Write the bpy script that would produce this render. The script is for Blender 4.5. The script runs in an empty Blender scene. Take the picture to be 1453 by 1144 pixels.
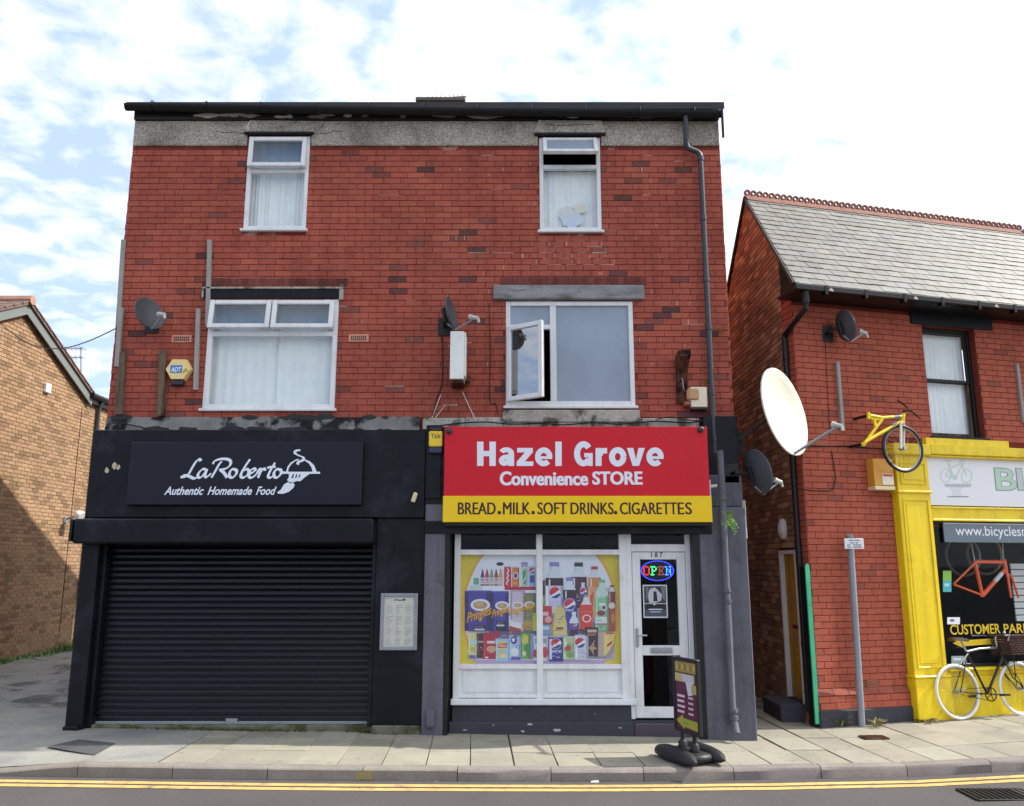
import bpy, bmesh, random
from math import *
from mathutils import Vector, Matrix
random.seed(11)
SC = bpy.context.scene
COL = SC.collection

# ------------------------------------------------------------------ camera, sky, sun, exposure
F, TH, H = 1167.0, radians(11.05), 1.95          # focal length in photo pixels, pitch, eye height
cam = bpy.data.cameras.new('camera'); cam.sensor_fit = 'HORIZONTAL'; cam.sensor_width = 36
cam.lens = F / 1453 * 36; cam.clip_start = .1; cam.clip_end = 2000
camo = bpy.data.objects.new('camera', cam); COL.objects.link(camo)
camo.location = (0, 0, H); camo.rotation_euler = (radians(90) + TH, 0, radians(0.0))
SC.camera = camo

SUN_EL, SUN_AZ = radians(45), radians(8.0)       # azimuth measured from +x (right) towards +y (behind the shops)
sdir = Vector((cos(SUN_EL) * cos(SUN_AZ), cos(SUN_EL) * sin(SUN_AZ), sin(SUN_EL)))
sl = bpy.data.lights.new('sun', 'SUN'); sl.energy = 5.0; sl.angle = radians(.55); sl.color = (1, .94, .84)
so = bpy.data.objects.new('sun', sl); COL.objects.link(so)
so.rotation_euler = sdir.to_track_quat('Z', 'Y').to_euler()

def build_world():
    w = bpy.data.worlds.new('World'); SC.world = w; w.use_nodes = True
    nt = w.node_tree; n = nt.nodes; n.clear(); L = nt.links.new
    out = n.new('ShaderNodeOutputWorld'); bg = n.new('ShaderNodeBackground'); L(bg.outputs[0], out.inputs[0])
    bg.inputs[1].default_value = .15
    sky = n.new('ShaderNodeTexSky'); sky.sky_type = 'NISHITA'; sky.sun_disc = False
    sky.sun_elevation = SUN_EL; sky.sun_rotation = pi / 2 - SUN_AZ; sky.dust_density = 1.2; sky.ozone_density = 1.6
    tc = n.new('ShaderNodeTexCoord'); sep = n.new('ShaderNodeSeparateXYZ'); L(tc.outputs['Generated'], sep.inputs[0])
    def math_(op, a, b=None):
        m = n.new('ShaderNodeMath'); m.operation = op
        for i, q in enumerate((a, b)):
            if q is None: continue
            if isinstance(q, (int, float)): m.inputs[i].default_value = q
            else: L(q, m.inputs[i])
        return m.outputs[0]
    zz = math_('ADD', math_('MAXIMUM', sep.outputs[2], 0), .16)
    cmb = n.new('ShaderNodeCombineXYZ')
    L(math_('DIVIDE', sep.outputs[0], zz), cmb.inputs[0]); L(math_('DIVIDE', sep.outputs[1], zz), cmb.inputs[1])
    def noise(scale, det, rough, dist, off):
        mp = n.new('ShaderNodeMapping'); mp.inputs['Location'].default_value = off
        L(cmb.outputs[0], mp.inputs[0])
        t = n.new('ShaderNodeTexNoise'); t.inputs['Scale'].default_value = scale; t.inputs['Detail'].default_value = det
        t.inputs['Roughness'].default_value = rough; t.inputs['Distortion'].default_value = dist
        L(mp.outputs[0], t.inputs[0]); return t.outputs[0]
    big = noise(1.9, 3, .5, .2, (3.1, 7.7, 0)); fine = noise(9.5, 8, .55, .25, (1.3, .4, 0))
    d = math_('ADD', math_('MULTIPLY', big, .45), math_('MULTIPLY', fine, .65))
    # thicker cloud towards the sun's side of the sky
    dot = n.new('ShaderNodeVectorMath'); dot.operation = 'DOT_PRODUCT'
    L(tc.outputs['Generated'], dot.inputs[0]); dot.inputs[1].default_value = sdir
    dp = math_('MAXIMUM', dot.outputs['Value'], 0)
    d = math_('ADD', d, math_('MULTIPLY', dp, .17))
    r = n.new('ShaderNodeValToRGB'); r.color_ramp.elements[0].position = .50; r.color_ramp.elements[1].position = .68
    r.color_ramp.elements[0].color = (.08, .08, .08, 1); r.color_ramp.elements[1].color = (1, 1, 1, 1)
    L(d, r.inputs[0])
    glow = math_('MULTIPLY', math_('POWER', dp, 3.0), 5.0)
    cl = n.new('ShaderNodeCombineXYZ')
    L(math_('ADD', glow, 6.3), cl.inputs[0]); L(math_('ADD', glow, 6.42), cl.inputs[1]); L(math_('ADD', glow, 6.7), cl.inputs[2])
    mx = n.new('ShaderNodeMix'); mx.data_type = 'RGBA'
    L(r.outputs[0], mx.inputs['Factor']); L(cl.outputs[0], mx.inputs['B'])
    # pale summer blue: the clear sky seen through thin high haze
    hz = n.new('ShaderNodeMix'); hz.data_type = 'RGBA'; hz.inputs['Factor'].default_value = .68
    L(sky.outputs[0], hz.inputs['A']); hz.inputs['B'].default_value = (3.5, 4.6, 7.0, 1)
    L(hz.outputs['Result'], mx.inputs['A'])
    L(mx.outputs['Result'], bg.inputs[0])
build_world()
SC.view_settings.view_transform = 'Standard'; SC.view_settings.look = 'None'
SC.view_settings.exposure = 0.42; SC.view_settings.gamma = 1; SC.view_settings.use_curve_mapping = False
SC.render.engine = 'CYCLES'
SC.cycles.max_bounces = 6; SC.cycles.transparent_max_bounces = 12

# ------------------------------------------------------------------ photo survey: rays from the eye to measured planes
def ray(px, py):
    a = (px - 726.5) / F; b = (py - 572) / F
    return Vector((a, cos(TH) + b * sin(TH), sin(TH) - b * cos(TH)))
EYE = Vector((0, 0, H))
def W(px, py, Y):                                   # a point on the upright plane at distance Y
    r = ray(px, py); return EYE + r * (Y / r.y)
def gz(x):                                          # ground height: the street falls gently, then levels out
    return -.015 * x if x < 3.85 else -.0578 + .02 * (min(x, 9) - 3.85)
def G(px, py, dz=0):
    r = ray(px, py); t = 8
    for _ in range(30):
        t = (gz(t * r.x) + dz - H) / r.z
    return EYE + r * t
PH = radians(15); RC = Vector((3.85, 10.85, 0)); EU = Vector((cos(PH), sin(PH), 0)); EV = Vector((-sin(PH), cos(PH), 0))
def R(px, py, v=0):                                 # (u, z) on the right shop's front, v metres behind its wall face
    r = ray(px, py); t = (RC + EV * v - EYE).dot(EV) / r.dot(EV); p = EYE + r * t
    return (p - RC).dot(EU), p.z
def RP(u, v, z): return RC + EU * u + EV * v + Vector((0, 0, z))

# ------------------------------------------------------------------ mesh helpers
def lin(h):
    if isinstance(h, str):
        h = h.lstrip('#'); h = [int(h[i:i + 2], 16) / 255 for i in (0, 2, 4)]
    return tuple((x / 12.92 if x <= .04045 else ((x + .055) / 1.055) ** 2.4) for x in h)
WM = {}                                             # world matrix of every parent
class MB:
    def __init__(s): s.v = []; s.f = []; s.c = []; s.m = []; s.lay = 0
    def add(s, pts, faces, col=(1, 1, 1), m=0):
        b = len(s.v); s.v += [Vector(p) for p in pts]
        for f in faces: s.f.append([b + i for i in f]); s.c.append(col); s.m.append(m)
    def merge(s, o, M=None):
        b = len(s.v); s.v += [(M @ p if M else p) for p in o.v]
        s.f += [[b + i for i in f] for f in o.f]; s.c += o.c; s.m += o.m
    def xf(s, M): s.v = [M @ p for p in s.v]; return s
    def poly(s, pts, col=(1, 1, 1), m=0): s.add(pts, [list(range(len(pts)))], col, m)
    def box(s, x0, x1, y0, y1, z0, z1, col=(1, 1, 1), m=0, b=0):
        x0, x1 = sorted((x0, x1)); y0, y1 = sorted((y0, y1)); z0, z1 = sorted((z0, z1))
        if not b:
            s.add([(x0, y0, z0), (x1, y0, z0), (x1, y1, z0), (x0, y1, z0), (x0, y0, z1), (x1, y0, z1), (x1, y1, z1), (x0, y1, z1)],
                  [(0, 3, 2, 1), (4, 5, 6, 7), (0, 1, 5, 4), (1, 2, 6, 5), (2, 3, 7, 6), (3, 0, 4, 7)], col, m); return
        b = min(b, (x1 - x0) * .45, (y1 - y0) * .45, (z1 - z0) * .45)
        P = []; I = {}
        lo = (x0, y0, z0); hi = (x1, y1, z1)
        for sx in (0, 1):
            for sy in (0, 1):
                for sz in (0, 1):
                    sg = (sx, sy, sz)
                    for ax in range(3):
                        p = [(hi[k] if sg[k] else lo[k]) if k == ax else ((hi[k] - b) if sg[k] else (lo[k] + b)) for k in range(3)]
                        I[(sg, ax)] = len(P); P.append(p)
        fs = []
        for ax in range(3):
            u, w = [k for k in range(3) if k != ax]
            for sd in (0, 1):
                q = []
                for a, c in ((0, 0), (1, 0), (1, 1), (0, 1)):
                    sg = [0, 0, 0]; sg[ax] = sd; sg[u] = a; sg[w] = c; q.append(I[(tuple(sg), ax)])
                fs.append(q)
            for a in (0, 1):
                for c in (0, 1):
                    s0 = [0, 0, 0]; s0[u] = a; s0[w] = c; s1 = list(s0); s1[ax] = 1
                    fs.append([I[(tuple(s0), u)], I[(tuple(s1), u)], I[(tuple(s1), w)], I[(tuple(s0), w)]])
        for sg in [(a, c, d) for a in (0, 1) for c in (0, 1) for d in (0, 1)]: fs.append([I[(sg, k)] for k in range(3)])
        s.add(P, fs, col, m)
    def prism(s, pts, d, col=(1, 1, 1), m=0):       # pts: 3-D polygon, d: extrusion vector
        n = len(pts); d = Vector(d); P = [Vector(p) for p in pts]
        s.add(P + [p + d for p in P], [list(range(n))[::-1], list(range(n, 2 * n))] + [[i, (i + 1) % n, n + (i + 1) % n, n + i] for i in range(n)], col, m)
    def tube(s, path, r, n=8, col=(1, 1, 1), m=0, closed=False):
        P = [Vector(p) for p in path]; k = len(P); rs = r if isinstance(r, (list, tuple)) else [r] * k
        vs = []; prev = None
        for i in range(k):
            a = P[(i - 1) % k] if (closed or i) else P[i]; c = P[(i + 1) % k] if (closed or i < k - 1) else P[i]
            t = (c - a).normalized()
            if prev is None:
                up = Vector((0, 0, 1)) if abs(t.z) < .9 else Vector((1, 0, 0)); nx = t.cross(up).normalized()
            else: nx = (prev - t * prev.dot(t)).normalized()
            prev = nx; ny = t.cross(nx)
            for j in range(n):
                A = 2 * pi * j / n; vs.append(P[i] + (nx * cos(A) + ny * sin(A)) * rs[i])
        fs = []
        for i in range(k if closed else k - 1):
            for j in range(n):
                i2 = (i + 1) % k; fs.append([i * n + j, i * n + (j + 1) % n, i2 * n + (j + 1) % n, i2 * n + j])
        if not closed: fs += [list(range(n))[::-1], [(k - 1) * n + j for j in range(n)]]
        s.add(vs, fs, col, m)
    def ring(s, c, ax, R_, r, n=24, k=6, col=(1, 1, 1), m=0):
        ax = Vector(ax).normalized(); u = ax.orthogonal().normalized(); w = ax.cross(u); c = Vector(c)
        s.tube([c + (u * cos(2 * pi * i / n) + w * sin(2 * pi * i / n)) * R_ for i in range(n)], r, k, col, m, True)
    def lathe(s, prof, o=(0, 0, 0), M=None, n=20, col=(1, 1, 1), m=0, sx=1, sy=1):   # prof: (r, h) about +z
        vs = []; k = len(prof)
        for r, h in prof:
            for j in range(n):
                A = 2 * pi * j / n; p = Vector((r * cos(A) * sx, r * sin(A) * sy, h)); vs.append((M @ p if M else p) + Vector(o))
        fs = [[i * n + j, i * n + (j + 1) % n, (i + 1) * n + (j + 1) % n, (i + 1) * n + j] for i in range(k - 1) for j in range(n)]
        fs += [list(range(n))[::-1], [(k - 1) * n + j for j in range(n)]]
        s.add(vs, fs, col, m)
    def ball(s, c, r, n=8, col=(1, 1, 1), m=0):
        k = max(4, n // 2 + 1)
        s.lathe([(max(r * sin(pi * i / k), 1e-4), -r * cos(pi * i / k)) for i in range(k + 1)], c, None, n, col, m)
    def build(s, name, mats, parent=None, label=None, cat=None, group=None, kind=None, smooth=None, loc=None):
        if not isinstance(mats, (list, tuple)): mats = [mats]
        if parent is not None: inv = WM[parent].inverted(); vs = [inv @ p for p in s.v]; loc = Vector((0, 0, 0))
        else:
            if loc is None:
                xs = [p.x for p in s.v]; ys = [p.y for p in s.v]; zs = [p.z for p in s.v]
                loc = Vector(((min(xs) + max(xs)) / 2, (min(ys) + max(ys)) / 2, min(zs)))
            loc = Vector(loc); vs = [p - loc for p in s.v]
        me = bpy.data.meshes.new(name); me.from_pydata(vs, [], s.f)
        for q in mats: me.materials.append(q)
        me.polygons.foreach_set('material_index', s.m)
        bm = bmesh.new(); bm.from_mesh(me); bmesh.ops.recalc_face_normals(bm, faces=bm.faces); bm.to_mesh(me); bm.free()
        at = me.color_attributes.new('col', 'FLOAT_COLOR', 'CORNER'); buf = []
        for p, c in zip(me.polygons, s.c): buf += [c[0], c[1], c[2], 1.0] * p.loop_total
        at.data.foreach_set('color', buf)
        if smooth is not None:
            me.polygons.foreach_set('use_smooth', [True] * len(me.polygons)); me.set_sharp_from_angle(angle=radians(smooth))
        o = bpy.data.objects.new(name, me); COL.objects.link(o)
        if parent is not None: o.parent = parent; WM[o] = WM[parent]
        else: o.location = loc; WM[o] = Matrix.Translation(loc)
        return tag(o, label, cat, group, kind)
def tag(o, label=None, cat=None, group=None, kind=None):
    for k, q in (('label', label), ('category', cat), ('group', group), ('kind', kind)):
        if q: o[k] = q
    return o
def thing(name, label, cat, loc, group=None):
    o = bpy.data.objects.new(name, None); o.empty_display_size = .2; COL.objects.link(o); o.location = loc
    WM[o] = Matrix.Translation(Vector(loc)); return tag(o, label, cat, group)
def inst(name, me, parent, M):                      # one more object on shared mesh data; M is its world matrix
    o = bpy.data.objects.new(name, me); COL.objects.link(o); o.parent = parent
    o.matrix_local = WM[parent].inverted() @ M; return o
def frame(o, eu, ev):                               # axes: along, inward, up
    eu = Vector(eu); ev = Vector(ev)
    return Matrix(((eu.x, ev.x, 0, o[0]), (eu.y, ev.y, 0, o[1]), (0, 0, 1, o[2]), (0, 0, 0, 1)))
def jit(c, a=.12):
    k = 1 + random.uniform(-a, a); return (c[0] * k, c[1] * k * (1 + random.uniform(-a, a) * .3), c[2] * k * (1 + random.uniform(-a, a) * .3))
def text_mb(body, map_, w=None, h=None, shear=0, bold=0, col=(1, 1, 1), m=0, res=4, center=False, space=1.0):
    """built-in font as faces; map_(x, y) -> world point; scaled to width w (and cap height h)"""
    cu = bpy.data.curves.new('t', 'FONT'); cu.body = body; cu.shear = shear; cu.offset = bold; cu.resolution_u = res; cu.space_character = space
    ob = bpy.data.objects.new('t', cu); COL.objects.link(ob)
    dg = bpy.context.evaluated_depsgraph_get(); dg.update(); me = bpy.data.meshes.new_from_object(ob.evaluated_get(dg))
    xs = [v.co.x for v in me.vertices]; ys = [v.co.y for v in me.vertices]
    x0, x1, y0, y1 = min(xs), max(xs), min(ys), max(ys)
    kx = w / (x1 - x0) if w else None; ky = h / (y1 - y0) if h else kx
    if kx is None: kx = ky
    mb = MB(); mb.add([map_((v.co.x - x0) * kx, (v.co.y - y0) * ky) for v in me.vertices], [list(p.vertices) for p in me.polygons], col, m)
    bpy.data.objects.remove(ob); bpy.data.curves.remove(cu); bpy.data.meshes.remove(me)
    return mb

# ------------------------------------------------------------------ materials
def mat(name, base=(.5, .5, .5), rough=.6, amp=.12, scale=6, amp2=.06, scale2=60, bump=.0, bscale=120, metal=0, spec=.4,
        col=False, tint=None, tscale=1.5, tlo=.5, thi=.68, coat=0, stretch=None, ramp_rough=0, streak=0, spots=0):
    m = bpy.data.materials.new(name); m.use_nodes = True; nt = m.node_tree; n = nt.nodes; L = nt.links.new
    p = n['Principled BSDF']; p.inputs['Roughness'].default_value = rough; p.inputs['Metallic'].default_value = metal
    p.inputs['Specular IOR Level'].default_value = spec
    if coat: p.inputs['Coat Weight'].default_value = coat; p.inputs['Coat Roughness'].default_value = .12
    geo = n.new('ShaderNodeNewGeometry'); src = geo.outputs['Position']
    if stretch:
        mp = n.new('ShaderNodeMapping'); mp.inputs['Scale'].default_value = stretch; L(src, mp.inputs[0]); src = mp.outputs[0]
    def noise(sc, det=6, ro=.6, dist=0):
        t = n.new('ShaderNodeTexNoise'); t.inputs['Scale'].default_value = sc; t.inputs['Detail'].default_value = det
        t.inputs['Roughness'].default_value = ro; t.inputs['Distortion'].default_value = dist; L(src, t.inputs[0]); return t.outputs[0]
    def mr(v, a, b):
        q = n.new('ShaderNodeMapRange'); q.inputs['From Min'].default_value = .25; q.inputs['From Max'].default_value = .75
        q.inputs['To Min'].default_value = a; q.inputs['To Max'].default_value = b; L(v, q.inputs[0]); return q.outputs[0]
    if col:
        a = n.new('ShaderNodeAttribute'); a.attribute_name = 'col'; cs = a.outputs['Color']
    else:
        a = n.new('ShaderNodeRGB'); a.outputs[0].default_value = (*base, 1); cs = a.outputs[0]
    if tint:
        rp = n.new('ShaderNodeMapRange'); rp.inputs['From Min'].default_value = tlo; rp.inputs['From Max'].default_value = thi
        L(noise(tscale, 8, .62, .4), rp.inputs[0])
        mx = n.new('ShaderNodeMix'); mx.data_type = 'RGBA'; L(rp.outputs[0], mx.inputs['Factor']); L(cs, mx.inputs['A'])
        mx.inputs['B'].default_value = (*tint, 1); cs = mx.outputs['Result']
    if amp:
        mul = n.new('ShaderNodeMath'); mul.operation = 'MULTIPLY'
        L(mr(noise(scale), 1 - amp, 1 + amp), mul.inputs[0]); L(mr(noise(scale2, 3), 1 - amp2, 1 + amp2), mul.inputs[1])
        vm = n.new('ShaderNodeVectorMath'); vm.operation = 'SCALE'; L(cs, vm.inputs[0]); L(mul.outputs[0], vm.inputs['Scale']); cs = vm.outputs[0]
    if streak:                                       # rain-washed dirt running down the face
        mp = n.new('ShaderNodeMapping'); mp.inputs['Scale'].default_value = (5, 5, .35); L(geo.outputs['Position'], mp.inputs[0])
        t = n.new('ShaderNodeTexNoise'); t.inputs['Scale'].default_value = 1.6; t.inputs['Detail'].default_value = 7; t.inputs['Roughness'].default_value = .65; L(mp.outputs[0], t.inputs[0])
        q = n.new('ShaderNodeMapRange'); q.inputs['From Min'].default_value = .45; q.inputs['From Max'].default_value = .72; q.inputs['To Min'].default_value = 1; q.inputs['To Max'].default_value = 1 - streak; L(t.outputs[0], q.inputs[0])
        vm = n.new('ShaderNodeVectorMath'); vm.operation = 'SCALE'; L(cs, vm.inputs[0]); L(q.outputs[0], vm.inputs['Scale']); cs = vm.outputs[0]
    if spots:                                        # trodden gum and oil spots
        vo = n.new('ShaderNodeTexVoronoi'); vo.inputs['Scale'].default_value = 5.5; L(geo.outputs['Position'], vo.inputs[0])
        q = n.new('ShaderNodeMapRange'); q.inputs['From Min'].default_value = .09; q.inputs['From Max'].default_value = .15; q.inputs['To Min'].default_value = 1 - spots; q.inputs['To Max'].default_value = 1; L(vo.outputs['Distance'], q.inputs[0])
        vm = n.new('ShaderNodeVectorMath'); vm.operation = 'SCALE'; L(cs, vm.inputs[0]); L(q.outputs[0], vm.inputs['Scale']); cs = vm.outputs[0]
    L(cs, p.inputs['Base Color'])
    if ramp_rough: L(mr(noise(scale * 1.7), rough - ramp_rough, rough + ramp_rough), p.inputs['Roughness'])
    if bump:
        b = n.new('ShaderNodeBump'); b.inputs['Strength'].default_value = bump; b.inputs['Distance'].default_value = .01
        L(noise(bscale, 4), b.inputs['Height']); L(b.outputs[0], p.inputs['Normal'])
    return m
M = {}
M['brick'] = mat('brick', rough=.85, amp=.2, scale=1.1, amp2=.16, scale2=38, bump=.35, bscale=90, col=True, tint=(.15, .05, .04), tscale=1.6, tlo=.6, thi=.95, spec=.2, streak=.22)
M['brick_right'] = mat('brick_right', rough=.85, amp=.14, scale=1.0, amp2=.12, scale2=40, bump=.3, bscale=90, col=True, tint=(.10, .04, .03), tscale=1.4, tlo=.62, thi=.95, spec=.2, streak=.2)
M['brick_buff'] = mat('brick_buff', rough=.9, amp=.16, scale=2, amp2=.14, scale2=40, bump=.3, bscale=90, col=True, spec=.15)
M['mortar'] = mat('mortar', lin('#7a372e'), .95, .25, 3, .2, 40, .4, 150, tint=lin('#b08c80'), tscale=2.3, tlo=.57, thi=.66, spec=.1)
M['mortar_right'] = mat('mortar_right', lin('#76362c'), .95, .2, 3, .2, 40, .4, 150, spec=.1)
M['mortar_buff'] = mat('mortar_buff', lin('#a8937a'), .95, .2, 3, .2, 40, .4, 150, spec=.1)
M['mortar_dark'] = mat('mortar_dark', lin('#4b3128'), .95, .2, 3, .2, 40, .4, 150, spec=.1)
M['pebble'] = mat('pebble', lin('#a49c90'), .95, .16, 2.5, .75, 55, 1.0, 60, spec=.15, tint=lin('#5d564c'), tscale=2, tlo=.5, thi=.8)
M['cement'] = mat('cement', lin('#7b7b79'), .9, .25, 5, .2, 50, .6, 40, tint=lin('#232325'), tscale=2.6, tlo=.50, thi=.58, spec=.2)
M['cement_white'] = mat('cement_white', lin('#a9a69c'), .9, .25, 6, .25, 50, .5, 60, tint=lin('#5c5a50'), tscale=4, tlo=.5, thi=.6, spec=.2)
M['black'] = mat('black', lin('#101219'), .45, .25, 4, .15, 40, .06, 60, spec=.22, tint=lin('#2b2f38'), tscale=1.6, tlo=.52, thi=.75, ramp_rough=.14, streak=.35)
M['sign_black'] = mat('sign_black', lin('#171a26'), .38, .08, 3, .04, 60, 0, spec=.25)
M['shutter'] = mat('shutter', lin('#0c0e16'), .36, .3, 4, .25, 50, .05, 50, spec=.32, stretch=(.6, 1, 2), ramp_rough=.1)
M['iron'] = mat('iron', lin('#131315'), .5, .2, 8, .1, 60, .1, 60, spec=.4)
M['gutter'] = mat('gutter', lin('#131316'), .4, .25, 6, .15, 60, .1, 60, spec=.3)
M['pipe_dark'] = mat('pipe_dark', lin('#3a3d44'), .45, .2, 5, .1, 60, .1, 60, spec=.4)
M['grey_paint'] = mat('grey_paint', lin('#62636c'), .75, .12, 3, .1, 40, .3, 45, tint=lin('#4c4d53'), tscale=2.5, tlo=.52, thi=.78, spec=.22, streak=.3)
M['grey_dark'] = mat('grey_dark', lin('#3f4047'), .75, .15, 3, .1, 40, .3, 45, tint=lin('#8f8f90'), tscale=6, tlo=.66, thi=.74, spec=.25)
M['upvc'] = mat('upvc', lin('#dfe1e2'), .32, .04, 4, .02, 60, 0, spec=.45, tint=lin('#bdbbb0'), tscale=2.2, tlo=.58, thi=.85, streak=.16)
M['curtain'] = mat('curtain', lin('#f0f4f2'), .9, .06, 5, .05, 60, 0, spec=.1)
M['interior'] = mat('interior', lin('#2a2a2c'), .9, .3, 3, .1, 30, 0, spec=.1)
M['frost'] = mat('frost', lin('#8b99a8'), .32, .2, 1.1, .03, 60, 0, spec=.5)
M['stone'] = mat('stone', lin('#8a8a8c'), .9, .22, 6, .2, 50, .4, 50, tint=lin('#54524d'), tscale=4, tlo=.5, thi=.7, spec=.2, stretch=(.5, 1, 2))
M['wood_grey'] = mat('wood_grey', lin('#9a9590'), .85, .18, 6, .15, 40, .3, 60, stretch=(1, 1, .12), spec=.2)
M['wood_rot'] = mat('wood_rot', lin('#6b5b4c'), .9, .35, 9, .3, 50, .6, 50, stretch=(1, 1, .15), tint=lin('#2e2822'), tscale=5, tlo=.48, thi=.6, spec=.15)
M['red_sign'] = mat('red_sign', lin('#c90a20'), .26, .07, 1.4, .03, 60, .015, 6, spec=.3, streak=.1, ramp_rough=.08)
M['yellow_sign'] = mat('yellow_sign', lin('#e9c41c'), .35, .05, 2, .02, 60, 0, spec=.25)
M['yellow_paint'] = mat('yellow_paint', lin('#f2d31c'), .38, .07, 3, .06, 50, .12, 40, spec=.45, tint=lin('#c99c1c'), tscale=3, tlo=.56, thi=.9, streak=.2)
M['white_sign'] = mat('white_sign', lin('#e9eaee'), .4, .03, 2, .02, 40, 0, spec=.4)
M['slate'] = mat('slate', rough=.55, amp=.14, scale=2, amp2=.12, scale2=45, bump=.25, bscale=60, col=True, spec=.22, tint=lin('#6f6253'), tscale=1.7, tlo=.58, thi=.85)
M['terracotta'] = mat('terracotta', lin('#80564a'), .8, .2, 5, .15, 50, .3, 60, spec=.25)
M['asphalt'] = mat('asphalt', lin('#565352'), .92, .12, 1.1, .5, 160, .9, 160, spec=.25)
M['tarmac_patch'] = mat('tarmac_patch', lin('#56575a'), .92, .12, 3, .4, 150, .8, 150, spec=.2)
M['paving'] = mat('paving', rough=.88, amp=.13, scale=2.2, amp2=.14, scale2=90, bump=.35, bscale=120, col=True, spec=.25, tint=lin('#77756e'), tscale=1.6, tlo=.52, thi=.82, spots=.3)
M['concrete'] = mat('concrete', lin('#8e8d86'), .9, .15, 1.6, .14, 80, .4, 100, tint=lin('#74767a'), tscale=1.3, tlo=.48, thi=.72, spec=.2, spots=.2)
M['rough_ground'] = mat('rough_ground', lin('#82827e'), .95, .2, 2, .3, 70, .9, 45, tint=lin('#585856'), tscale=1.3, tlo=.50, thi=.60, spec=.15)
M['joint'] = mat('joint', lin('#47443d'), .95, .3, 8, .2, 60, .3, 60, spec=.1)
M['kerb'] = mat('kerb', rough=.9, amp=.18, scale=3, amp2=.32, scale2=110, bump=.6, bscale=110, col=True, spec=.2)
M['yellow_line'] = mat('yellow_line', lin('#cba668'), .85, .16, 5, .3, 110, .4, 140, spec=.2, tint=lin('#8a7c62'), tscale=9, tlo=.52, thi=.70)
M['soil'] = mat('soil', lin('#6d675d'), .95, .3, .5, .2, 30, .3, 30, spec=.1)
M['dish_grey'] = mat('dish_grey', lin('#4a4d52'), .5, .12, 8, .1, 90, .05, 90, spec=.35)
M['dish_cream'] = mat('dish_cream', lin('#dcd9c8'), .55, .06, 4, .03, 60, 0, spec=.35)
M['metal'] = mat('metal', lin('#a9adb2'), .35, .1, 8, .05, 60, 0, metal=.8, spec=.5)
M['galv'] = mat('galv', lin('#8b9098'), .5, .12, 4, .08, 60, .05, 60, metal=.15, spec=.4)
M['plastic_grey'] = mat('plastic_grey', lin('#b9b9b4'), .45, .06, 5, .03, 60, 0)
M['box_white'] = mat('box_white', lin('#dfe1dd'), .45, .08, 4, .04, 60, 0, tint=lin('#b0a898'), tscale=5, tlo=.6, thi=.85)
M['box_cream'] = mat('box_cream', lin('#dcd5ba'), .5, .06, 5, .03, 60, 0)
M['rust'] = mat('rust', lin('#5b3a2c'), .9, .3, 10, .25, 50, .5, 60, tint=lin('#1e1512'), tscale=6, tlo=.48, thi=.6, spec=.2)
M['rubber'] = mat('rubber', lin('#202024'), .5, .12, 6, .08, 60, .06, 80, spec=.4)
M['print'] = mat('print', rough=.4, amp=.03, scale=2, amp2=.02, scale2=60, col=True, spec=.4)
M['paint'] = mat('paint', rough=.35, amp=.06, scale=5, amp2=.04, scale2=60, col=True, spec=.5)
M['green_gate'] = mat('green_gate', lin('#46b98a'), .45, .1, 5, .05, 60, .1, 60, tint=lin('#2f7f6a'), tscale=6, tlo=.58, thi=.8)
M['gold_door'] = mat('gold_door', lin('#b98a14'), .4, .1, 5, .05, 60, 0)
M['leaf'] = mat('leaf', rough=.6, amp=.15, scale=9, amp2=.1, scale2=60, col=True, spec=.35)
M['wicker'] = mat('wicker', lin('#4f3b34'), .85, .25, 9, .35, 120, .8, 120, spec=.2)
M['cable'] = mat('cable', lin('#1a1717'), .6, .1, 8, .05, 60, 0)
M['cable_pale'] = mat('cable_pale', lin('#cfc9bb'), .6, .1, 8, .05, 60, 0)
M['plain_brick'] = mat('plain_brick', lin('#7d3b2f'), .9, .25, 2, .2, 40, .4, 60, spec=.15)
M['roof_tile'] = mat('roof_tile', lin('#77635c'), .85, .2, 4, .15, 50, .3, 60, spec=.2)
M['moss'] = mat('moss', lin('#6a6a5c'), .95, .3, 5, .25, 50, .6, 60, tint=lin('#474b2c'), tscale=4, tlo=.48, thi=.6, spec=.1)
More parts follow.
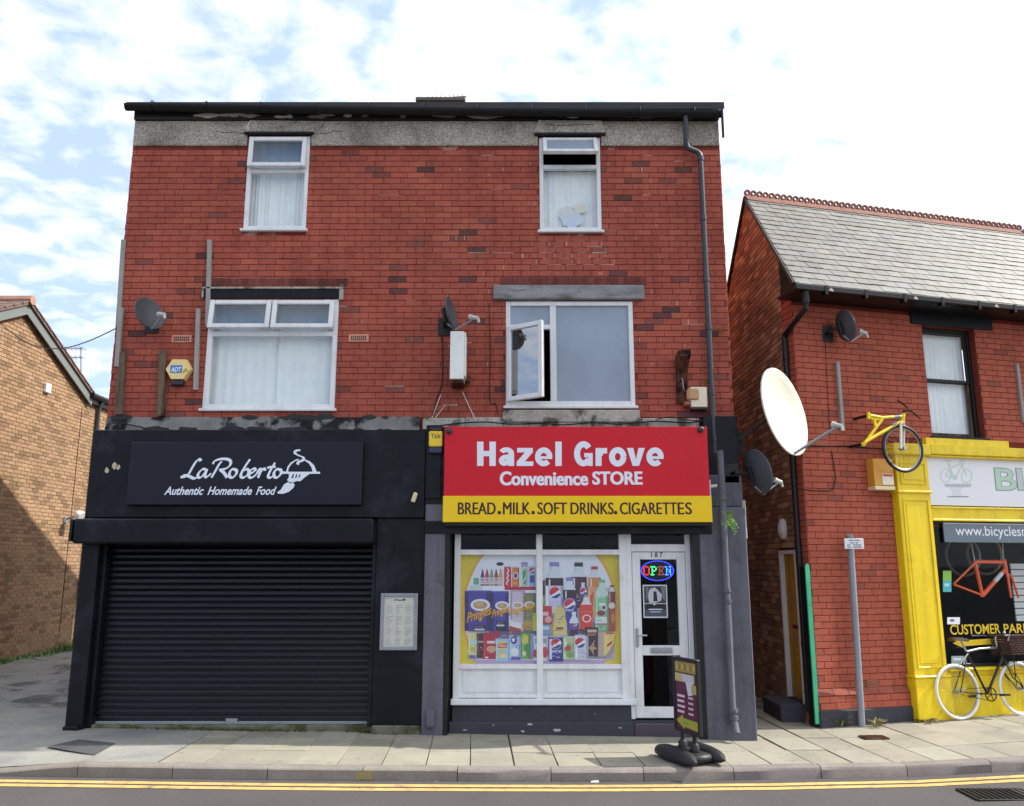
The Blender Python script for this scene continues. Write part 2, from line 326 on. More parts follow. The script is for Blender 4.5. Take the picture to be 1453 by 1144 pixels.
def glass(name, tint=(.9, .95, .95), refl=1.0, ior=1.5):
    m = bpy.data.materials.new(name); m.use_nodes = True; nt = m.node_tree; n = nt.nodes; n.clear(); L = nt.links.new
    o = n.new('ShaderNodeOutputMaterial'); mx = n.new('ShaderNodeMixShader'); t = n.new('ShaderNodeBsdfTransparent'); g = n.new('ShaderNodeBsdfGlossy')
    fr = n.new('ShaderNodeFresnel'); fr.inputs[0].default_value = ior; ml = n.new('ShaderNodeMath'); ml.operation = 'MULTIPLY'; ml.inputs[1].default_value = refl
    t.inputs[0].default_value = (*tint, 1); g.inputs['Roughness'].default_value = .02; g.inputs[0].default_value = (.95, .97, 1, 1)
    geo = n.new('ShaderNodeNewGeometry'); nz = n.new('ShaderNodeTexNoise'); nz.inputs['Scale'].default_value = 1.4; nz.inputs['Detail'].default_value = 1
    bp = n.new('ShaderNodeBump'); bp.inputs['Strength'].default_value = .03; bp.inputs['Distance'].default_value = .05
    L(geo.outputs['Position'], nz.inputs[0]); L(nz.outputs[0], bp.inputs['Height']); L(bp.outputs[0], g.inputs['Normal'])
    bf = n.new('ShaderNodeMath'); bf.operation = 'SUBTRACT'; bf.inputs[0].default_value = 1; L(geo.outputs['Backfacing'], bf.inputs[1]); m2 = n.new('ShaderNodeMath'); m2.operation = 'MULTIPLY'
    L(fr.outputs[0], ml.inputs[0]); L(ml.outputs[0], m2.inputs[0]); L(bf.outputs[0], m2.inputs[1]); L(m2.outputs[0], mx.inputs[0]); L(t.outputs[0], mx.inputs[1]); L(g.outputs[0], mx.inputs[2]); L(mx.outputs[0], o.inputs[0])
    return m
M['glass'] = glass('glass', (.97, .985, .99), 1.2)
M['glass_vent'] = glass('glass_vent', (.62, .70, .78), 2.0)
M['glass_dark'] = glass('glass_dark', (.93, .95, .97), .35)
M['mirror_glass'] = glass('mirror_glass', (.3, .36, .42), 8.0)
def emit(name, c, s):
    m = bpy.data.materials.new(name); m.use_nodes = True; nt = m.node_tree; p = nt.nodes['Principled BSDF']
    p.inputs['Base Color'].default_value = (*c, 1); p.inputs['Emission Color'].default_value = (*c, 1); p.inputs['Emission Strength'].default_value = s
    return m
M['led_blue'] = emit('led_blue', (.03, .06, 1), 3); M['led_red'] = emit('led_red', (1, .03, .03), 1.3)
M['led_green'] = emit('led_green', (.04, 1, .25), 1.6); M['led_brown'] = emit('led_brown', (.55, .13, .07), .35); M['led_cyan'] = emit('led_cyan', (.05, .25, 1), 2)

# ------------------------------------------------------------------ ground, road, kerb, pavement
def sheet(pts_rows, name, m, kind='structure'):
    mb = MB(); nx = len(pts_rows[0]); b = []
    for r in pts_rows: b += r
    mb.add(b, [[j * nx + i, j * nx + i + 1, (j + 1) * nx + i + 1, (j + 1) * nx + i] for j in range(len(pts_rows) - 1) for i in range(nx - 1)])
    return mb.build(name, m, kind=kind, smooth=40, loc=(0, 0, 0))
XS = [-600, -200, -60, -30, -15, -10, -8, -6, -4, -2, 0, 2, 3.85, 6, 9, 15, 30, 60, 200, 600]
def gzw(x): return gz(max(min(x, 12), -12))
sheet([[(x, y, gzw(x) - .20) for x in XS] for y in (-600, -100, -20, 0, 7, 9, 12, 20, 60, 800)], 'ground', M['soil'])
KP = [G(px, py, -.11) for px, py in ((110, 1102.5), (373, 1107), (505, 1108), (766, 1109.4), (897, 1109.4), (1026, 1108.5), (1151, 1104.7), (1269, 1102), (1389, 1099))]
KX = [-60, -9, -5] + [p.x for p in KP] + [9, 60]; KY = [8.36, 8.36, 8.36] + [p.y for p in KP] + [KP[-1].y + (9 - KP[-1].x) * .17, KP[-1].y + 9]
def yk(x):
    for i in range(len(KX) - 1):
        if x <= KX[i + 1] or i == len(KX) - 2:
            t = (x - KX[i]) / (KX[i + 1] - KX[i]); return KY[i] + (KY[i + 1] - KY[i]) * t
def yks(x): return sum(yk(x + d) for d in (-.9, -.45, 0, .45, .9)) / 5
def drop(x):                                        # lowered kerb at the side drive
    t = min(max((-4.05 - x) / 1.1, 0), 1); return .075 * t * t * (3 - 2 * t)
rx = [-60, -30, -15, -10] + [-8 + .5 * i for i in range(37)] + [15, 30, 60]
sheet([[(x, (yks(x) + .02) if k == 5 else yy, gzw(x) - .11 + (.05 * (1 - (yy - 1) / 6) if yy < 7 and yy > -6 else 0) * 0) for x in rx] for k, yy in enumerate((-60, -20, -6, 0, 5, 8.3))], 'road', M['asphalt'])
for d0, d1 in ((.135, .225), (.272, .362)):
    sheet([[(x, yks(x) - d - (.02 if x > 2 else 0), gzw(x) - .106) for x in rx[4:-3]] for d in (d1, d0)], 'yellow_line', M['yellow_line'])
# kerb stones, each about 0.9 m
kerb = MB(); kerb.add([(-12, yks(-12) + .03, gz(-12) - .3), (9, yks(9) + .03, gz(9) - .3), (9, yks(9) + .1, gz(9) - .3), (-12, yks(-12) + .1, gz(-12) - .3)], [(0, 1, 2, 3)])
kerb_root = kerb.build('kerb', M['joint'], kind='structure', loc=(0, 0, 0))
kx = G(110, 1102.5, -.11).x - .905 * 8
while kx < 9:
    x0, x1 = kx + .004, kx + .901; mb = MB()
    gran = x0 > -.7
    c0 = jit(lin('#7f7875') if gran else lin('#868079'), .1)
    prof = []
    for x in [x0 + (x1 - x0) * i / 4 for i in range(5)]:
        y = yks(x); z = gz(x) - drop(x); q = .018 if not gran else .03
        rr = (lambda a: random.uniform(-a, a)) if gran else (lambda a: 0)
        prof.append([(x, y, gz(x) - .25), (x, y - .004 + rr(.004), z - q), (x, y + q * .35, z - q * .25 + rr(.003)), (x, y + q, z + rr(.002)), (x, y + .135, z + .002), (x, y + .135, gz(x) - .25)])
    vs = [p for r in prof for p in r]
    mb.add(vs, [[i * 6 + j, i * 6 + j + 1, (i + 1) * 6 + j + 1, (i + 1) * 6 + j] for i in range(4) for j in range(5)] + [list(range(6)), [24 + j for j in range(6)][::-1]], c0)
    mb.build('kerb_stone', M['kerb'], kerb_root, smooth=35)
    kx += .905
# pavement bed and flags
pv = MB(); cells = [-3.45 + .435 * i for i in range(28)]
bx = cells
pvb = [[(x, yks(x) + d, gz(x) - .016) for x in bx] for d in (.136, .8, 1.6, 2.6, 3.4)]
mbp = MB(); nx = len(bx); mbp.add([p for r in pvb for p in r], [[j * nx + i, j * nx + i + 1, (j + 1) * nx + i + 1, (j + 1) * nx + i] for j in range(4) for i in range(nx - 1)])
pave = mbp.build('pavement', M['joint'], kind='structure', loc=(0, 0, 0))
rows = [.140, .74, 1.36, 1.98, 2.6, 3.3]
for i in range(len(cells) - 1):
    for j in range(len(rows) - 1):
        x0, x1 = cells[i] + .006, cells[i + 1] - .006
        xm = (x0 + x1) / 2; d0, d1 = rows[j] + .006, rows[j + 1] - .006
        if j > 2 and xm < 2.7: continue
        if xm < 2.7 and j == 2: d1 = 10.4 - yks(xm)
        sk = -(yks(xm + .5) - yks(xm - .5))
        if sk < -.05: sk *= .8
        if random.random() < .12: x1 -= .0; 
        P = [(x + sk * d, yks(x) + d) for x, d in ((x0, d0), (x1, d0), (x1, d1), (x0, d1))]
        dz = random.uniform(-.003, .003); tl = random.uniform(-.004, .004)
        mb = MB(); c = jit(lin('#918d80'), .11)
        top = [(p[0], p[1], gz(p[0]) + dz + tl * (k in (1, 2))) for k, p in enumerate(P)]
        cen = Vector((sum(p[0] for p in top) / 4, sum(p[1] for p in top) / 4, 0))
        ins = [tuple(Vector(p) + (Vector((cen.x, cen.y, p[2])) - Vector(p)).normalized() * .006) for p in top]
        vs = [(p[0], p[1], p[2] - .05) for p in top] + [(p[0], p[1], p[2] - .004) for p in top] + ins
        mb.add(vs, [[k, (k + 1) % 4, 4 + (k + 1) % 4, 4 + k] for k in range(4)] + [[4 + k, 4 + (k + 1) % 4, 8 + (k + 1) % 4, 8 + k] for k in range(4)] + [[8, 9, 10, 11]], c)
        mb.build('paving_flag', M['paving'], pave)
# side drive on the left, worn concrete with a broken stretch
import itertools
dx = [-40, -20, -14, -12] + [-11 + .25 * i for i in range(31)]
dx = [x for x in dx if x < -3.46] + [-3.455]
def drive_z(x, d, y):
    z = gz(max(x, -12)) - drop(x) * max(0, 1 - d / .9) - .001
    if y > 11.2 and x < -5.2:
        k = min((y - 11.2) / 1.0, 1); z += k * .018 * (sin(x * 7.3 + y * 3.1) + sin(y * 9.7 - x * 4.2) + sin(x * 15 + 1.3 * y)) - k * .012
    return z
ds = [.136, .4, .7, 1.0, 1.4, 1.9, 2.4] + [2.8 + .22 * i for i in range(30)] + [12, 20, 40]
conc = [[(x, yks(x) + d, drive_z(x, d, yks(x) + d)) for x in dx] for d in ds if d <= 3.1]
sheet(conc, 'driveway', M['concrete'])
sheet([[(x, yks(x) + d, drive_z(x, d, yks(x) + d)) for x in dx if x < -4.8] for d in ds if d >= 3.0], 'rough_track', M['rough_ground'])
pp = [G(*q) for q in ((66, 1060), (112, 1049.5), (164, 1055), (134, 1072))]
mb = MB(); mb.poly([(p.x, p.y, gz(p.x) + .0035) for p in pp]); mb.build('tarmac_patch', M['tarmac_patch'], kind='structure')
# alley floor between the two buildings
sheet([[(x, y, gz(x) - .012) for x in (2.4, 3.0, 3.5, 4.4)] for y in (10.2, 12, 14, 17, 22)], 'alley_floor', M['rough_ground'])

# ------------------------------------------------------------------ brickwork
def brick_mesh(name, L_, h, m, c, proud=.0045, ch=.003):
    mb = MB(); x, z = L_ / 2, h / 2; j = lambda: random.uniform(-.0012, .0012)
    V = [(-x + j(), .02, -z), (x + j(), .02, -z), (x, .02, z), (-x, .02, z), (-x, -proud + ch, -z), (x, -proud + ch, -z), (x, -proud + ch, z), (-x, -proud + ch, z),
         (-x + ch, -proud + j(), -z + ch), (x - ch, -proud + j(), -z + ch), (x - ch, -proud + j(), z - ch), (-x + ch, -proud + j(), z - ch)]
    mb.add(V, [[0, 1, 5, 4], [1, 2, 6, 5], [2, 3, 7, 6], [3, 0, 4, 7], [4, 5, 9, 8], [5, 6, 10, 9], [6, 7, 11, 10], [7, 4, 8, 11], [8, 9, 10, 11]], c)
    return mb
def bricks(root, FR, z0, z1, spans, mats, palette, course=.082, length=.232, joint=.0055, count=300, eye=EYE, name='brick', header=0):
    """courses of bricks on a wall; the nearest `count` are parts of their own, the rest one part"""
    full = []; rest = MB(); cuts = []
    rows_ = int((z1 - z0) / course + .001); row = 0
    for r in range(rows_):
        zc = z0 + (r + .5) * course; hd = header and r % header == header - 1
        Lr = length / 2 if hd else length
        off = (0 if hd else (length / 2 if r % 2 else 0)) + random.uniform(-.02, .02)
        for a, b in spans(zc):
            k = floor((a - off) / Lr)
            x = off + k * Lr
            while x < b - 1e-6:
                p, q = max(x, a), min(x + Lr, b)
                if q - p > .035: cuts.append(((p + q) / 2, zc, q - p - joint, abs(q - p - length) < .002))
                x += Lr
    for c in cuts: (full if c[3] else []).append(c)
    full.sort(key=lambda c: ((FR @ Vector((c[0], 0, c[1]))) - eye).length)
    solo = set(full[:count]); variants = []
    for i in range(26):
        o = brick_mesh('v', length - joint, course - max(joint * .85, .0078), mats, palette((i + .5) / 26, None)).build(name, mats, loc=(0, 0, 0))
        variants.append(o.data); bpy.data.objects.remove(o)
    for c in cuts:
        Tm = FR @ Matrix.Translation((c[0], random.uniform(-.002, .0015), c[1])) @ Matrix.Rotation(random.uniform(-.006, .006), 4, 'Y')
        if c in solo: inst(name, random.choice(variants), root, Tm)
        else: rest.merge(brick_mesh('v', c[2], course - max(joint * .85, .0078), mats, palette(random.uniform(0, 1), c)), Tm)
    if rest.v: rest.build('brickwork', mats, root, kind='stuff')
def minus(a, b, holes):
    out = [(a, b)]
    for h0, h1 in holes:
        nxt = []
        for p, q in out:
            if h1 <= p or h0 >= q: nxt.append((p, q)); continue
            if h0 > p: nxt.append((p, h0))
            if h1 < q: nxt.append((h1, q))
        out = nxt
    return out
def wall_sheet(mb, FR, u0, u1, z0, z1, holes, v=.006, depth=.13, col=(1, 1, 1)):
    """backing plane with real openings and reveals"""
    us = sorted({u0, u1, *[h[0] for h in holes], *[h[1] for h in holes]}); zs = sorted({z0, z1, *[h[2] for h in holes], *[h[3] for h in holes]})
    for i in range(len(us) - 1):
        for j in range(len(zs) - 1):
            um, zm = (us[i] + us[i + 1]) / 2, (zs[j] + zs[j + 1]) / 2
            if any(h[0] < um < h[1] and h[2] < zm < h[3] for h in holes): continue
            mb.poly([FR @ Vector(p) for p in ((us[i], v, zs[j]), (us[i + 1], v, zs[j]), (us[i + 1], v, zs[j + 1]), (us[i], v, zs[j + 1]))], col)
    for a, b, c, d in holes:
        q = [(a, c), (b, c), (b, d), (a, d)]
        for k in range(4):
            p, r = q[k], q[(k + 1) % 4]
            mb.poly([FR @ Vector(s) for s in ((p[0], v, p[1]), (r[0], v, r[1]), (r[0], v + depth, r[1]), (p[0], v + depth, p[1]))], col)
def pal_main(t, c):
    if t < .022: return jit((.13, .055, .05), .25)
    if t < .06: return jit((.22, .072, .058), .12)
    if t < .25: return jit((.385, .102, .066), .08)
    return jit((.36, .088, .060), .07)
def pal_right(t, c):
    if t < .03: return jit((.28, .085, .062), .12)
    return jit((.41, .105, .065), .07)
def pal_gable(t, c):
    if t < .2: return jit((.22, .15, .10), .2)
    if t < .45: return jit((.44, .31, .18), .15)
    return jit((.31, .19, .11), .2)
def pal_buff(t, c):
    if t < .25: return jit((.23, .15, .09), .14)
    return jit((.325, .212, .128), .09)

# ------------------------------------------------------------------ the three-storey brick pair (main building)
YB = 10.3
BX0, BX1 = -5.15, 2.82
HOLES = [(-3.58, -2.745, 6.28, 7.66), (.37, 1.195, 6.26, 7.64), (-3.95, -2.262, 3.85, 5.345), (-.08, 1.575, 3.885, 5.315)]
main = thing('brick_building', 'three storey red brick pair of shops with a pebbledash band under a black gutter', 'building', (-1.15, YB, 0))
FM = frame((0, YB, 0), (1, 0, 0), (0, 1, 0))
mb = MB(); wall_sheet(mb, FM, BX0, BX1, 3.5, 8.0, HOLES)
mb.build('wall', M['mortar'], main)
mb = MB()                                            # sides and rear, plain
GP = [(YB + .006, 8.0), (13.3, 9.68), (19.4, 6.05)]  # gable profile (y, z)
for X in (BX0 + .002, BX1 - .002):
    mb.poly([(X, YB + .006, -.2), (X, 19.4, -.2), (X, 19.4, 6.05), (X, 13.3, 9.68), (X, YB + .006, 8.0)])
mb.poly([(BX0, 19.4, -.2), (BX1, 19.4, -.2), (BX1, 19.4, 6.05), (BX0, 19.4, 6.05)])
mb.build('side_wall', M['plain_brick'], main)
bricks(main, FM, 3.77, 7.53, lambda z: minus(BX0, BX1, [(h[0], h[1]) for h in HOLES if h[2] - .02 < z < h[3] + .02]), M['brick'], pal_main)
for X, ax_, nin in ((BX1, (0, 1, 0), (-1, 0, 0)), (BX0, (0, 1, 0), (1, 0, 0))):
    bricks(main, frame((X, YB, 0), ax_, nin), 2.5 if X > 0 else 3.6, 7.95, lambda z: [(.0, 4.2)], M['brick'], pal_main, count=0)
mb = MB()
for x0, x1 in ((BX0 - .07, BX1 + .05),):
    mb.prism([(x0, 10.14, 7.98), (x0, 13.3, 9.68), (x0, 19.5, 6.0), (x0, 19.5, 6.1), (x0, 13.3, 9.80), (x0, 10.14, 8.08)], (x1 - x0, 0, 0))
roof = mb.build('roof', mat('dark_tile', lin('#39383a'), .8, .2, 4, .15, 50, .3, 50), main)
mb = MB()                                            # low chimney stack on the ridge
cA = W(593, 155, 13.1); cB = W(659, 143, 13.1)
mb.box(cA.x, cB.x, 13.0, 13.5, 9.2, cB.z - .07, b=.01); mb.box(cA.x - .03, cB.x + .02, 12.97, 13.53, cB.z - .07, cB.z, b=.01)
mb.build('chimney', mat('chimney_brick', lin('#655c53'), .9, .3, 5, .25, 40, .4, 60), roof)
# pebbledash band in panels, with the thicker patches over the two top windows
mb = MB()
segs = [(BX0, -3.60), (-2.73, .352), (1.213, BX1)]
for a, b in segs: mb.box(a, b, YB - .022, YB + .01, 7.515, 7.885, b=.012)
for x0, x1, zt in ((-3.60, -2.73, 7.70), (.352, 1.213, 7.68)): mb.box(x0, x1, YB - .016, YB + .01, zt, 7.885, b=.008)
mb.build('pebbledash_band', M['pebble'], main)
mb = MB()
mb.prism([(-3.74, YB - .035, 7.70), (-2.66, YB - .035, 7.70), (-2.55, YB - .035, 7.87), (-3.57, YB - .035, 7.88)], (0, .03, 0))
mb.build('render_patch', M['pebble'], main); mb = MB(); mb.prism([(.30, YB - .06, 7.69), (1.27, YB - .06, 7.69), (1.22, YB - .06, 7.86), (.36, YB - .06, 7.87)], (0, .05, 0))
mb.build('render_patch', M['pebble'], main)
mb = MB()
for x0, x1, z in ((-3.63, -2.69, 7.672), (.30, 1.27, 7.655)): mb.box(x0, x1, YB - .075, YB + .05, z, z + .025, b=.004)
mb.build('window_head', M['iron'], main)
mb = MB(); mb.box(BX0, BX1, YB - .05, YB + .02, 7.89, 8.03, lin('#2a2825'))    # eaves board with ragged remains of white paint
for i in range(26):
    x = random.uniform(BX0 + .2, BX1 - .4); w = random.uniform(.08, .45); z = random.uniform(7.90, 7.94); n = 9; c = jit(lin(random.choice(('#b9b5ac', '#8f8a80', '#cfccc4'))), .1)
    mb.poly([(x + w * (.5 + .5 * cos(2 * pi * k / n)) * random.uniform(.85, 1.1), YB - .051 - .0001 * i, z + .03 * sin(2 * pi * k / n) * random.uniform(.4, 1.3) + .02) for k in range(n)], c)
mb.build('eaves_board', M['paint'], main)
mb = MB(); prof = []
ga = W(178, 152, 10.14); gb = W(1023, 162, 10.14)
for i in range(7):
    t = i / 6; sag = -.012 * sin(pi * t)
    for k in range(9):
        A = pi + pi * k / 8
        prof.append((ga.x + (gb.x - ga.x) * t, 10.15 + .066 * cos(A), ga.z + (gb.z - ga.z) * t + .03 + sag + .075 * sin(A)))
mb.add(prof, [[i * 9 + k, i * 9 + k + 1, (i + 1) * 9 + k + 1, (i + 1) * 9 + k] for i in range(6) for k in range(8)] + [list(range(9)), list(range(54, 63))])
for i in range(11):
    t = (i + .5) / 11; mb.ring((ga.x + (gb.x - ga.x) * t, 10.15, ga.z + (gb.z - ga.z) * t + .02), (1, 0, 0), .072, .008, 16, 5)
mb.build('gutter', M['gutter'], main, smooth=50)
mb = MB()                                            # rainwater pipe with a swan neck
zt = 7.95; Yp = 10.2
mb.tube([(2.34, 10.15, zt), (2.34, 10.16, 7.62), (2.345, Yp, 7.50), (2.37, Yp, 7.43), (2.49, Yp, 7.38), (2.525, Yp, 7.34), (2.53, Yp, 7.2), (2.53, Yp, 3.3)], .036, 10)
for z in (7.25, 6.4, 5.55, 4.9, 4.05, 3.45): mb.tube([(2.53, Yp, z), (2.53, Yp, z + .06)], .044, 10)
mb.build('downpipe', M['pipe_dark'], main, smooth=40)
mb = MB(); mb.tube([(2.53, 9.93, 3.3), (2.53, 9.93, .22), (2.54, 9.88, .12), (2.54, 9.83, .06)], .04, 12)
for z in (1.62, 1.50, 2.7): mb.tube([(2.53, 9.93, z), (2.53, 9.93, z + .035)], .05, 12)
for z in (.28, .2, .12): mb.tube([(2.535, 9.925, z), (2.535, 9.925, z + .04)], .054, 12)
mb.build('lower_downpipe', M['grey_paint'], main, smooth=40, label='grey painted lower length of the rainwater pipe')
mb = MB(); mb.box(BX1 - .005, BX1 + .02, 10.1, 10.14, 7.55, 7.98); mb.build('verge_strip', M['iron'], main)

def bars(mb, x0, x1, z0, z1, y0, y1, w, b=.006, wb=None):
    wb = wb or w
    mb.box(x0, x0 + w, y0, y1, z0, z1, b=b); mb.box(x1 - w, x1, y0, y1, z0, z1, b=b)
    mb.box(x0 + w, x1 - w, y0 + .002, y1, z1 - w, z1, b=b); mb.box(x0 + w, x1 - w, y0 + .002, y1, z0, z0 + wb, b=b)
def pane(mb, x0, x1, z0, z1, y): mb.box(x0, x1, y, y + .008, z0, z1)
def curtain(parent, x0, x1, z0, z1, y, amp=.02, folds=9, gap=None, mt='curtain'):
    mb = MB(); n = 90; P = []
    for i in range(n + 1):
        t = i / n; x = x0 + (x1 - x0) * t
        yy = y + amp * (sin(t * folds * 2 * pi) + .5 * sin(t * folds * 3.3 * 2 * pi + 1)) + (.05 if gap and abs(t - gap) < .012 else 0)
        P += [(x, yy, z0), (x + .01 * sin(t * 20), yy, z1)]
    mb.add(P, [[2 * i, 2 * i + 2, 2 * i + 3, 2 * i + 1] for i in range(n)]); return mb.build('curtain', M[mt], parent, smooth=60)
def room(parent, x0, x1, z0, z1, y0, d=1.2):
    mb = MB(); a, b = y0, y0 + d; e = .25
    P = [(x0 - .0, a, z0), (x1 + .0, a, z0), (x1 + .0, a, z1), (x0 - .0, a, z1), (x0 - e, b, z0 - e), (x1 + e, b, z0 - e), (x1 + e, b, z1 + e), (x0 - e, b, z1 + e)]
    mb.add(P, [(4, 5, 6, 7), (0, 1, 5, 4), (1, 2, 6, 5), (2, 3, 7, 6), (3, 0, 4, 7)]); mb.build('room_lining', M['interior'], parent)
def open_sash(parent, x0, x1, z0, z1, y, ang, w=.06, hinge='top'):
    mb = MB(); bars(mb, x0, x1, z0, z1, y - .05, y + .01, w, .008); g = MB(); pane(g, x0 + w - .004, x1 - w + .004, z0 + w - .004, z1 - w + .004, y - .02)
    if hinge == 'top': T = Matrix.Translation((0, y, z1)) @ Matrix.Rotation(-ang, 4, 'X') @ Matrix.Translation((0, -y, -z1))
    else: T = Matrix.Translation((x0, y, 0)) @ Matrix.Rotation(-ang, 4, 'Z') @ Matrix.Translation((-x0, -y, 0))
    return mb.xf(T), g.xf(T)
def sill(parent, x0, x1, z, y): 
    mb = MB(); mb.box(x0 - .03, x1 + .03, y - .05, y + .05, z - .035, z, b=.006); mb.build('sill', M['upvc'], parent)

# top-left window
yf = YB + .0
x0, x1, z0, z1 = HOLES[0]
mb = MB(); bars(mb, x0, x1, z0 + .03, z1, yf - .005, yf + .07, .055); mb.box(x0 + .055, x1 - .055, yf - .003, yf + .07, 7.13, 7.19, b=.005)
win = mb.build('window', M['upvc'], main); sill(win, x0, x1, z0 + .035, yf)
f, g = open_sash(win, x0 + .02, x1 - .035, 7.18, z1 - .03, yf, radians(5)); f.build('sash', M['upvc'], win); g.build('pane', M['glass_vent'], win)
mb = MB(); pane(mb, x0 + .05, x1 - .05, z0 + .08, 7.135, yf + .03); mb.build('pane', M['glass'], win)
curtain(win, x0 + .01, x1 - .01, z0 + .04, z1 - .03, yf + .16, .010, 5); room(win, x0, x1, z0, z1, yf + .075)
# top-right window, its vent open
x0, x1, z0, z1 = HOLES[1]; zt_ = W(800, 237, YB).z
mb = MB(); bars(mb, x0, x1, z0 + .03, z1, yf - .005, yf + .07, .055); mb.box(x0 + .055, x1 - .055, yf - .003, yf + .07, zt_ - .03, zt_ + .03, b=.005)
win = mb.build('window', M['upvc'], main); sill(win, x0, x1, z0 + .035, yf)
f, g = open_sash(win, x0 + .045, x1 - .045, zt_ + .03, z1 - .04, yf, radians(33), .055); f.build('sash', M['upvc'], win); g.build('pane', M['frost'], win)
mb = MB(); pane(mb, x0 + .05, x1 - .05, z0 + .08, zt_ - .02, yf + .03); mb.build('pane', M['glass'], win)
curtain(win, x0 + .01, x1 - .01, z0 + .04, zt_ - .005, yf + .14, .006, 3)
room(win, x0, x1, z0, z1, yf + .075)
mb = MB()                                            # faint paper picture leaning inside the pane
for cx, cz, r, c in ((.80, 6.52, .16, (.62, .66, .74)), (.74, 6.62, .09, (.68, .68, .66)), (.92, 6.66, .09, (.72, .69, .60)), (.80, 6.42, .07, (.55, .62, .76))):
    mb.lay += 1; mb.poly([(cx + r * cos(2 * pi * k / 20) * (1 + .2 * sin(5 * k)), yf + .1 - .002 * mb.lay, cz + r * .8 * sin(2 * pi * k / 20)) for k in range(20)], c)
mb.build('paper_decoration', M['print'], win)
# lower-left window with two vents and a net curtain in two halves
x0, x1, z0, z1 = HOLES[2]; zt_ = W(380, 474, YB).z; xm = W(386, 450, YB).x
mb = MB(); bars(mb, x0, x1, z0 + .03, z1, yf - .005, yf + .07, .065); mb.box(x0 + .065, x1 - .065, yf - .003, yf + .07, zt_ - .03, zt_ + .035, b=.005)
mb.box(xm - .03, xm + .03, yf - .001, yf + .07, zt_ + .035, z1 - .065, b=.005)
win = mb.build('window', M['upvc'], main); sill(win, x0, x1, z0 + .035, yf)
for a, b in ((x0 + .02, xm - .008), (xm + .012, x1 - .05)):
    f, g = open_sash(win, a, b, zt_ + .045, z1 - .03, yf, radians(9)); f.build('sash', M['upvc'], win); g.build('pane', M['glass_vent'], win)
mb = MB(); pane(mb, x0 + .06, x1 - .06, z0 + .09, zt_ - .02, yf + .03); mb.build('pane', M['glass'], win)
curtain(win, x0 + .01, x1 - .01, z0 + .04, z1 - .03, yf + .16, .006, 13, gap=.52); room(win, x0, x1, z0, z1, yf + .075)
# lower-right window: frosted fixed lights and a side-hung casement standing open
x0, x1, z0, z1 = HOLES[3]; xm = W(785, 500, YB).x; zt_ = W(750, 464, YB).z
mb = MB(); bars(mb, x0, x1, z0 + .03, z1, yf - .005, yf + .07, .06, wb=.07)
mb.box(xm - .04, xm + .04, yf - .003, yf + .07, z0 + .1, z1 - .06, b=.005); mb.box(x0 + .06, xm - .04, yf - .001, yf + .07, zt_ - .03, zt_ + .03, b=.005)
win = mb.build('window', M['upvc'], main); sill(win, x0, x1, z0 + .035, yf)
mb = MB(); pane(mb, xm + .035, x1 - .055, z0 + .095, z1 - .055, yf + .025); mb.build('frosted_pane', M['frost'], win)
mb = MB(); pane(mb, x0 + .055, xm - .035, zt_ + .025, z1 - .055, yf + .025); mb.build('frosted_pane', M['frost'], win)
f, g = open_sash(win, x0 + .035, xm - .03, z0 + .085, zt_ - .01, yf - .01, radians(36), .06, 'side'); f.build('sash', M['upvc'], win); g.build('pane', M['mirror_glass'], win)
room(win, x0, xm, z0, zt_, yf + .075)
# lintels
mb = MB(); a = W(287, 424, YB); b = W(488, 410, YB); mb.box(a.x + .02, b.x - .02, YB - .03, YB + .05, 5.35, b.z - .01, b=.004); mb.build('lintel', M['black'], main, label='black painted window lintel')
mb = MB(); mb.box(a.x, b.x, YB - .05, YB + .02, b.z - .012, b.z + .012, b=.003); mb.box(b.x - .05, b.x + .0, YB - .04, YB, 5.33, b.z + .05); mb.box(a.x, a.x + .03, YB - .03, YB, 5.36, b.z); mb.build('lintel_flashing', M['cement_white'], main)
mb = MB(); a = W(700, 426, YB - .03); b = W(914, 405, YB - .03); mb.box(a.x, b.x, YB - .055, YB + .05, 5.33, b.z, b=.012); mb.build('lintel', M['stone'], main, label='weathered grey stone window lintel')
mb = MB()                                            # soldier courses over the two lower windows
for xa, xb, z in ((-4.0, -2.2, 5.53), (-.15, 1.7, 5.545)):
    x = xa
    while x < xb: mb.box(x, x + .068, YB - .012, YB + .01, z, z + .10, jit((.16, .05, .045), .3), b=.004); x += .077
mb.build('soldier_course', M['brick'], main, kind='stuff')
mb = MB(); k = 0                                     # pale re-pointing left in some joints of the right half
def smear(x, z, w, h):
    global k
    if any(q[0] - .05 < x < q[1] + .05 and q[2] - .08 < z < q[3] + .14 for q in HOLES) or not (BX0 + .1 < x < BX1 - .15): return
    k += 1; c = jit((.47, .32, .26), .2); y = YB - .0062 - .00002 * (k % 40); j = lambda: random.uniform(-.003, .003)
    mb.poly([(x - w / 2 + j(), y, z - h / 2 + j()), (x + w / 2 + j(), y, z - h / 2 + j()), (x + w / 2 + j(), y, z + h / 2 + j()), (x - w / 2 + j(), y, z + h / 2 + j())], c)
for i in range(130):
    x = random.gauss(.9, 1.1) if i % 6 else random.uniform(BX0, BX1); r = random.randrange(0, 45)
    if i % 4: smear(x, 3.77 + (r + .5) * .082, random.uniform(.005, .010), random.uniform(.03, .072))
    else: smear(x, 3.77 + r * .082, random.uniform(.08, .3), random.uniform(.004, .008))
for r in range(25, 31):
    x = random.uniform(.3, .5)
    while x < 1.3: smear(x, 3.77 + r * .082, random.uniform(.08, .22), .005); smear(x + .1, 3.77 + (r + .5) * .082, .008, .066) if random.random() < .7 else None; x += .232
mb.build('mortar_smears', M['print'], main, kind='stuff')
mb = MB()                                            # dark open joints along some courses
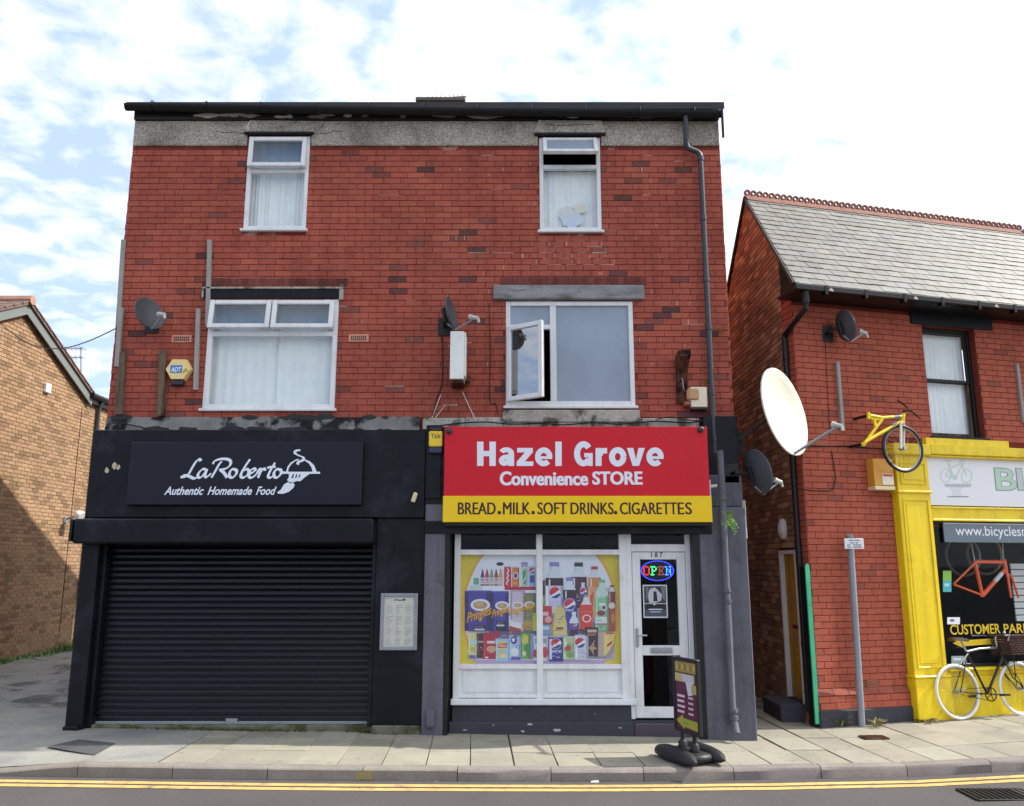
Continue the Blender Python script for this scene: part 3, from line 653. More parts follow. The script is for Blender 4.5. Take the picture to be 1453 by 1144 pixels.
for i in range(120):
    x = random.gauss(-1.3, 1.9); r = random.randrange(8, 45); w = random.uniform(.1, .5); z = 3.77 + r * .082
    if any(q[0] - w < x < q[1] + w and q[2] - .1 < z < q[3] + .1 for q in HOLES) or not (BX0 + w < x < BX1 - w): continue
    mb.poly([(x - w / 2, YB - .0058, z - .003), (x, YB - .0058, z - .005 * random.random() - .002), (x + w / 2, YB - .0058, z - .003), (x + w / 2, YB - .0058, z + .002), (x, YB - .0058, z + .004), (x - w / 2, YB - .0058, z + .002)], (.03, .014, .012))
mb.build('open_joints', M['print'], main, kind='stuff')
mb = MB()                                            # cracks in the pebbledash
for pts in ([(-3.62, 7.69), (-3.75, 7.72), (-3.9, 7.70), (-4.02, 7.73)], [(-2.62, 7.70), (-2.52, 7.69), (-2.42, 7.73), (-2.3, 7.72)], [(1.25, 7.72), (1.33, 7.80), (1.30, 7.88)], [(.45, 7.8), (.75, 7.79), (.9, 7.81), (1.1, 7.8)]):
    for a_, b_ in zip(pts, pts[1:]): yy = YB - (.0625 if .3 < a_[0] < 1.2 else .0235); mb.poly([(a_[0], yy, a_[1] - .006), (b_[0], yy, b_[1] - .006), (b_[0], yy, b_[1] + .004), (a_[0], yy, a_[1] + .006)], (.05, .045, .04))
for a_, b_ in (((-3.58, 7.73), (-3.6, 7.80)), ((-3.6, 7.80), (-3.57, 7.87))): mb.poly([(a_[0] - .012, YB - .037, a_[1]), (a_[0] + .014, YB - .037, a_[1]), (b_[0] + .012, YB - .037, b_[1]), (b_[0] - .012, YB - .037, b_[1])], (.6, .58, .54))
mb.build('render_cracks', M['print'], main, kind='stuff')
# air bricks
for px, py in ((258, 481), (509, 480)):
    p = W(px, py, YB); mb = MB()
    mb.box(p.x - .13, p.x + .13, YB - .012, YB + .01, p.z - .05, p.z + .05, lin('#c98a6c'), b=.003)
    for i in range(8):
        for j in range(2): mb.box(p.x - .098 + i * .026, p.x - .082 + i * .026, YB - .0145, YB - .011, p.z - .032 + j * .034, p.z - .006 + j * .034, (.03, .015, .012))
    mb.build('air_brick', M['paint'], main)
# battens and trunking left from old signs and cables
def batten(pa, pb, w, Y, m, d=.04, lab=None, lean=0):
    a = W(*pa, Y); b = W(*pb, Y); mb = MB(); xa, xb = a.x, b.x
    mb.prism([(xa - w / 2, Y, a.z), (xa + w / 2, Y, a.z), (xb + w / 2, Y, b.z), (xb - w / 2, Y, b.z)], (0, d, 0)); mb.build('batten', M[m], main, label=lab)
batten((294, 462), (297, 340), .055, YB - .05, 'wood_grey', lab='pale upright batten to the left of the lower window')
batten((277, 553), (281, 438), .055, YB - .045, 'wood_grey'); batten((227, 590), (230, 497), .085, YB - .07, 'wood_rot', .065)
batten((168, 588), (172, 500), .09, YB - .07, 'wood_rot', .065)
batten((167, 463), (175, 340), .06, YB - .02, 'wood_grey', .06); batten((165, 520), (171, 436), .055, YB - .075, 'wood_grey', .05)

# ------------------------------------------------------------------ ground-floor left: black shopfront with a roller shutter
gL = gz(-3.3)
mb = MB(); x = BX0 + .02                              # cement strip with torn black felt
while x < -1.2:
    w = min(random.uniform(.5, .95), -1.17 - x); dz = random.uniform(-.015, .015)
    mb.prism([(x + .001, YB - .09, 3.54 + dz), (x + w - .002, YB - .09, 3.54 - dz), (x + w - .002, YB - .03, 3.775 + dz * .6), (x + .001, YB - .03, 3.775 - dz * .6)], (0, .08, 0)); x += w
mb.build('cement_strip', M['cement'], main)
mb = MB()
for k in range(46):
    x = random.uniform(BX0 + .05, -1.2); z = random.choice((3.55, 3.56, 3.60, 3.77)); w = random.uniform(.03, .2)
    mb.poly([(x + w * cos(2 * pi * j / 9) * random.uniform(.6, 1.2), YB - (.098 if z < 3.7 else .04) - .0002 * k, z + w * .33 * sin(2 * pi * j / 9) * random.uniform(.5, 1.2)) for j in range(9)])
mb.build('felt_scraps', M['rubber'], main, kind='stuff')
mb = MB(); mb.box(BX0, -1.052, 9.98, YB + .01, 2.49, 3.565, b=.012)
mb.build('fascia', M['black'], main)
mb = MB(); mb.box(BX0 - .0, -1.63, 9.74, 10.1, W(300, 771, 9.74).z, 2.47, b=.02); mb.box(BX0 - .03, BX0 - .001, 9.72, 10.1, W(300, 768, 9.74).z, 2.46, b=.01)
mb.box(-3.62, -3.612, 9.737, 9.75, 2.19, 2.46)
mb.build('shutter_box', M['black'], main)
mb = MB(); mb.box(BX0, -4.95, 10.0, YB + .3, -.2, 2.46, b=.01); mb.box(-4.95, -4.90, 10.1, YB + .3, -.2, 2.3, b=.008); mb.box(BX0 + .002, -4.97, 9.95, 10.0, -.2, .12, b=.01)
mb.build('black_surround', M['black'], main); mb = MB(); mb.box(-1.63, -1.047, 10.03, YB + .3, .12, 2.49, b=.008); mb.box(-1.68, -1.63, 10.05, YB + .2, .1, 2.3, b=.006)
mb.build('black_surround', M['black'], main)
mb = MB(); mb.box(-4.95, -1.14, 10.12, YB + .3, -.2, .105, b=.02); mb.box(-1.63, -1.05, 10.02, YB + .3, -.2, .118, b=.02); mb.build('plinth', M['moss'], main)
sh = MB(); sh.box(-4.9, -1.68, 10.235, 10.25, .1, 2.4); shut = sh.build('roller_shutter', M['shutter'], main)
nS = 31; zA, zB = W(330, 1027, 10.2).z + .03, 2.33; hS = (zB - zA) / nS; slat_me = None
for i in range(nS):
    if slat_me is None:
        mb = MB(); pr = []
        pr += [(10.224, zA), (10.202, zA + hS * .06), (10.196, zA + hS * .14), (10.199, zA + hS * .22), (10.214, zA + hS * .34), (10.221, zA + hS * .5), (10.224, zA + hS * .7), (10.224, zA + hS * .999)]
        P = [(-4.895, y, z) for y, z in pr] + [(-1.685, y, z) for y, z in pr]; n = len(pr)
        mb.add(P, [[k, k + 1, n + k + 1, n + k] for k in range(n - 1)]); o = mb.build('slat', M['shutter'], shut, smooth=50); slat_me = o.data
    else: o = inst('slat', slat_me, shut, Matrix()); o.matrix_local = Matrix.Translation((0, random.uniform(-.001, .001), i * hS))
mb = MB(); mb.box(-4.895, -1.685, 10.19, 10.23, zA - .045, zA - .002, b=.006); mb.build('bottom_rail', M['galv'], shut)

def map_plane(Y): return lambda x, z: (x, Y, z)
class Print:                                         # flat print, drawn in photo-zoom units on a plane
    def __init__(s, conv, step=.00009): s.mb = MB(); s.conv = conv; s.n = 0; s.step = step; s.wash = 0
    def P(s, pts, c):
        s.n += 1; o = s.n * s.step
        c = lin(c) if isinstance(c, str) else c
        if s.wash: c = tuple(v * (1 - s.wash) + s.wash * q for v, q in zip(c, (.62, .60, .66)))  # pale veil of the glass reflection mixed into the print colours
        s.mb.poly([s.conv(x, y, o) for x, y in pts], c)
    def rect(s, x0, y0, x1, y1, c): s.P([(x0, y1), (x1, y1), (x1, y0), (x0, y0)], c)
    def ell(s, cx, cy, rx, ry, c, n=24, a0=0, a1=2 * pi): s.P([(cx + rx * cos(a0 + (a1 - a0) * i / n), cy + ry * sin(a0 + (a1 - a0) * i / n)) for i in range(n + (0 if a1 - a0 > 6.28 else 1))], c)
    def stroke(s, pts, w, c, nib=None, m=4):
        # a pen stroke, optionally with a broad nib, smoothed
        Q = [Vector((x, y)) for x, y in pts]; S = []
        if len(Q) > 2:
            E = [Q[0] * 2 - Q[1]] + Q + [Q[-1] * 2 - Q[-2]]
            for i in range(1, len(E) - 2):
                for k in range(m):
                    t = k / m; p0, p1, p2, p3 = E[i - 1:i + 3]
                    S.append(.5 * ((2 * p1) + (p2 - p0) * t + (2 * p0 - 5 * p1 + 4 * p2 - p3) * t * t + (3 * p1 - p0 - 3 * p2 + p3) * t ** 3))
            S.append(Q[-1])
        else: S = Q
        V = []
        for i, p in enumerate(S):
            d = (S[min(i + 1, len(S) - 1)] - S[max(i - 1, 0)]).normalized(); nn = Vector((-d.y, d.x)); ww = w
            if nib is not None: ww = w * (.38 + .62 * abs(sin(atan2(d.y, d.x) - nib)))
            s.n += .12; o = s.n * s.step
            V += [s.conv(*(p + nn * ww / 2), o), s.conv(*(p - nn * ww / 2), o)]
        s.mb.add(V, [[2 * i, 2 * i + 1, 2 * i + 3, 2 * i + 2] for i in range(len(S) - 1)], lin(c) if isinstance(c, str) else c); s.n += 1
    def text(s, body, x, y, w, h, c, shear=0, bold=0, rise=0, space=1.0):   # (x, y): lower-left; rise: slope of the baseline
        s.n += 1; o = s.n * s.step
        s.mb.merge(text_mb(body, lambda a, b: s.conv(x + a, y - b + rise * a, o), w, h, shear, bold, lin(c) if isinstance(c, str) else c, space=space))

# signboard of the left shop
YS = 9.90
sx0, sx1 = W(180, 690, YS).x, W(513, 690, YS).x; sz0, sz1 = W(340, 717, YS).z, W(340, 627, YS).z
sign = thing('shop_sign', 'dark slate coloured signboard lettered LaRoberto Authentic Homemade Food above the shutter', 'shop sign', ((sx0 + sx1) / 2, YS, sz0))
mb = MB(); mb.box(sx0, sx1, YS, 9.978, sz0, sz1, b=.01); mb.build('board', M['sign_black'], sign)
pr = Print(lambda x, y, o: W(220 + x / 5.19, 620 + y / 5.19, YS - .001 - o), .00006); WHT = '#dfe7f4'
NB = radians(-38)
for st in ([(338, 178), (325, 165), (300, 185), (272, 230), (248, 272), (222, 292), (188, 298)], [(188, 298), (215, 284), (250, 290), (285, 306), (306, 300)],
           [(372, 240), (350, 238), (325, 262), (315, 285), (325, 300), (345, 292), (372, 258), (384, 236)], [(384, 236), (370, 275), (372, 296), (390, 290), (412, 268)],
           [(492, 180), (470, 205), (445, 250), (415, 300)], [(425, 200), (440, 178), (480, 164), (530, 164), (556, 180), (550, 212), (515, 236), (472, 244)], [(480, 242), (505, 262), (532, 300)],
           [(590, 240), (565, 240), (548, 268), (552, 295), (575, 298), (598, 272), (600, 248), (588, 240)],
           [(700, 165), (672, 205), (640, 258), (632, 290), (650, 300), (680, 280), (690, 252), (675, 238), (652, 252)],
           [(694, 272), (720, 262), (738, 244), (728, 234), (704, 248), (690, 280), (700, 300), (725, 294), (752, 268)],
           [(752, 268), (768, 238), (782, 244), (770, 272), (758, 302)], [(772, 268), (790, 240), (806, 236), (808, 250)],
           [(884, 190), (858, 232), (838, 272), (834, 294), (850, 300), (876, 282)], [(826, 228), (856, 222), (888, 220)],
           [(918, 240), (893, 240), (876, 268), (880, 295), (903, 298), (926, 272), (928, 248), (916, 240)], [(926, 262), (940, 264), (958, 262)]):
    pr.stroke(st, 25, WHT, NB)
for wd, xa, xb in (('Authentic', 65, 360), ('Homemade', 385, 715), ('Food', 742, 896)):
    pr.text(wd, xa, 428, xb - xa, 62, WHT, .45, .022)
pr.rect(945, 257, 1215, 272, WHT)
pr.P([(1100, 165), (1140, 180), (1172, 210), (1190, 257), (1160, 257), (1152, 225), (1132, 195), (1102, 176)], WHT)
pr.P([(965, 257), (975, 220), (1000, 188), (1040, 166), (1060, 163), (1058, 171), (1030, 180), (1002, 204), (985, 230), (980, 257)], WHT)
pr.stroke([(1070, 98), (1040, 102), (1030, 120), (1060, 138), (1092, 152), (1088, 172), (1058, 185), (1048, 204)], 22, WHT, radians(15))
pr.P([(985, 272), (1140, 272), (1100, 300), (1072, 326), (1040, 326), (1015, 338), (1028, 352), (1020, 375), (985, 405), (940, 420), (905, 418), (900, 408), (925, 390), (950, 350), (985, 330), (972, 318), (985, 300)], WHT)
for a in ((1008, 276, 1020, 304), (1034, 276, 1044, 304), (1058, 276, 1068, 300)): pr.P([(a[0] + 6, a[1]), (a[2] + 6, a[1]), (a[2] - 4, a[3]), (a[0] - 4, a[3])], '#22242e')
pr.P([(985, 330), (1008, 336), (1022, 330), (1005, 344), (985, 338)], '#22242e')
pr.mb.build('lettering', M['print'], sign)

# glazed menu case
YM = 9.985; a = W(538, 923, YM); b = W(593, 842, YM)
mc = thing('menu_case', 'silver framed menu case with a cream printed menu beside the shutter', 'menu case', ((a.x + b.x) / 2, YM, a.z))
mb = MB(); bars(mb, a.x, b.x, a.z, b.z, YM, YM + .035, .04, .006); mb.build('case_frame', M['galv'], mc)
mb = MB(); mb.box(a.x + .03, b.x - .03, YM + .022, YM + .03, a.z + .03, b.z - .03, lin('#d8d3c4')); mb.build('menu_sheet', M['print'], mc)
pr = Print(lambda x, y, o: (a.x + x, YM + .0215 - o, b.z - y)); wM, hM = b.x - a.x, b.z - a.z
pr.stroke([(wM * .36, .085), (wM * .42, .075), (wM * .5, .082), (wM * .6, .078)], .012, '#5a5550'); pr.ell(wM * .62, .075, .018, .016, '#6b6660')
for col_ in range(3):
    for r_ in range(22):
        if r_ % 6 == 5: continue
        x0_ = wM * (.16 + .25 * col_); pr.rect(x0_, .14 + r_ * .021, x0_ + wM * random.uniform(.08, .19), .145 + r_ * .021, '#a49f92')
pr.mb.build('menu_lines', M['print'], mc)
mb = MB(); pane(mb, a.x + .035, b.x - .035, a.z + .035, b.z - .035, YM + .012); mb.build('pane', M['glass_dark'], mc)

# small fittings on the left half
p = W(588, 706, 9.95); mb = MB(); mb.box(-.025, .025, -.03, .03, -.06, .06, lin('#d9c9a6'), b=.01)
mb.xf(Matrix.Translation(p) @ Matrix.Rotation(.3, 4, 'Y')); mb.build('sensor_box', M['paint'], label='small cream sensor tilted on the black fascia end', cat='sensor')
mb = MB()
for px, py, w in ((151, 668, .03), (163, 661, .035), (168, 663, .03)):
    p = W(px, py, 9.979); mb.poly([(p.x + w * cos(2 * pi * k / 7) * random.uniform(.5, 1.2), 9.977, p.z + w * 1.4 * sin(2 * pi * k / 7) * random.uniform(.5, 1.2)) for k in range(7)], lin('#b9ad90'))
mb.build('torn_sticker', M['print'], main)

# hexagonal alarm box and its neighbours
def alarm_adt():
    p = W(254, 526, YB - .05); r = .155
    t = thing('alarm_box', 'cream six sided alarm box with a blue ADT badge', 'alarm box', (p.x, YB, p.z - r))
    hexa = [(p.x + r * cos(pi / 3 * k), YB - .09, p.z + .01 + r * .95 * sin(pi / 3 * k)) for k in range(6)]
    back = [(p.x + (q[0] - p.x) * 1.12, YB - .008, p.z + (q[2] - p.z) * 1.1) for q in hexa]
    mb = MB(); mb.add(hexa + back, [list(range(6))] + [[k, (k + 1) % 6, 6 + (k + 1) % 6, 6 + k] for k in range(6)], lin('#ead08a')); mb.build('cover', M['paint'], t)
    mb = MB(); mb.box(p.x - .075, p.x + .075, YB - .10, YB - .01, p.z - .2, p.z - .14, lin('#1c1c34'), b=.01); mb.build('strobe', M['paint'], t)
    pr = Print(lambda x, y, o: (p.x - .02 + x, YB - .0915 - o, p.z + .01 + y)); 
    pr.rect(-.075, .05, .075, -.05, '#3f78b8'); pr.mb.merge(text_mb('ADT', lambda x, y: (p.x - .085 + x, YB - .0925, p.z - .025 + y), .13, .06, .2, .02, lin('#eef4fa')))
    pr.P([(.085, -.06), (.155, -.02), (.12, .02), (.09, -.02)], '#b99a40')
    pr.mb.build('badge', M['print'], t)
alarm_adt()

# ------------------------------------------------------------------ ground-floor right: the convenience store
mb = MB(); x = -1.13
while x < 2.35:
    w = min(random.uniform(.4, .8), 2.37 - x); mb.box(x, x + w - .003, YB - .05 + random.uniform(-.006, .006), YB + .02, 3.61, 3.765 + random.uniform(-.01, .004), b=.01); x += w
mb.build('cement_strip', M['cement_white'], main)
mb = MB(); mb.box(-.12, 1.62, YB - .075, YB + .02, 3.70, 3.86, b=.012); mb.build('stone_sill', M['cement_white'], main)
mb = MB(); mb.box(-1.05, 2.40, 9.981, YB + .01, 2.30, 3.60, b=.005); mb.box(2.40, BX1, 10.17, YB + .01, 3.02, 3.775, b=.008); mb.box(-1.05, -.86, 9.96, 10.1, 2.72, 3.62, b=.006)
mb.build('fascia', M['black'], main)
gR = -.06
mb = MB()                                             # painted render piers and stall riser
mb.box(-1.045, -.80, 9.99, YB + .3, gR, 2.438, b=.012); mb.box(-1.05, -.795, 9.97, 10.2, 2.44, 2.66, b=.02); mb.build('pier', M['grey_paint'], main); mb = MB()
mb.box(2.25, BX1, 10.0, YB + .4, gR, 2.62, b=.012); mb.box(2.40, BX1, 10.08, YB + .3, 2.62, 3.02, b=.02)
mb.build('pier', M['grey_paint'], main)
mb = MB(); mb.box(-.80, -.725, 10.19, YB + .3, gR, 2.4, b=.004); mb.build('reveal', M['iron'], main); mb = MB(); mb.box(2.18, 2.25, 10.19, YB + .3, gR, 2.4); mb.build('reveal', M['iron'], main)
mb = MB(); mb.box(2.165, 2.249, 10.01, 10.3, gR, 2.5, b=.004); mb.build('shutter_rail', M['iron'], main); mb = MB(); mb.box(-.799, -.745, 10.0, 10.3, gR, 2.5, b=.004); mb.build('shutter_rail', M['iron'], main)
xa = W(643, 1010, 10.15).x; xb = W(897, 1010, 10.15).x
mb = MB(); mb.box(xa - .02, xb, 10.16, YB + .3, gR, .315, b=.01); mb.box(xa - .05, xb + .02, 10.12, 10.2, gR, .135, b=.012); mb.box(xb, 2.17, 10.16, 10.5, gR, .145, b=.01)
mb.build('stall_riser', M['grey_dark'], main)
mb = MB(); mb.box(xb + .02, 2.165, 10.12, 10.3, gR, .12, lin('#4a3f4c'), b=.01); mb.build('door_step', M['paint'], main)
# white window frame
YW = 10.20
PX = lambda px, py=870: W(px, py, YW).x
PZ = lambda py, px=760: W(px, py, YW).z
wl, wm0, wm1, wr = PX(641.6, 760), PX(763), PX(769.5), PX(880)
z_top, z_t1, z_t0, z_l1, z_l0, z_s1, z_s0 = 2.36, PZ(780), PZ(787.5), PZ(942.5), PZ(949), PZ(990), PZ(998)
wl = W(644, 870, YW).x
mb = MB(); yb0, yb1 = YW - .035, YW + .05
mb.box(wl, wl + .075, yb0, yb1, z_s0, z_top, b=.005); mb.box(wr, wr + .085, yb0, yb1, z_s0, z_top, b=.005); mb.box(wm0 - .015, wm1 + .005, yb0, yb1, z_l0 - .35, z_top, b=.005)
for p_, q_ in ((wl + .075, wm0 - .015), (wm1 + .005, wr)):
    mb.box(p_, q_, yb0 + .002, yb1, z_t0, z_t1, b=.004); mb.box(p_, q_, yb0 + .002, yb1, z_l0, z_l1, b=.004); mb.box(p_, q_, yb0 + .002, yb1, z_s1, z_s1 + .035, b=.004)
sw = mb.build('shop_window', M['upvc'], main)
mb = MB()
for p_, q_ in ((wl + .075, wm0 - .015), (wm1 + .005, wr)): mb.box(p_, q_, YW + .005, YW + .03, z_s1 + .02, z_l0 + .01); mb.box(p_ + .04, q_ - .04, YW - .006, YW + .01, z_s1 + .06, z_l0 - .03, b=.004)
mb.build('panel', M['upvc'], sw)
mb = MB(); mb.box(wl - .02, xb + .06, YW - .09, YW + .04, z_s0 - .01, z_s1 - .006, b=.008); mb.build('sill', M['upvc'], sw)
mb = MB()
for p_, q_ in ((wl + .07, wm0 - .01), (wm1, wr + .005)): pane(mb, p_, q_, z_t1 - .005, z_top, YW + .02); pane(mb, p_, q_, z_l1 - .005, z_t0 + .005, YW + .02)
mb.build('pane', M['glass_dark'], sw)
room(sw, wl, wr + .08, .34, 2.36, YW + .06, 2.0)

def poster():
    S = 5.588
    pr = Print(lambda x, y, o: W(640 + x / S, 770 + y / S, YW + .047 - o), .000022); pr.wash = .10
    X0, X1, Y0, Y1 = 45, 1375, 90, 975
    pr.rect(X0, Y0, X1, Y1, '#ecd01c')
    cx, cy = 705, 560
    def disc(rx, ry, c):
        pts = [(min(max(cx + rx * cos(2 * pi * i / 72), X0), X1), min(max(cy + ry * sin(2 * pi * i / 72), Y0), Y1)) for i in range(72)]; pr.P(pts, c)
    disc(625, 705, '#eeb63a'); disc(600, 680, '#f1f2f7')
    pr.P([(150, 930), (1260, 930), (1190, 968), (230, 968)], '#c9a9c0')
    def bottle(x, y0, y1, w, liq, lab, cap, lev, l0, l1, clear='#dfe6ea', nk=.2):
        nw = w * nk; dk = lambda c, k: tuple(v * k for v in lin(c))
        out = [(x - nw, y0), (x + nw, y0), (x + nw, y0 + w * .25), (x + w * .42, y0 + w * .62), (x + w * .5, y0 + w * .95), (x + w * .5, y1), (x - w * .5, y1), (x - w * .5, y0 + w * .95), (x - w * .42, y0 + w * .62), (x - nw, y0 + w * .25)]
        pr.P(out, clear); yl = max(lev, y0 + w * .62)
        pr.P([(x - w * .47, yl), (x + w * .47, yl), (x + w * .49, y1), (x - w * .49, y1)], liq)
        pr.rect(x - w * .5, l0, x + w * .5, l1, lab); pr.rect(x + w * .32, l0, x + w * .5, l1, dk(lab, .6)); pr.rect(x - w * .5, l0, x - w * .45, l1, dk(lab, .7)); pr.rect(x + w * .34, yl, x + w * .47, min(l0, y1), dk(liq, .5)); pr.rect(x - w * .3, y0 + w * .7, x - w * .22, min(l0, y1), tuple(min(1, v * .7 + .3) for v in lin(clear))); detail(x - w * .3, l0 + (l1 - l0) * .45, x + w * .3, l1, 5); pr.rect(x - w * .44, l0, x - w * .34, l1, tuple(min(1, v * 1.5 + .03) for v in lin(lab)))
        pr.rect(x - nw * 1.25, y0 - w * .22, x + nw * 1.25, y0 + 2, cap)
    def detail(x0, y0, x1, y1, n, dark=False):      # printed small type and picture detail on a pack
        for _ in range(n):
            w = random.uniform(.08, .4) * (x1 - x0); h = random.uniform(.012, .05) * (y1 - y0); x = random.uniform(x0, x1 - w); y = random.uniform(y0, y1 - h)
            pr.rect(x, y, x + w, y + h, random.choice(('#efe6dc', '#d9c9b0', '#b8473f', '#5b4a6a', '#e6d27a', '#7a8f5a', '#3a2c34')))
    def globe(x, y, r):
        pr.ell(x, y, r * 1.08, r * 1.08, '#d8dcec'); pr.ell(x, y, r, r, '#f4f4f8')
        pr.P([(x + r * cos(a), y + r * sin(a)) for a in [pi * 1.0 + pi * .80 * i / 12 for i in range(13)]] + [(x + r * .35, y - r * .2), (x - r * .15, y + r * .15), (x - r * .8, y + r * .52)], '#d8202f')
        pr.P([(x + r * cos(a), y + r * sin(a)) for a in [pi * .02 + pi * .72 * i / 10 for i in range(11)]] + [(x - r * .1, y + r * .55), (x + r * .4, y + r * .25)], '#27408f')
    for q, c in (((135, 700, 690, 925), '#a397ac'), ((726, 470, 1296, 925), '#b5a3ac'), ((1000, 360, 1290, 480), '#cbb9bd'), ((300, 690, 690, 770), '#6d5f86'), ((930, 640, 1060, 760), '#5d4a66')):
        pr.rect(*q, c)
    for q in ((135, 700, 690, 925), (726, 470, 1296, 925)):
        for _ in range(46):
            w, h = random.uniform(12, 46), random.uniform(10, 60); x, y = random.uniform(q[0], q[2] - w), random.uniform(q[1], q[3] - h)
            pr.rect(x, y, x + w, y + h, random.choice(('#8d7f9c', '#c9bfc4', '#7a5a66', '#b78f7d', '#d9d0cf', '#5f6f8f', '#93a37c', '#c7ae6a')))
    # small sauces and cans, top left
    pr.P([(150, 340), (245, 340), (250, 385), (140, 385)], '#cfe3d4'); pr.rect(178, 280, 222, 333, '#69b48c')
    pr.ell(388, 170, 30, 15, '#1c1c22', 16)
    for i, c in enumerate(('#7d2a78', '#b8323f', '#8aa07c', '#b52f38', '#c9b36a')):
        x = 250 + i * 36; pr.P([(x - 5, 222), (x + 5, 222), (x + 15, 265), (x + 16, 342), (x - 16, 342), (x - 15, 265)], c); pr.rect(x - 4, 212, x + 4, 226, '#4b3a55'); pr.rect(x - 14, 278, x + 14, 330, '#e3d7d8'); pr.rect(x - 10, 290, x + 10, 300, c); pr.rect(x - 8, 310, x + 8, 316, c)
    def can(x0, x1, y0, y1, c, top='#c9ccd2'):
        pr.P([(x0 + 5, y0), (x1 - 5, y0), (x1, y0 + 14), (x1, y1 - 8), (x1 - 6, y1), (x0 + 6, y1), (x0, y1 - 8), (x0, y0 + 14)], c); pr.P([(x0 + 6, y0), (x1 - 6, y0), (x1 - 4, y0 + 9), (x0 + 4, y0 + 9)], top)
        pr.rect(x1 - (x1 - x0) * .16, y0 + 14, x1, y1 - 8, tuple(v * .62 for v in lin(c))); pr.rect(x0 + (x1 - x0) * .10, y0 + 16, x0 + (x1 - x0) * .2, y1 - 10, tuple(min(1, v * 1.4 + .05) for v in lin(c)))
    pr.rect(425, 350, 672, 376, '#b92a38')
    can(420, 476, 186, 352, '#d2232e'); pr.stroke([(448, 335), (440, 320), (455, 300), (443, 282), (456, 262), (444, 245), (456, 225), (448, 206)], 9, '#f4eded')
    can(484, 540, 190, 350, '#e5752a'); pr.ell(512, 262, 22, 28, '#f3eadf'); pr.ell(512, 262, 15, 20, '#2b4f98'); pr.rect(498, 318, 528, 332, '#f3b05a')
    pr.ell(582, 168, 30, 15, '#9d93c4', 16); pr.rect(556, 172, 608, 195, '#a9a0cc'); can(553, 606, 190, 350, '#bcd6c2'); pr.P([(566, 230), (594, 215), (590, 262), (570, 300)], '#4f9b5a'); pr.P([(572, 320), (596, 290), (590, 335)], '#3e8a52')
    can(614, 668, 186, 350, '#a9b4d6'); globe(640, 222, 22); pr.rect(624, 262, 660, 318, '#3d4f9e')
    # crisp tubes, shelf row (no mascot)
    def tube_(x0, x1, y0, y1, c, c2, top):
        pr.rect(x0, y0, x1, y1, c); pr.rect(x0, y0, x0 + (x1 - x0) * .13, y1, c2); pr.rect(x0 + (x1 - x0) * .8, y0, x1, y1, c2); pr.rect(x0, y0, x1, y0 + 14, top)
    tube_(108, 322, 380, 700, '#4b3f9c', '#2c2262', '#5c4fae'); tube_(322, 458, 385, 705, '#4d42a2', '#2e2466', '#5a50a8'); tube_(470, 590, 378, 705, '#d6c3cf', '#b79aae', '#c9a9bd'); tube_(580, 672, 400, 705, '#8b8a55', '#6f6b3c', '#77804f')
    for x, y, r in ((232, 495, 78), (405, 500, 56), (527, 497, 44), (622, 492, 42)): pr.ell(x, y, r, r * .62, '#efe9ee'); pr.ell(x, y, r * .72, r * .38, '#b39a7a'); pr.ell(x - r * .1, y - r * .05, r * .45, r * .22, '#d9b36a')
    for x, y, w, h in ((124, 664, 196, 112), (322, 616, 138, 84), (464, 592, 108, 64), (572, 560, 96, 54)):
        pr.text('Pringles', x - 3, y + 5, w + 6, h, '#2a1a10', .3, .02, -.36); pr.text('Pringles', x, y, w, h * .94, '#eeb02f', .3, .012, -.36); pr.text('Pringles', x + 2, y, w, h * .94, '#eeb02f', .3, .008, -.36)
    for x0, y0, x1, y1, t in ((180, 655, 276, 702, 'SALT'), (355, 622, 432, 702, 'BBQ'),): pr.rect(x0, y0, x1, y1, '#1d1a2c'); pr.rect(x0 + 10, y0 + 12, x1 - 20, y0 + 18, '#8e8aa0'); pr.rect(x0 + 6, y0 + 28, x1 - 10, y0 + 42, '#d9d5de')
    pr.P([(470, 610), (560, 640), (555, 705), (465, 705)], '#efe7e6'); pr.P([(462, 660), (555, 685), (555, 705), (462, 705)], '#b5492f'); pr.ell(610, 655, 45, 40, '#b7a04a'); pr.ell(600, 670, 26, 20, '#d98a3a'); pr.rect(648, 560, 690, 700, '#d9cf4e')
    # snack packets, front left
    def packet(x0, x1, y0, y1, c, sk=0):
        pr.P([(x0 + sk, y0), (x1 + sk, y0 + 4), (x1 - 4, (y0 + y1) / 2), (x1, y1), (x0, y1 - 3), (x0 + 5, (y0 + y1) / 2)], c); pr.rect(x0 + sk + 2, y0 + 2, x1 + sk - 2, y0 + 9, tuple(v * .7 for v in lin(c))); pr.P([(x1 - 14, y0 + 10), (x1 - 2, y0 + 10), (x1 - 6, (y0 + y1) / 2), (x1 - 2, y1 - 3), (x1 - 16, y1 - 3)], tuple(v * .65 for v in lin(c))); pr.P([(x0 + 10, y0 + 14), (x0 + 16, y0 + 14), (x0 + 20, y1 - 20), (x0 + 12, y1 - 20)], tuple(min(1, v * 1.3 + .08) for v in lin(c))); detail(x0 + 10, y0 + (y1 - y0) * .55, x1 - 16, y1 - 14, 9)
    packet(132, 210, 705, 895, '#e3dc9e'); pr.ell(180, 790, 26, 22, '#bfe0e3'); pr.rect(150, 830, 190, 860, '#d8c04e')
    packet(204, 266, 720, 915, '#4a1f1d'); pr.rect(216, 780, 256, 794, '#c7b39a'); packet(252, 362, 715, 925, '#c0202e', 6); pr.rect(285, 780, 350, 800, '#f1dfe0'); pr.ell(320, 845, 40, 26, '#e0a77c'); pr.rect(270, 905, 295, 918, '#f3ded8')
    pr.rect(340, 700, 385, 760, '#b1273f')
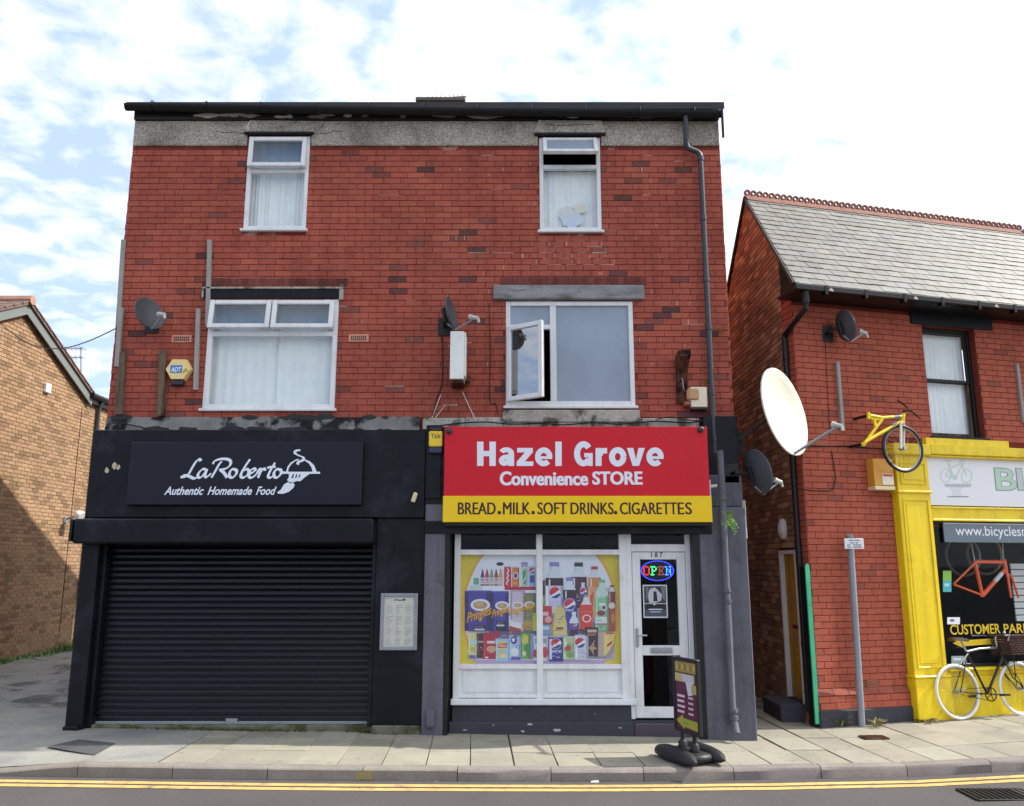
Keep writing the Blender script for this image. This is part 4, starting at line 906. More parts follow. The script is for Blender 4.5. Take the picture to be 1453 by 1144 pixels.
    packet(460, 556, 745, 935, '#b7c9e6'); pr.ell(498, 775, 26, 30, '#58307c'); pr.ell(494, 772, 13, 16, '#e9e4f0'); pr.ell(505, 868, 30, 34, '#eef0e6'); pr.rect(476, 905, 550, 930, '#6a55b0'); pr.ell(532, 826, 16, 13, '#4b78b8'); pr.ell(532, 826, 10, 8, '#cfdcee')
    packet(352, 468, 758, 945, '#a9d2e8'); pr.ell(408, 818, 40, 38, '#f0cf5a'); pr.P([(368, 806), (446, 796), (446, 832), (368, 836)], '#cc2a34'); pr.text("Walkers", 372, 828, 70, 20, '#f5efe6', 0, .02, -.06); pr.ell(405, 895, 45, 26, '#e5c98d'); pr.ell(420, 900, 30, 14, '#f0dfae')
    packet(556, 630, 712, 925, '#7fae45'); pr.ell(588, 770, 26, 40, '#d9d254'); pr.ell(598, 850, 22, 50, '#4e9a3a'); pr.ell(580, 880, 16, 20, '#e8e2a0'); pr.rect(630, 720, 660, 890, '#9aa1c4'); packet(652, 770, 735, 940, '#ece7ea'); pr.ell(670, 880, 22, 34, '#cc4a55'); pr.ell(745, 870, 26, 44, '#cf4450'); pr.rect(665, 760, 760, 800, '#a9a6c6')
    # bottles, right pane
    bottle(1012, 188, 520, 135, '#5b1a2c', '#4a2038', '#1d1d23', 272, 350, 520); bottle(1138, 212, 480, 105, '#e18a3a', '#e6a27a', '#cf2b3c', 275, 350, 600); pr.P([(1100, 420), (1130, 390), (1128, 500), (1100, 540)], '#d4603a')
    bottle(1275, 352, 700, 60, '#8e2f25', '#b23a30', '#8e2f25', 370, 470, 500); pr.ell(1275, 500, 26, 26, '#e8d9c6'); pr.rect(1252, 530, 1302, 700, '#b5512f'); pr.ell(1285, 600, 14, 40, '#d98a3a')
    bottle(820, 188, 540, 150, '#3d1420', '#d9d3e6', '#8d88c0', 272, 342, 560); globe(824, 398, 45); pr.rect(788, 462, 862, 500, '#cfc7de')
    bottle(1047, 330, 470, 60, '#e9e2ee', '#5a3a6a', '#d9d5e2', 350, 358, 470); globe(1050, 388, 26)
    pr.rect(724, 300, 744, 500, '#5c2730'); pr.rect(724, 420, 744, 500, '#9ab06a')
    bottle(942, 302, 660, 118, '#33121c', '#4a3f94', '#8d88c0', 368, 440, 700); globe(940, 490, 44); pr.text('pepsi', 908, 548, 64, 22, '#dfe0f2', .15, .02)
    bottle(1196, 318, 690, 106, '#b9dcc0', '#8fcb97', '#7fbf8c', 420, 436, 700, '#cfe6d6'); pr.ell(1212, 515, 24, 24, '#e8efe6'); pr.ell(1212, 515, 16, 16, '#7a4a7c'); pr.rect(1172, 480, 1226, 500, '#e6eee4'); pr.ell(1190, 560, 34, 22, '#9c2b48'); pr.rect(1142, 590, 1236, 640, '#e9e7e0'); pr.rect(1150, 640, 1240, 655, '#b58b78')
    pr.P([(724, 500), (800, 505), (800, 650), (724, 640)], '#c93a42'); pr.rect(728, 550, 772, 580, '#e8cfd0'); pr.ell(770, 610, 28, 26, '#e3b3aa'); pr.rect(724, 650, 782, 730, '#7fa9c9'); pr.rect(728, 665, 776, 690, '#d5e4ee')
    pr.P([(1052, 440), (1092, 440), (1098, 465), (1120, 500), (1126, 560), (1118, 620), (1122, 690), (1022, 690), (1026, 620), (1016, 560), (1022, 500), (1046, 465)], '#e2432f'); pr.P([(1052, 432), (1092, 432), (1098, 465), (1116, 492), (1028, 492), (1046, 465)], '#efe6e2'); pr.rect(1058, 418, 1086, 436, '#c3b4b0')
    pr.ell(1076, 602, 36, 32, '#f2ded4'); pr.ell(1076, 602, 25, 22, '#da3b30'); pr.rect(1030, 545, 1118, 552, '#f07a5a')
    pr.P([(835, 512), (888, 512), (905, 540), (908, 600), (918, 640), (922, 740), (806, 740), (810, 640), (818, 600), (818, 540)], '#dcc77c'); pr.rect(838, 498, 886, 516, '#c9b98a'); pr.rect(822, 640, 900, 730, '#e2cf86'); pr.rect(836, 672, 890, 688, '#8a2f28'); pr.rect(842, 694, 884, 698, '#8a5a3a')
    bottle(975, 565, 735, 74, '#4b2036', '#5e4a94', '#e4e2ea', 640, 640, 690); globe(984, 655, 14)
    can(776, 892, 742, 942, '#3a3a94'); pr.rect(780, 765, 800, 925, '#dfe0ea'); globe(832, 802, 40); pr.text('pepsi', 796, 880, 78, 32, '#eef0fa', 0, .02)
    can(888, 984, 742, 930, '#c3cf9c'); pr.ell(935, 842, 40, 52, '#9dbb78'); pr.ell(928, 838, 24, 24, '#cc3a44'); pr.text('7', 898, 832, 24, 40, '#f0f2ea', .1, .03); pr.ell(945, 890, 30, 24, '#7da85a')
    can(978, 1090, 730, 932, '#d6d6de'); globe(1022, 795, 40); pr.rect(1000, 850, 1068, 856, '#b9bccb'); pr.rect(1000, 872, 1060, 877, '#b9bccb')
    pr.P([(1062, 668), (1166, 672), (1162, 905), (1092, 900), (1090, 745), (1062, 738)], '#3d2634'); pr.P([(1140, 770), (1130, 820), (1162, 842), (1128, 850), (1135, 900), (1108, 850), (1086, 838), (1112, 815)], '#c9a06a'); pr.rect(1080, 690, 1155, 712, '#d9b79a'); pr.rect(1075, 722, 1150, 738, '#a47a5a')
    pr.rect(1166, 705, 1215, 905, '#c9ac9c'); pr.P([(1212, 708), (1300, 712), (1290, 800), (1240, 880), (1212, 905)], '#f0d67a'); pr.rect(1222, 712, 1290, 726, '#d4543a'); pr.P([(1235, 810), (1280, 775), (1275, 800), (1240, 830)], '#c92f38')
    for q in ((820, 560, 900, 720), (1150, 600, 1235, 690), (780, 770, 885, 930), (985, 850, 1080, 925), (1100, 690, 1160, 880), (726, 590, 800, 640), (1225, 730, 1285, 790), (585, 560, 670, 700), (480, 560, 560, 640)): detail(*q, 8)
    pr.mb.build('window_print', M['print'], sw)
poster()

# door, its frame and fittings
dl, dr = W(895, 870, YW).x, W(981, 870, YW).x; dz0, dz1 = PZ(1020, 940), 2.36; zd = PZ(783, 940)
mb = MB(); mb.box(wr + .085, wr + .15, yb0, yb1, dz0 - .0, dz1, b=.005); mb.box(dr - .05, dr + .06, yb0, yb1, dz0, dz1, b=.005); mb.box(wr + .15, dr - .05, yb0 + .002, yb1, zd, zd + .09, b=.005)
df = mb.build('door_frame', M['upvc'], main)
mb = MB(); pane(mb, wr + .15, dr - .05, zd + .08, dz1, YW + .02); mb.build('pane', M['glass_dark'], df)
la, lb = wr + .155, dr - .055
gx0, gx1 = PX(905 + .5), PX(965); gz1, gz0 = PZ(794, 940), PZ(916, 940); hz1, hz0 = PZ(930, 940), PZ(1003, 940)
gx0 = la + .10; gx1 = lb - .10
mb = MB(); yd0, yd1 = YW - .02, YW + .04
mb.box(la, gx0, yd0, yd1, dz0 + .01, zd - .006, b=.005); mb.box(gx1, lb, yd0, yd1, dz0 + .01, zd - .006, b=.005)
for a_, b_ in ((gz1, zd - .006), (hz1, gz0), (dz0 + .01, hz0)): mb.box(gx0, gx1, yd0 + .002, yd1, a_, b_, b=.005)
door = mb.build('door', M['upvc'], main)
mb = MB(); pane(mb, gx0 - .005, gx1 + .005, gz0 - .005, gz1 + .005, YW + .015); pane(mb, gx0 - .005, gx1 + .005, hz0 - .005, hz1 + .005, YW + .015); mb.build('pane', M['glass_dark'], door)
mb = MB(); hp = W(902, 905, yd0); mb.box(la + .02, la + .055, yd0 - .012, yd0 + .002, hp.z - .11, hp.z + .11, b=.004); mb.tube([(la + .038, yd0 - .01, hp.z + .03), (la + .038, yd0 - .05, hp.z + .03), (la + .15, yd0 - .05, hp.z + .03)], .011, 8); mb.build('handle', M['metal'], door, smooth=40)
mb = MB(); zl = (hz1 + gz0) / 2; mb.box((gx0 + gx1) / 2 - .13, (gx0 + gx1) / 2 + .13, yd0 - .012, yd0 + .004, zl - .03, zl + .035, b=.005); mb.box((gx0 + gx1) / 2 - .115, (gx0 + gx1) / 2 + .115, yd0 - .016, yd0 - .010, zl - .012, zl + .018, b=.003); mb.build('letter_plate', M['metal'], door)
mb = text_mb('187', lambda x, y: (W(924, 793, yd0).x + x, yd0 - .002, gz1 + .025 + y), .14, .06, 0, .01, (.02, .02, .02), space=1.5); mb.build('number', M['print'], door)
room(df, la, lb + .02, dz0, dz1, YW + .06, 2.2)
# lit OPEN sign hanging inside the glass
oc = W(933, 810, YW + .0); oY = YW + .008; ow, oh = .205, .125
t = thing('open_sign', 'lit oval OPEN sign of coloured lamps on the door glass', 'open sign', (oc.x, oY, oc.z - oh))
mb = MB(); mb.prism([(oc.x + ow * cos(2 * pi * k / 32), oY + .004, oc.z + oh * sin(2 * pi * k / 32)) for k in range(32)], (0, .003, 0), (.004, .004, .012)); mb.build('backboard', M['print'], t)
mb = MB()
for k in range(52): A = 2 * pi * k / 52; mb.ball((oc.x + ow * .95 * cos(A), oY - .002, oc.z + oh * .93 * sin(A)), .0062, 6)
mb.build('border_lamps', M['led_blue'], t)
GL = {'O': ["01110", "10001", "10001", "10001", "10001", "10001", "01110"], 'P': ["11110", "01001", "01001", "01110", "01000", "01000", "11100"], 'E': ["11111", "01001", "01010", "01110", "01010", "01001", "11111"], 'N': ["11011", "01001", "01101", "01011", "01011", "01001", "11101"]}
for i, (ch, mt) in enumerate((('O', 'led_red'), ('P', 'led_green'), ('E', 'led_brown'), ('N', 'led_cyan'))):
    mb = MB(); x0_ = oc.x - .165 + i * .087
    for r_, row_ in enumerate(GL[ch]):
        for c_, q in enumerate(row_):
            if q == '1': mb.ball((x0_ + c_ * .0155, oY - .002, oc.z + .047 - r_ * .0157), .0075, 6)
    mb.build('lamp_letter', M[mt], t)
# black and white poster inside the door
pa, pb = W(913.5, 877, YW), W(946.5, 830, YW); PY = YW + .013
mb = MB(); mb.box(pa.x, pb.x, PY, PY + .001, pa.z, pb.z, lin('#c9cdd4'))
pr = Print(lambda x, y, o: (pa.x + (pb.x - pa.x) * x, PY - .0003 - o, pb.z - (pb.z - pa.z) * y), .00004)
pr.rect(.05, .04, .95, .56, '#3a3b44'); pr.rect(.05, .58, .95, .96, '#23242c'); pr.rect(.08, .74, .92, .95, '#4b5060'); pr.P([(.25, .55), (.2, .3), (.3, .12), (.5, .08), (.62, .16), (.78, .3), (.74, .48), (.5, .55)], '#b9bcc4'); pr.P([(.42, .5), (.44, .2), (.56, .2), (.6, .5)], '#2a2a32'); pr.P([(.12, .06), (.24, .06), (.22, .4), (.14, .46)], '#6d6f78'); pr.P([(.76, .06), (.92, .06), (.9, .5), (.8, .4)], '#74767e')
pr.rect(.22, .73, .78, .755, '#dfe2e6'); pr.rect(.28, .81, .72, .83, '#cfd2d8'); pr.ell(.46, .6, .035, .02, '#eeeeee')
mb.merge(pr.mb); mb.build('door_poster', M['print'], label='black and white poster fixed inside the door glass below the lit oval', cat='poster')

# red and yellow shop sign
YR = 9.86
t = thing('shop_sign', 'red Hazel Grove Convenience STORE sign over a yellow band listing goods', 'shop sign', (.8, YR, W(800, 741, YR).z))
ra, rb = W(629.5, 704, YR), W(1003, 605.5, YR); ya, yb_ = W(628, 741, YR - .02), W(1009.5, 704, YR - .02)
mb = MB(); mb.box(ra.x, rb.x, YR, 9.975, ra.z + .002, rb.z, b=.004); mb.build('red_panel', M['red_sign'], t)
mb = MB(); mb.box(ya.x, yb_.x, YR - .02, 9.985, ya.z, ra.z, b=.004); mb.build('yellow_panel', M['yellow_sign'], t)
mb = MB(); mb.box(ya.x + .02, yb_.x - .02, YR + .02, 9.98, ya.z - .04, ya.z - .001); mb.build('underside', M['iron'], t)
def heavy_letters():
    pr = Print(lambda x, y, o: W(x, y, YR - .001 - o), .0001); c = '#dfe3ee'; T, Bb, X = 626.8, 661.3, 635.5
    def rc(x0, x1, y0, y1): pr.rect(x0, y0, x1, y1, c)
    def rg(cx, cy, rx, ry, w, a0=0, a1=360): pr.stroke([(cx + rx * cos(radians(a0 + (a1 - a0) * i / 24)), cy - ry * sin(radians(a0 + (a1 - a0) * i / 24))) for i in range(25)], w, c, m=1)
    rc(677, 686, T, Bb); rc(694.5, 703.5, T, Bb); rc(685.9, 694.6, 640, 647.5)
    def ee(x0, x1):
        cx, cy, rx, ry = (x0 + x1) / 2, (X + Bb) / 2, (x1 - x0) / 2 - 4.1, (Bb - X) / 2 - 3.4
        rg(cx, cy, rx, ry, 7.9, 0, 318); rc(x0 + 6, x1 - .4, cy - .8, cy + 3.0)
    # a
    rc(721.2, 729.5, 642, Bb); rg(718.5, 643.2, 7.2, 4.8, 7, 8, 160); pr.stroke([(722, 648.6), (715, 649.5), (711.2, 653.5), (714.5, 657.6), (722, 655.5)], 7.2, c)
    pr.P([(733.8, X + .3), (756, X + .3), (756, X + 6.5), (744.5, Bb - 6.4), (756.7, Bb - 6.4), (756.7, Bb), (733.2, Bb), (733.2, Bb - 6.2), (745, X + 6.6), (733.8, X + 6.6)], c)
    ee(759, 784); rc(788, 797, T, Bb)
    rg(828, 644, 9.2, 13.6, 8.6, 38, 325); rc(829, 841, 643, 649); rc(834.5, 841, 648.9, Bb)
    rc(845, 853.6, X + .3, Bb); pr.stroke([(851, 646), (854, 640.4), (861.5, 639.6)], 7.8, c)
    rg(876.5, (X + Bb) / 2, 8.2, 9.6, 8.4)
    pr.P([(889.5, X + .3), (898.6, X + .3), (902.3, 652), (906, X + .3), (915, X + .3), (906.8, Bb), (897.8, Bb)], c)
    ee(917, 942); return pr.mb
def sign_text(body, px0, py0, px1, py1, Y, c, bold, name, xs=.004):
    a = W(px0, py1, Y); b = W(px1, py0, Y)
    m_ = MB()
    for i, q in enumerate((0, -xs, xs)): m_.merge(text_mb(body, lambda x, z: (a.x + x + q, Y - .0002 * i, a.z + z), b.x - a.x, b.z - a.z, 0, bold, lin(c)))
    return m_
mb = heavy_letters()
mb.merge(sign_text('Convenience', 709.5, 669, 834, 689, YR - .0008, '#dfe3ee', .022, '')); mb.merge(sign_text('STORE', 841, 669, 911, 688, YR - .0008, '#dfe3ee', .022, '')); mb.build('lettering', M['print'], t)
mb = MB()
for wd, xa_, xb_ in (('BREAD', 650, 703), ('MILK', 714, 752), ('SOFT', 763, 804), ('DRINKS', 810, 870), ('CIGARE', 880, 938.5), ('T', 941, 949.3), ('T', 951.3, 959.6), ('E', 962.3, 970), ('S', 973, 981)): mb.merge(sign_text(wd, xa_, 713, xb_, 730, YR - .0212, '#3b1414', 0, ''))
for xd in (708.5, 756.5, 873.5):
    p = W(xd, 727.5, YR - .0212); mb.poly([(p.x + .022 * cos(2 * pi * k / 14), YR - .0212, p.z + .022 * sin(2 * pi * k / 14)) for k in range(14)], lin('#3b1414'))
mb.build('lettering', M['print'], t)
for px, py in ((637, 611.5), (994.5, 609.5)):
    p = W(px, py, YR - .02); mb = MB(); mb.lathe([(.038, 0), (.038, .03), (.028, .05), (.012, .058)], (p.x, YR, p.z), Matrix.Rotation(pi / 2, 4, 'X'), 14); mb.build('fixing_cap', M['pipe_dark'], t, smooth=40)

# yellow alarm box beside the red sign
a = W(608, 643, 9.9); b = W(628, 606, 9.9)
t = thing('alarm_box', 'yellow and dark blue Yale alarm box at the left end of the red sign', 'alarm box', ((a.x + b.x) / 2, 9.95, a.z))
mb = MB(); mb.box(a.x, b.x, 9.9, 9.958, a.z + .08, b.z - .05, lin('#e2c12e'), b=.012); mb.build('cover', M['paint'], t)
mb = MB(); mb.box(a.x, b.x, 9.905, 9.958, a.z, a.z + .079, lin('#23244a'), b=.012); mb.build('lower_band', M['paint'], t); mb = MB(); mb.box(a.x + .01, b.x - .01, 9.91, 9.958, b.z - .049, b.z, lin('#1a1a1c'), b=.01); mb.build('cap', M['paint'], t)
mb = text_mb('Yale', lambda x, y: (a.x + .025 + x, 9.8992, (a.z + b.z) / 2 + .02 + y), b.x - a.x - .05, .065, 0, .008, lin('#3a3420')); mb.build('lettering', M['print'], t)

# ------------------------------------------------------------------ the bicycle shop on the right
right = thing('corner_shop_building', 'red brick shop with a slate roof and a yellow painted shopfront beyond the alley', 'building', tuple(RC))
FR_ = frame(RC, EU, EV)
def RW(mb_): return mb_                              # (meshes below are laid out in the shop's own axes, then turned)
def rb(mb, name, m, parent, **k): return mb.xf(FR_).build(name, m, parent, **k)
ZE = 5.52                                            # top of the front brickwork
wu0, wz1 = R(1306, 462, .02); wu1, wz0 = R(1397, 621, .02)
RH = (wu0, wu1, wz0 - .03, wz1)
US = 1.30                                            # where the timber shopfront begins
mb = MB(); wall_sheet(mb, FR_, 0, 5.9, -.3, ZE + .12, [RH, (1.75, 5.6, .45, 2.45)], .006, .22); mb.build('wall', M['mortar_right'], right)
# courses above the plinth offset, plinth courses a touch proud below
zpl = .40
bricks(right, FR_, zpl, ZE, lambda z: minus(.0, 5.9 if z > 3.62 else US + .06, [(RH[0], RH[1])] if RH[2] - .02 < z < RH[3] + .02 else []), M['brick_right'], pal_right, course=.0815, length=.225, count=300)
FRp = frame(RC - EV * .045, EU, EV)
mb = MB(); mb.box(-.03, US + .05, -.045, .03, -.3, zpl - .085); rb(mb, 'plinth_wall', M['mortar_right'], right)
bricks(right, FRp, .15, .15 + 2 * .0815, lambda z: [(-.03, US + .03)], M['brick_right'], pal_right, course=.0815, length=.225, count=12)
mb = MB()
u = -.03
while u < US: mb.prism([(u + .004, -.055, zpl - .075), (u + .004, -.045, zpl - .085), (u + .004, .02, zpl - .085), (u + .004, .0, zpl - .002), (u + .004, -.008, zpl - .002)], (.217, 0, 0), jit((.30, .085, .06), .15)); u += .225
rb(mb, 'plinth_coping', M['brick_right'], right, kind='stuff')
mb = MB(); mb.box(-.035, US + .05, -.065, .0, -.3, .15, b=.015); rb(mb, 'plinth', M['grey_dark'], right, label='dark painted base of the brick front')
# return and gable (turned to run straight back from the street)
ret = .26; RE = RC + EV * ret
FG = frame(RE, (0, 1, 0), (1, 0, 0))                 # along = back from the street, inward = to the right
GY = [(-.70, 5.55), (12.5 - RE.y, 7.74), (3.75, 5.55)]
def gtop(y): return 5.55 + (y + .70) / (GY[1][0] + .70) * 2.19 if y < GY[1][0] else 7.74 - (y - GY[1][0]) * (2.19 / (3.75 - GY[1][0]))
FRET = frame(RC, EV, EU)
mb = MB(); wall_sheet(mb, FRET, 0, ret, -.3, 5.62, [], .006); mb.build('return_wall', M['mortar_right'], right)
bricks(right, FRET, -.10, 5.6, lambda z: [(0.0, ret)], M['brick_right'], pal_right, course=.0815, length=.225, count=0)
ad0, ad1 = .06, .74                                  # alley door on the gable (measured back from its corner)
mb = MB(); n = 24; ys = [i * 4.6 / n for i in range(n + 1)]
DH = (ad0, ad1, .17, 2.13)
wall_sheet(mb, FG, 0, 4.6, -.4, 5.5, [DH], .008, .1)
mb.poly([FG @ Vector(p) for p in ((0, .008, 5.5), (3.72, .008, 5.5), (3.72, .008, gtop(3.7)), (GY[1][0], .008, 7.72), (0, .008, gtop(0)))]); mb.build('gable_wall', M['mortar_dark'], right)
def gspan(z):
    a, b = 0, 4.6
    if z > 5.5:
        a = max(0, GY[1][0] - (7.72 - z) / 2.19 * (GY[1][0] + .70)); b = GY[1][0] + (7.72 - z) / 2.19 * (3.75 - GY[1][0])
        if b - a < .06: return []
    return minus(a, b, [(DH[0], DH[1])] if DH[2] < z < DH[3] else [])
bricks(right, FG, -.1, 7.7, gspan, M['brick_buff'], pal_gable, course=.078, length=.225, count=300)
# roof: slates
AL = atan2(2.16, 1.95); RS = hypot(2.16, 1.95)
E0 = Vector((0, -.42, 5.60))                         # eave line in shop axes (v, z), ridge at v=1.53, z=7.76
SU = Vector((0, cos(AL), sin(AL))); SN = Vector((0, -sin(AL), cos(AL)))
def rpt(u, s, h=0): return FR_ @ (E0 + Vector((u, 0, 0)) + SU * s + SN * h)
uvl = lambda s: -.215 + (.335 + .215) * s / RS        # skewed verge on the left
uvr = lambda s: 5.85 + (1 - s / RS) * 1.55            # hip on the right
mb = MB(); mb.poly([rpt(uvl(0), .02, -.02), rpt(uvr(0), .02, -.02), rpt(uvr(RS), RS, -.02), rpt(uvl(RS), RS, -.02)]); 
rp2 = [rpt(uvl(RS), RS, 0), rpt(uvr(RS), RS, 0)]; rear0 = FG @ Vector((3.8, -.02, 5.5)); mb.poly([rp2[0], rp2[1], rp2[1] + EV * 2 + Vector((0, 0, -2.2)), rear0])
roof = mb.build('roof', M['roof_tile'], right)
NC = 17; ex = RS / NC; sw_ = .222; sl_all = []
for r in range(NC):
    u = uvl(r * ex) - .4 + (sw_ / 2 if r % 2 else 0)
    while u < uvr(r * ex):
        sl_all.append((r, u)); u += sw_
def slate_mb(u0, u1, r, c):
    s0, s1 = r * ex - .012, r * ex + ex * 1.3; s1 = min(s1, RS)
    a0, a1 = max(u0, uvl(s0)), max(u0, uvl(s1)); b0, b1 = min(u1, uvr(s0)), min(u1, uvr(s1))
    a1 = min(a1, max(b1, a0)); b0 = max(b0, a0 + .001); b1 = max(b1, a1 + .001)
    j = lambda q: random.uniform(-q, q); h0, h1 = .016 + j(.003), .004; th = .007; w = j(.006)
    m_ = MB(); P = [rpt(a0, s0 + w, h0), rpt(b0, s0 + w + j(.003), h0 + j(.002)), rpt(b1, s1, h1), rpt(a1, s1, h1)]; Nn = (FR_.to_3x3() @ SN) * th
    m_.add([p - Nn for p in P] + P, [[0, 1, 5, 4], [1, 2, 6, 5], [3, 0, 4, 7], [4, 5, 6, 7]], c); return m_
sl_ok = []
for r, u in sl_all:
    a = u + .004; b = u + sw_ - .004
    if b < uvl(r * ex) + .02 or a > uvr(r * ex) - .02: continue
    sl_ok.append((r, a, b))
sl_ok.sort(key=lambda q: (rpt((q[1] + q[2]) / 2, q[0] * ex) - EYE).length)
cslate = lambda: jit(random.choice(((.160, .153, .143), (.150, .147, .139), (.170, .162, .148), (.142, .138, .132), (.155, .156, .152))), .08)
rest = MB()
for i, (r, a, b) in enumerate(sl_ok):
    s_ = slate_mb(a, b, r, cslate())
    if i < 300: s_.build('slate', M['slate'], roof)
    else: rest.merge(s_)
if rest.v: rest.build('slates', M['slate'], roof, kind='stuff')
# cresting ridge tiles: each a saddle with two rings
rm = None; uu = uvl(RS) - .02; step = .222
RDIR = FR_.to_3x3() @ Vector((1, 0, 0)); RPT = frame(rpt(0, RS, 0), EU, EV)
while uu < uvr(RS) - .05:
    Tm = RPT @ Matrix.Translation((uu, 0, .0))
    if rm is None:
        mb = MB(); L_ = step - .006
        mb.prism([(0, -.10, -.075), (0, -.012, .035), (0, .012, .035), (0, .10, -.075), (0, .085, -.085), (0, 0, .01), (0, -.085, -.085)], (L_, 0, 0))
        for c in (.055, .165):
            n = 12; O_ = []; 
            for rr in (.056, .026):
                for yy in (-.016, .016): O_ += [(c + rr * cos(2 * pi * k / n), yy, .082 + rr * sin(2 * pi * k / n)) for k in range(n)]
            fs = []
            for k in range(n):
                q = (k + 1) % n; fs += [[k, q, n + q, n + k], [2 * n + k, 2 * n + q, 3 * n + q, 3 * n + k], [k, q, 2 * n + q, 2 * n + k], [n + k, n + q, 3 * n + q, 3 * n + k]]
            mb.add(O_, fs)
        rm = mb.build('ridge_tile', M['terracotta'], right); me = rm.data; rm.parent = roof; rm.matrix_local = WM[roof].inverted() @ Tm
        me.transform(WM[right])
    else: inst('ridge_tile', me, roof, Tm)
    uu += step
mb = MB(); mb.tube([rpt(5.85, RS, .03), rpt(7.35, .0, .03)], .05, 8); mb.build('hip_roll', M['galv'], roof)
mb = MB()                                             # verge pointing and rear verge board
mb.tube([rpt(uvl(0) - .01, 0, -.02), rpt(uvl(RS) - .01, RS, -.02)], .028, 6); mb.tube([rpt(uvl(RS) - .01, RS, .0), FG @ Vector((3.78, -.03, 5.6))], .035, 6); mb.build('verge', M['iron'], roof)
# gutter, brackets, rainwater head and pipe
mb = MB(); mb.box(-.24, 7.2, -.47, -.41, 5.50, 5.585, b=.012); mb.box(-.22, 7.2, -.41, .0, 5.50, 5.53); mb.box(-.22, 7.2, -.41, -.3, 5.53, 5.6)
u = .2
while u < 4.4: mb.box(u, u + .05, -.475, -.38, 5.46, 5.59, b=.006); u += .62
rb(mb, 'gutter', M['gutter'], right)
mb = MB()
for u in (.28, 1.62, 2.98): mb.prism([(u - .03, -.478, 5.515), (u + .05, -.478, 5.51), (u + .035, -.478, 5.54), (u + .005, -.478, 5.56)], (0, .003, 0), lin('#b9b4a6'))
rb(mb, 'flaked_paint', M['paint'], right)
mb = MB(); hq = FR_ @ Vector((-.06, -.40, 5.50)); pb_ = RC + EV * .145 - EU * .05 + Vector((0, 0, 4.95))
mb.tube([hq, hq - Vector((0, 0, .16))], .05, 10); mb.tube([hq - Vector((0, 0, .14)), hq - Vector((0, 0, .22)), pb_ + Vector((0, 0, .1)), pb_, Vector((pb_.x, pb_.y, .1))], .038, 10)
for z in (4.7, 3.4, 2.1, .9): mb.tube([Vector((pb_.x, pb_.y, z)), Vector((pb_.x, pb_.y, z + .06))], .046, 10)
mb.build('downpipe', M['iron'], right, smooth=40)
# upstairs sash window with dark frame
mb = MB(); ty = .10; a, b, c, d = RH; mid = R(1350, 541, ty)[1]
bars(mb, a, b, c, d, ty, ty + .10, .045, .006); win = rb(mb, 'window', M['iron'], right)
mb = MB(); bars(mb, a + .045, b - .045, mid - .02, d - .045, ty + .02, ty + .06, .045, .005); rb(mb, 'sash', M['iron'], win)
mb = MB(); bars(mb, a + .045, b - .045, c + .045, mid + .02, ty + .05, ty + .09, .045, .005); rb(mb, 'sash', M['wood_rot'], win)
mb = MB(); pane(mb, a + .08, b - .08, mid, d - .08, ty + .035); pane(mb, a + .08, b - .08, c + .08, mid, ty + .07); rb(mb, 'pane', M['glass'], win)
def rcurtain():
    mb = MB(); n = 80; P = []
    for i in range(n + 1):
        t = i / n; P += [(a + .03 + (b - a - .06) * t, ty + .13 + .004 * sin(t * 70) + .004 * sin(t * 31 + 1), c + .02), (a + .03 + (b - a - .06) * t, ty + .13 + .004 * sin(t * 70) + .003 * sin(t * 23), d - .02)]
    mb.add(P, [[2 * i, 2 * i + 2, 2 * i + 3, 2 * i + 1] for i in range(n)]); rb(mb, 'curtain', M['curtain'], win)
rcurtain()
mb = MB(); mb.box(a - .04, b + .04, -.05, .12, c - .05, c + .012, b=.008); rb(mb, 'sill', M['iron'], win)
la_ = R(1294, 469, -.02); lb_ = R(1405, 438, -.02)
mb = MB(); mb.box(la_[0], lb_[0], -.03, .1, d + .002, lb_[1] + .05, b=.006); rb(mb, 'lintel', M['black'], right)
for (px0, py0), (px1, py1) in (((1190, 513), (1196, 610)), ((1446, 517), (1452, 600))):
    q0 = R(px0, py0, -.04); q1 = R(px1, py1, -.04); um = (q0[0] + q1[0]) / 2; mb = MB(); mb.box(um - .025, um + .025, -.045, .0, q1[1], q0[1], b=.004); rb(mb, 'batten', M['wood_grey'], right)
# yellow shopfront: pilaster, cornice, frieze, stall riser
vp = -.13
pa0, pb0 = R(1284, 800, vp)[0], R(1334, 800, vp)[0]; zc0, zc1 = R(1290, 644, vp)[1], R(1290, 630, vp)[1]; zcap = R(1300, 698, vp)[1]; zb1 = R(1320, 962, vp)[1]; gzb = gz(5.2)
pb0 = R(1330, 800, vp)[0]
mb = MB(); mb.box(pa0, pb0, vp, .1, gzb - .1, zc0, b=.008)
mb.box(pa0 - .02, pb0 + .015, vp - .03, .1, gzb - .1, zb1, b=.01); mb.box(pa0 - .03, pb0 + .02, vp - .045, .1, zb1, zb1 + .035, b=.012)
mb.box(pa0 - .02, pb0 + .015, vp - .03, .1, zcap - .02, zcap + .015, b=.008); mb.box(pa0 - .05, pb0 + .03, vp - .06, .1, zc0 - .02, zc1, b=.015)
for z0_, z1_ in ((zb1 + .12, zcap - .10), (zcap + .10, zc0 - .12)):    # raised mouldings round two fielded panels
    bars(mb, pa0 + .05, pb0 - .05, z0_, z1_, vp - .014, vp + .002, .02, .004); mb.box(pa0 + .1, pb0 - .1, vp - .008, vp + .002, z0_ + .06, z1_ - .06, b=.004)
rb(mb, 'pilaster', M['yellow_paint'], right)
UE = 5.6
sg0 = R(1320, 717, -.06); sgt = R(1330, 646, -.06)
zg1 = R(1345, 742, -.05)[1]                           # glass top
mb = MB(); mb.box(pb0 + .032, UE, vp - .05, .1, zc0, zc1, b=.012); mb.box(pb0 + .032, UE, vp - .02, .1, zc0 - .03, zc0 - .002, b=.006)
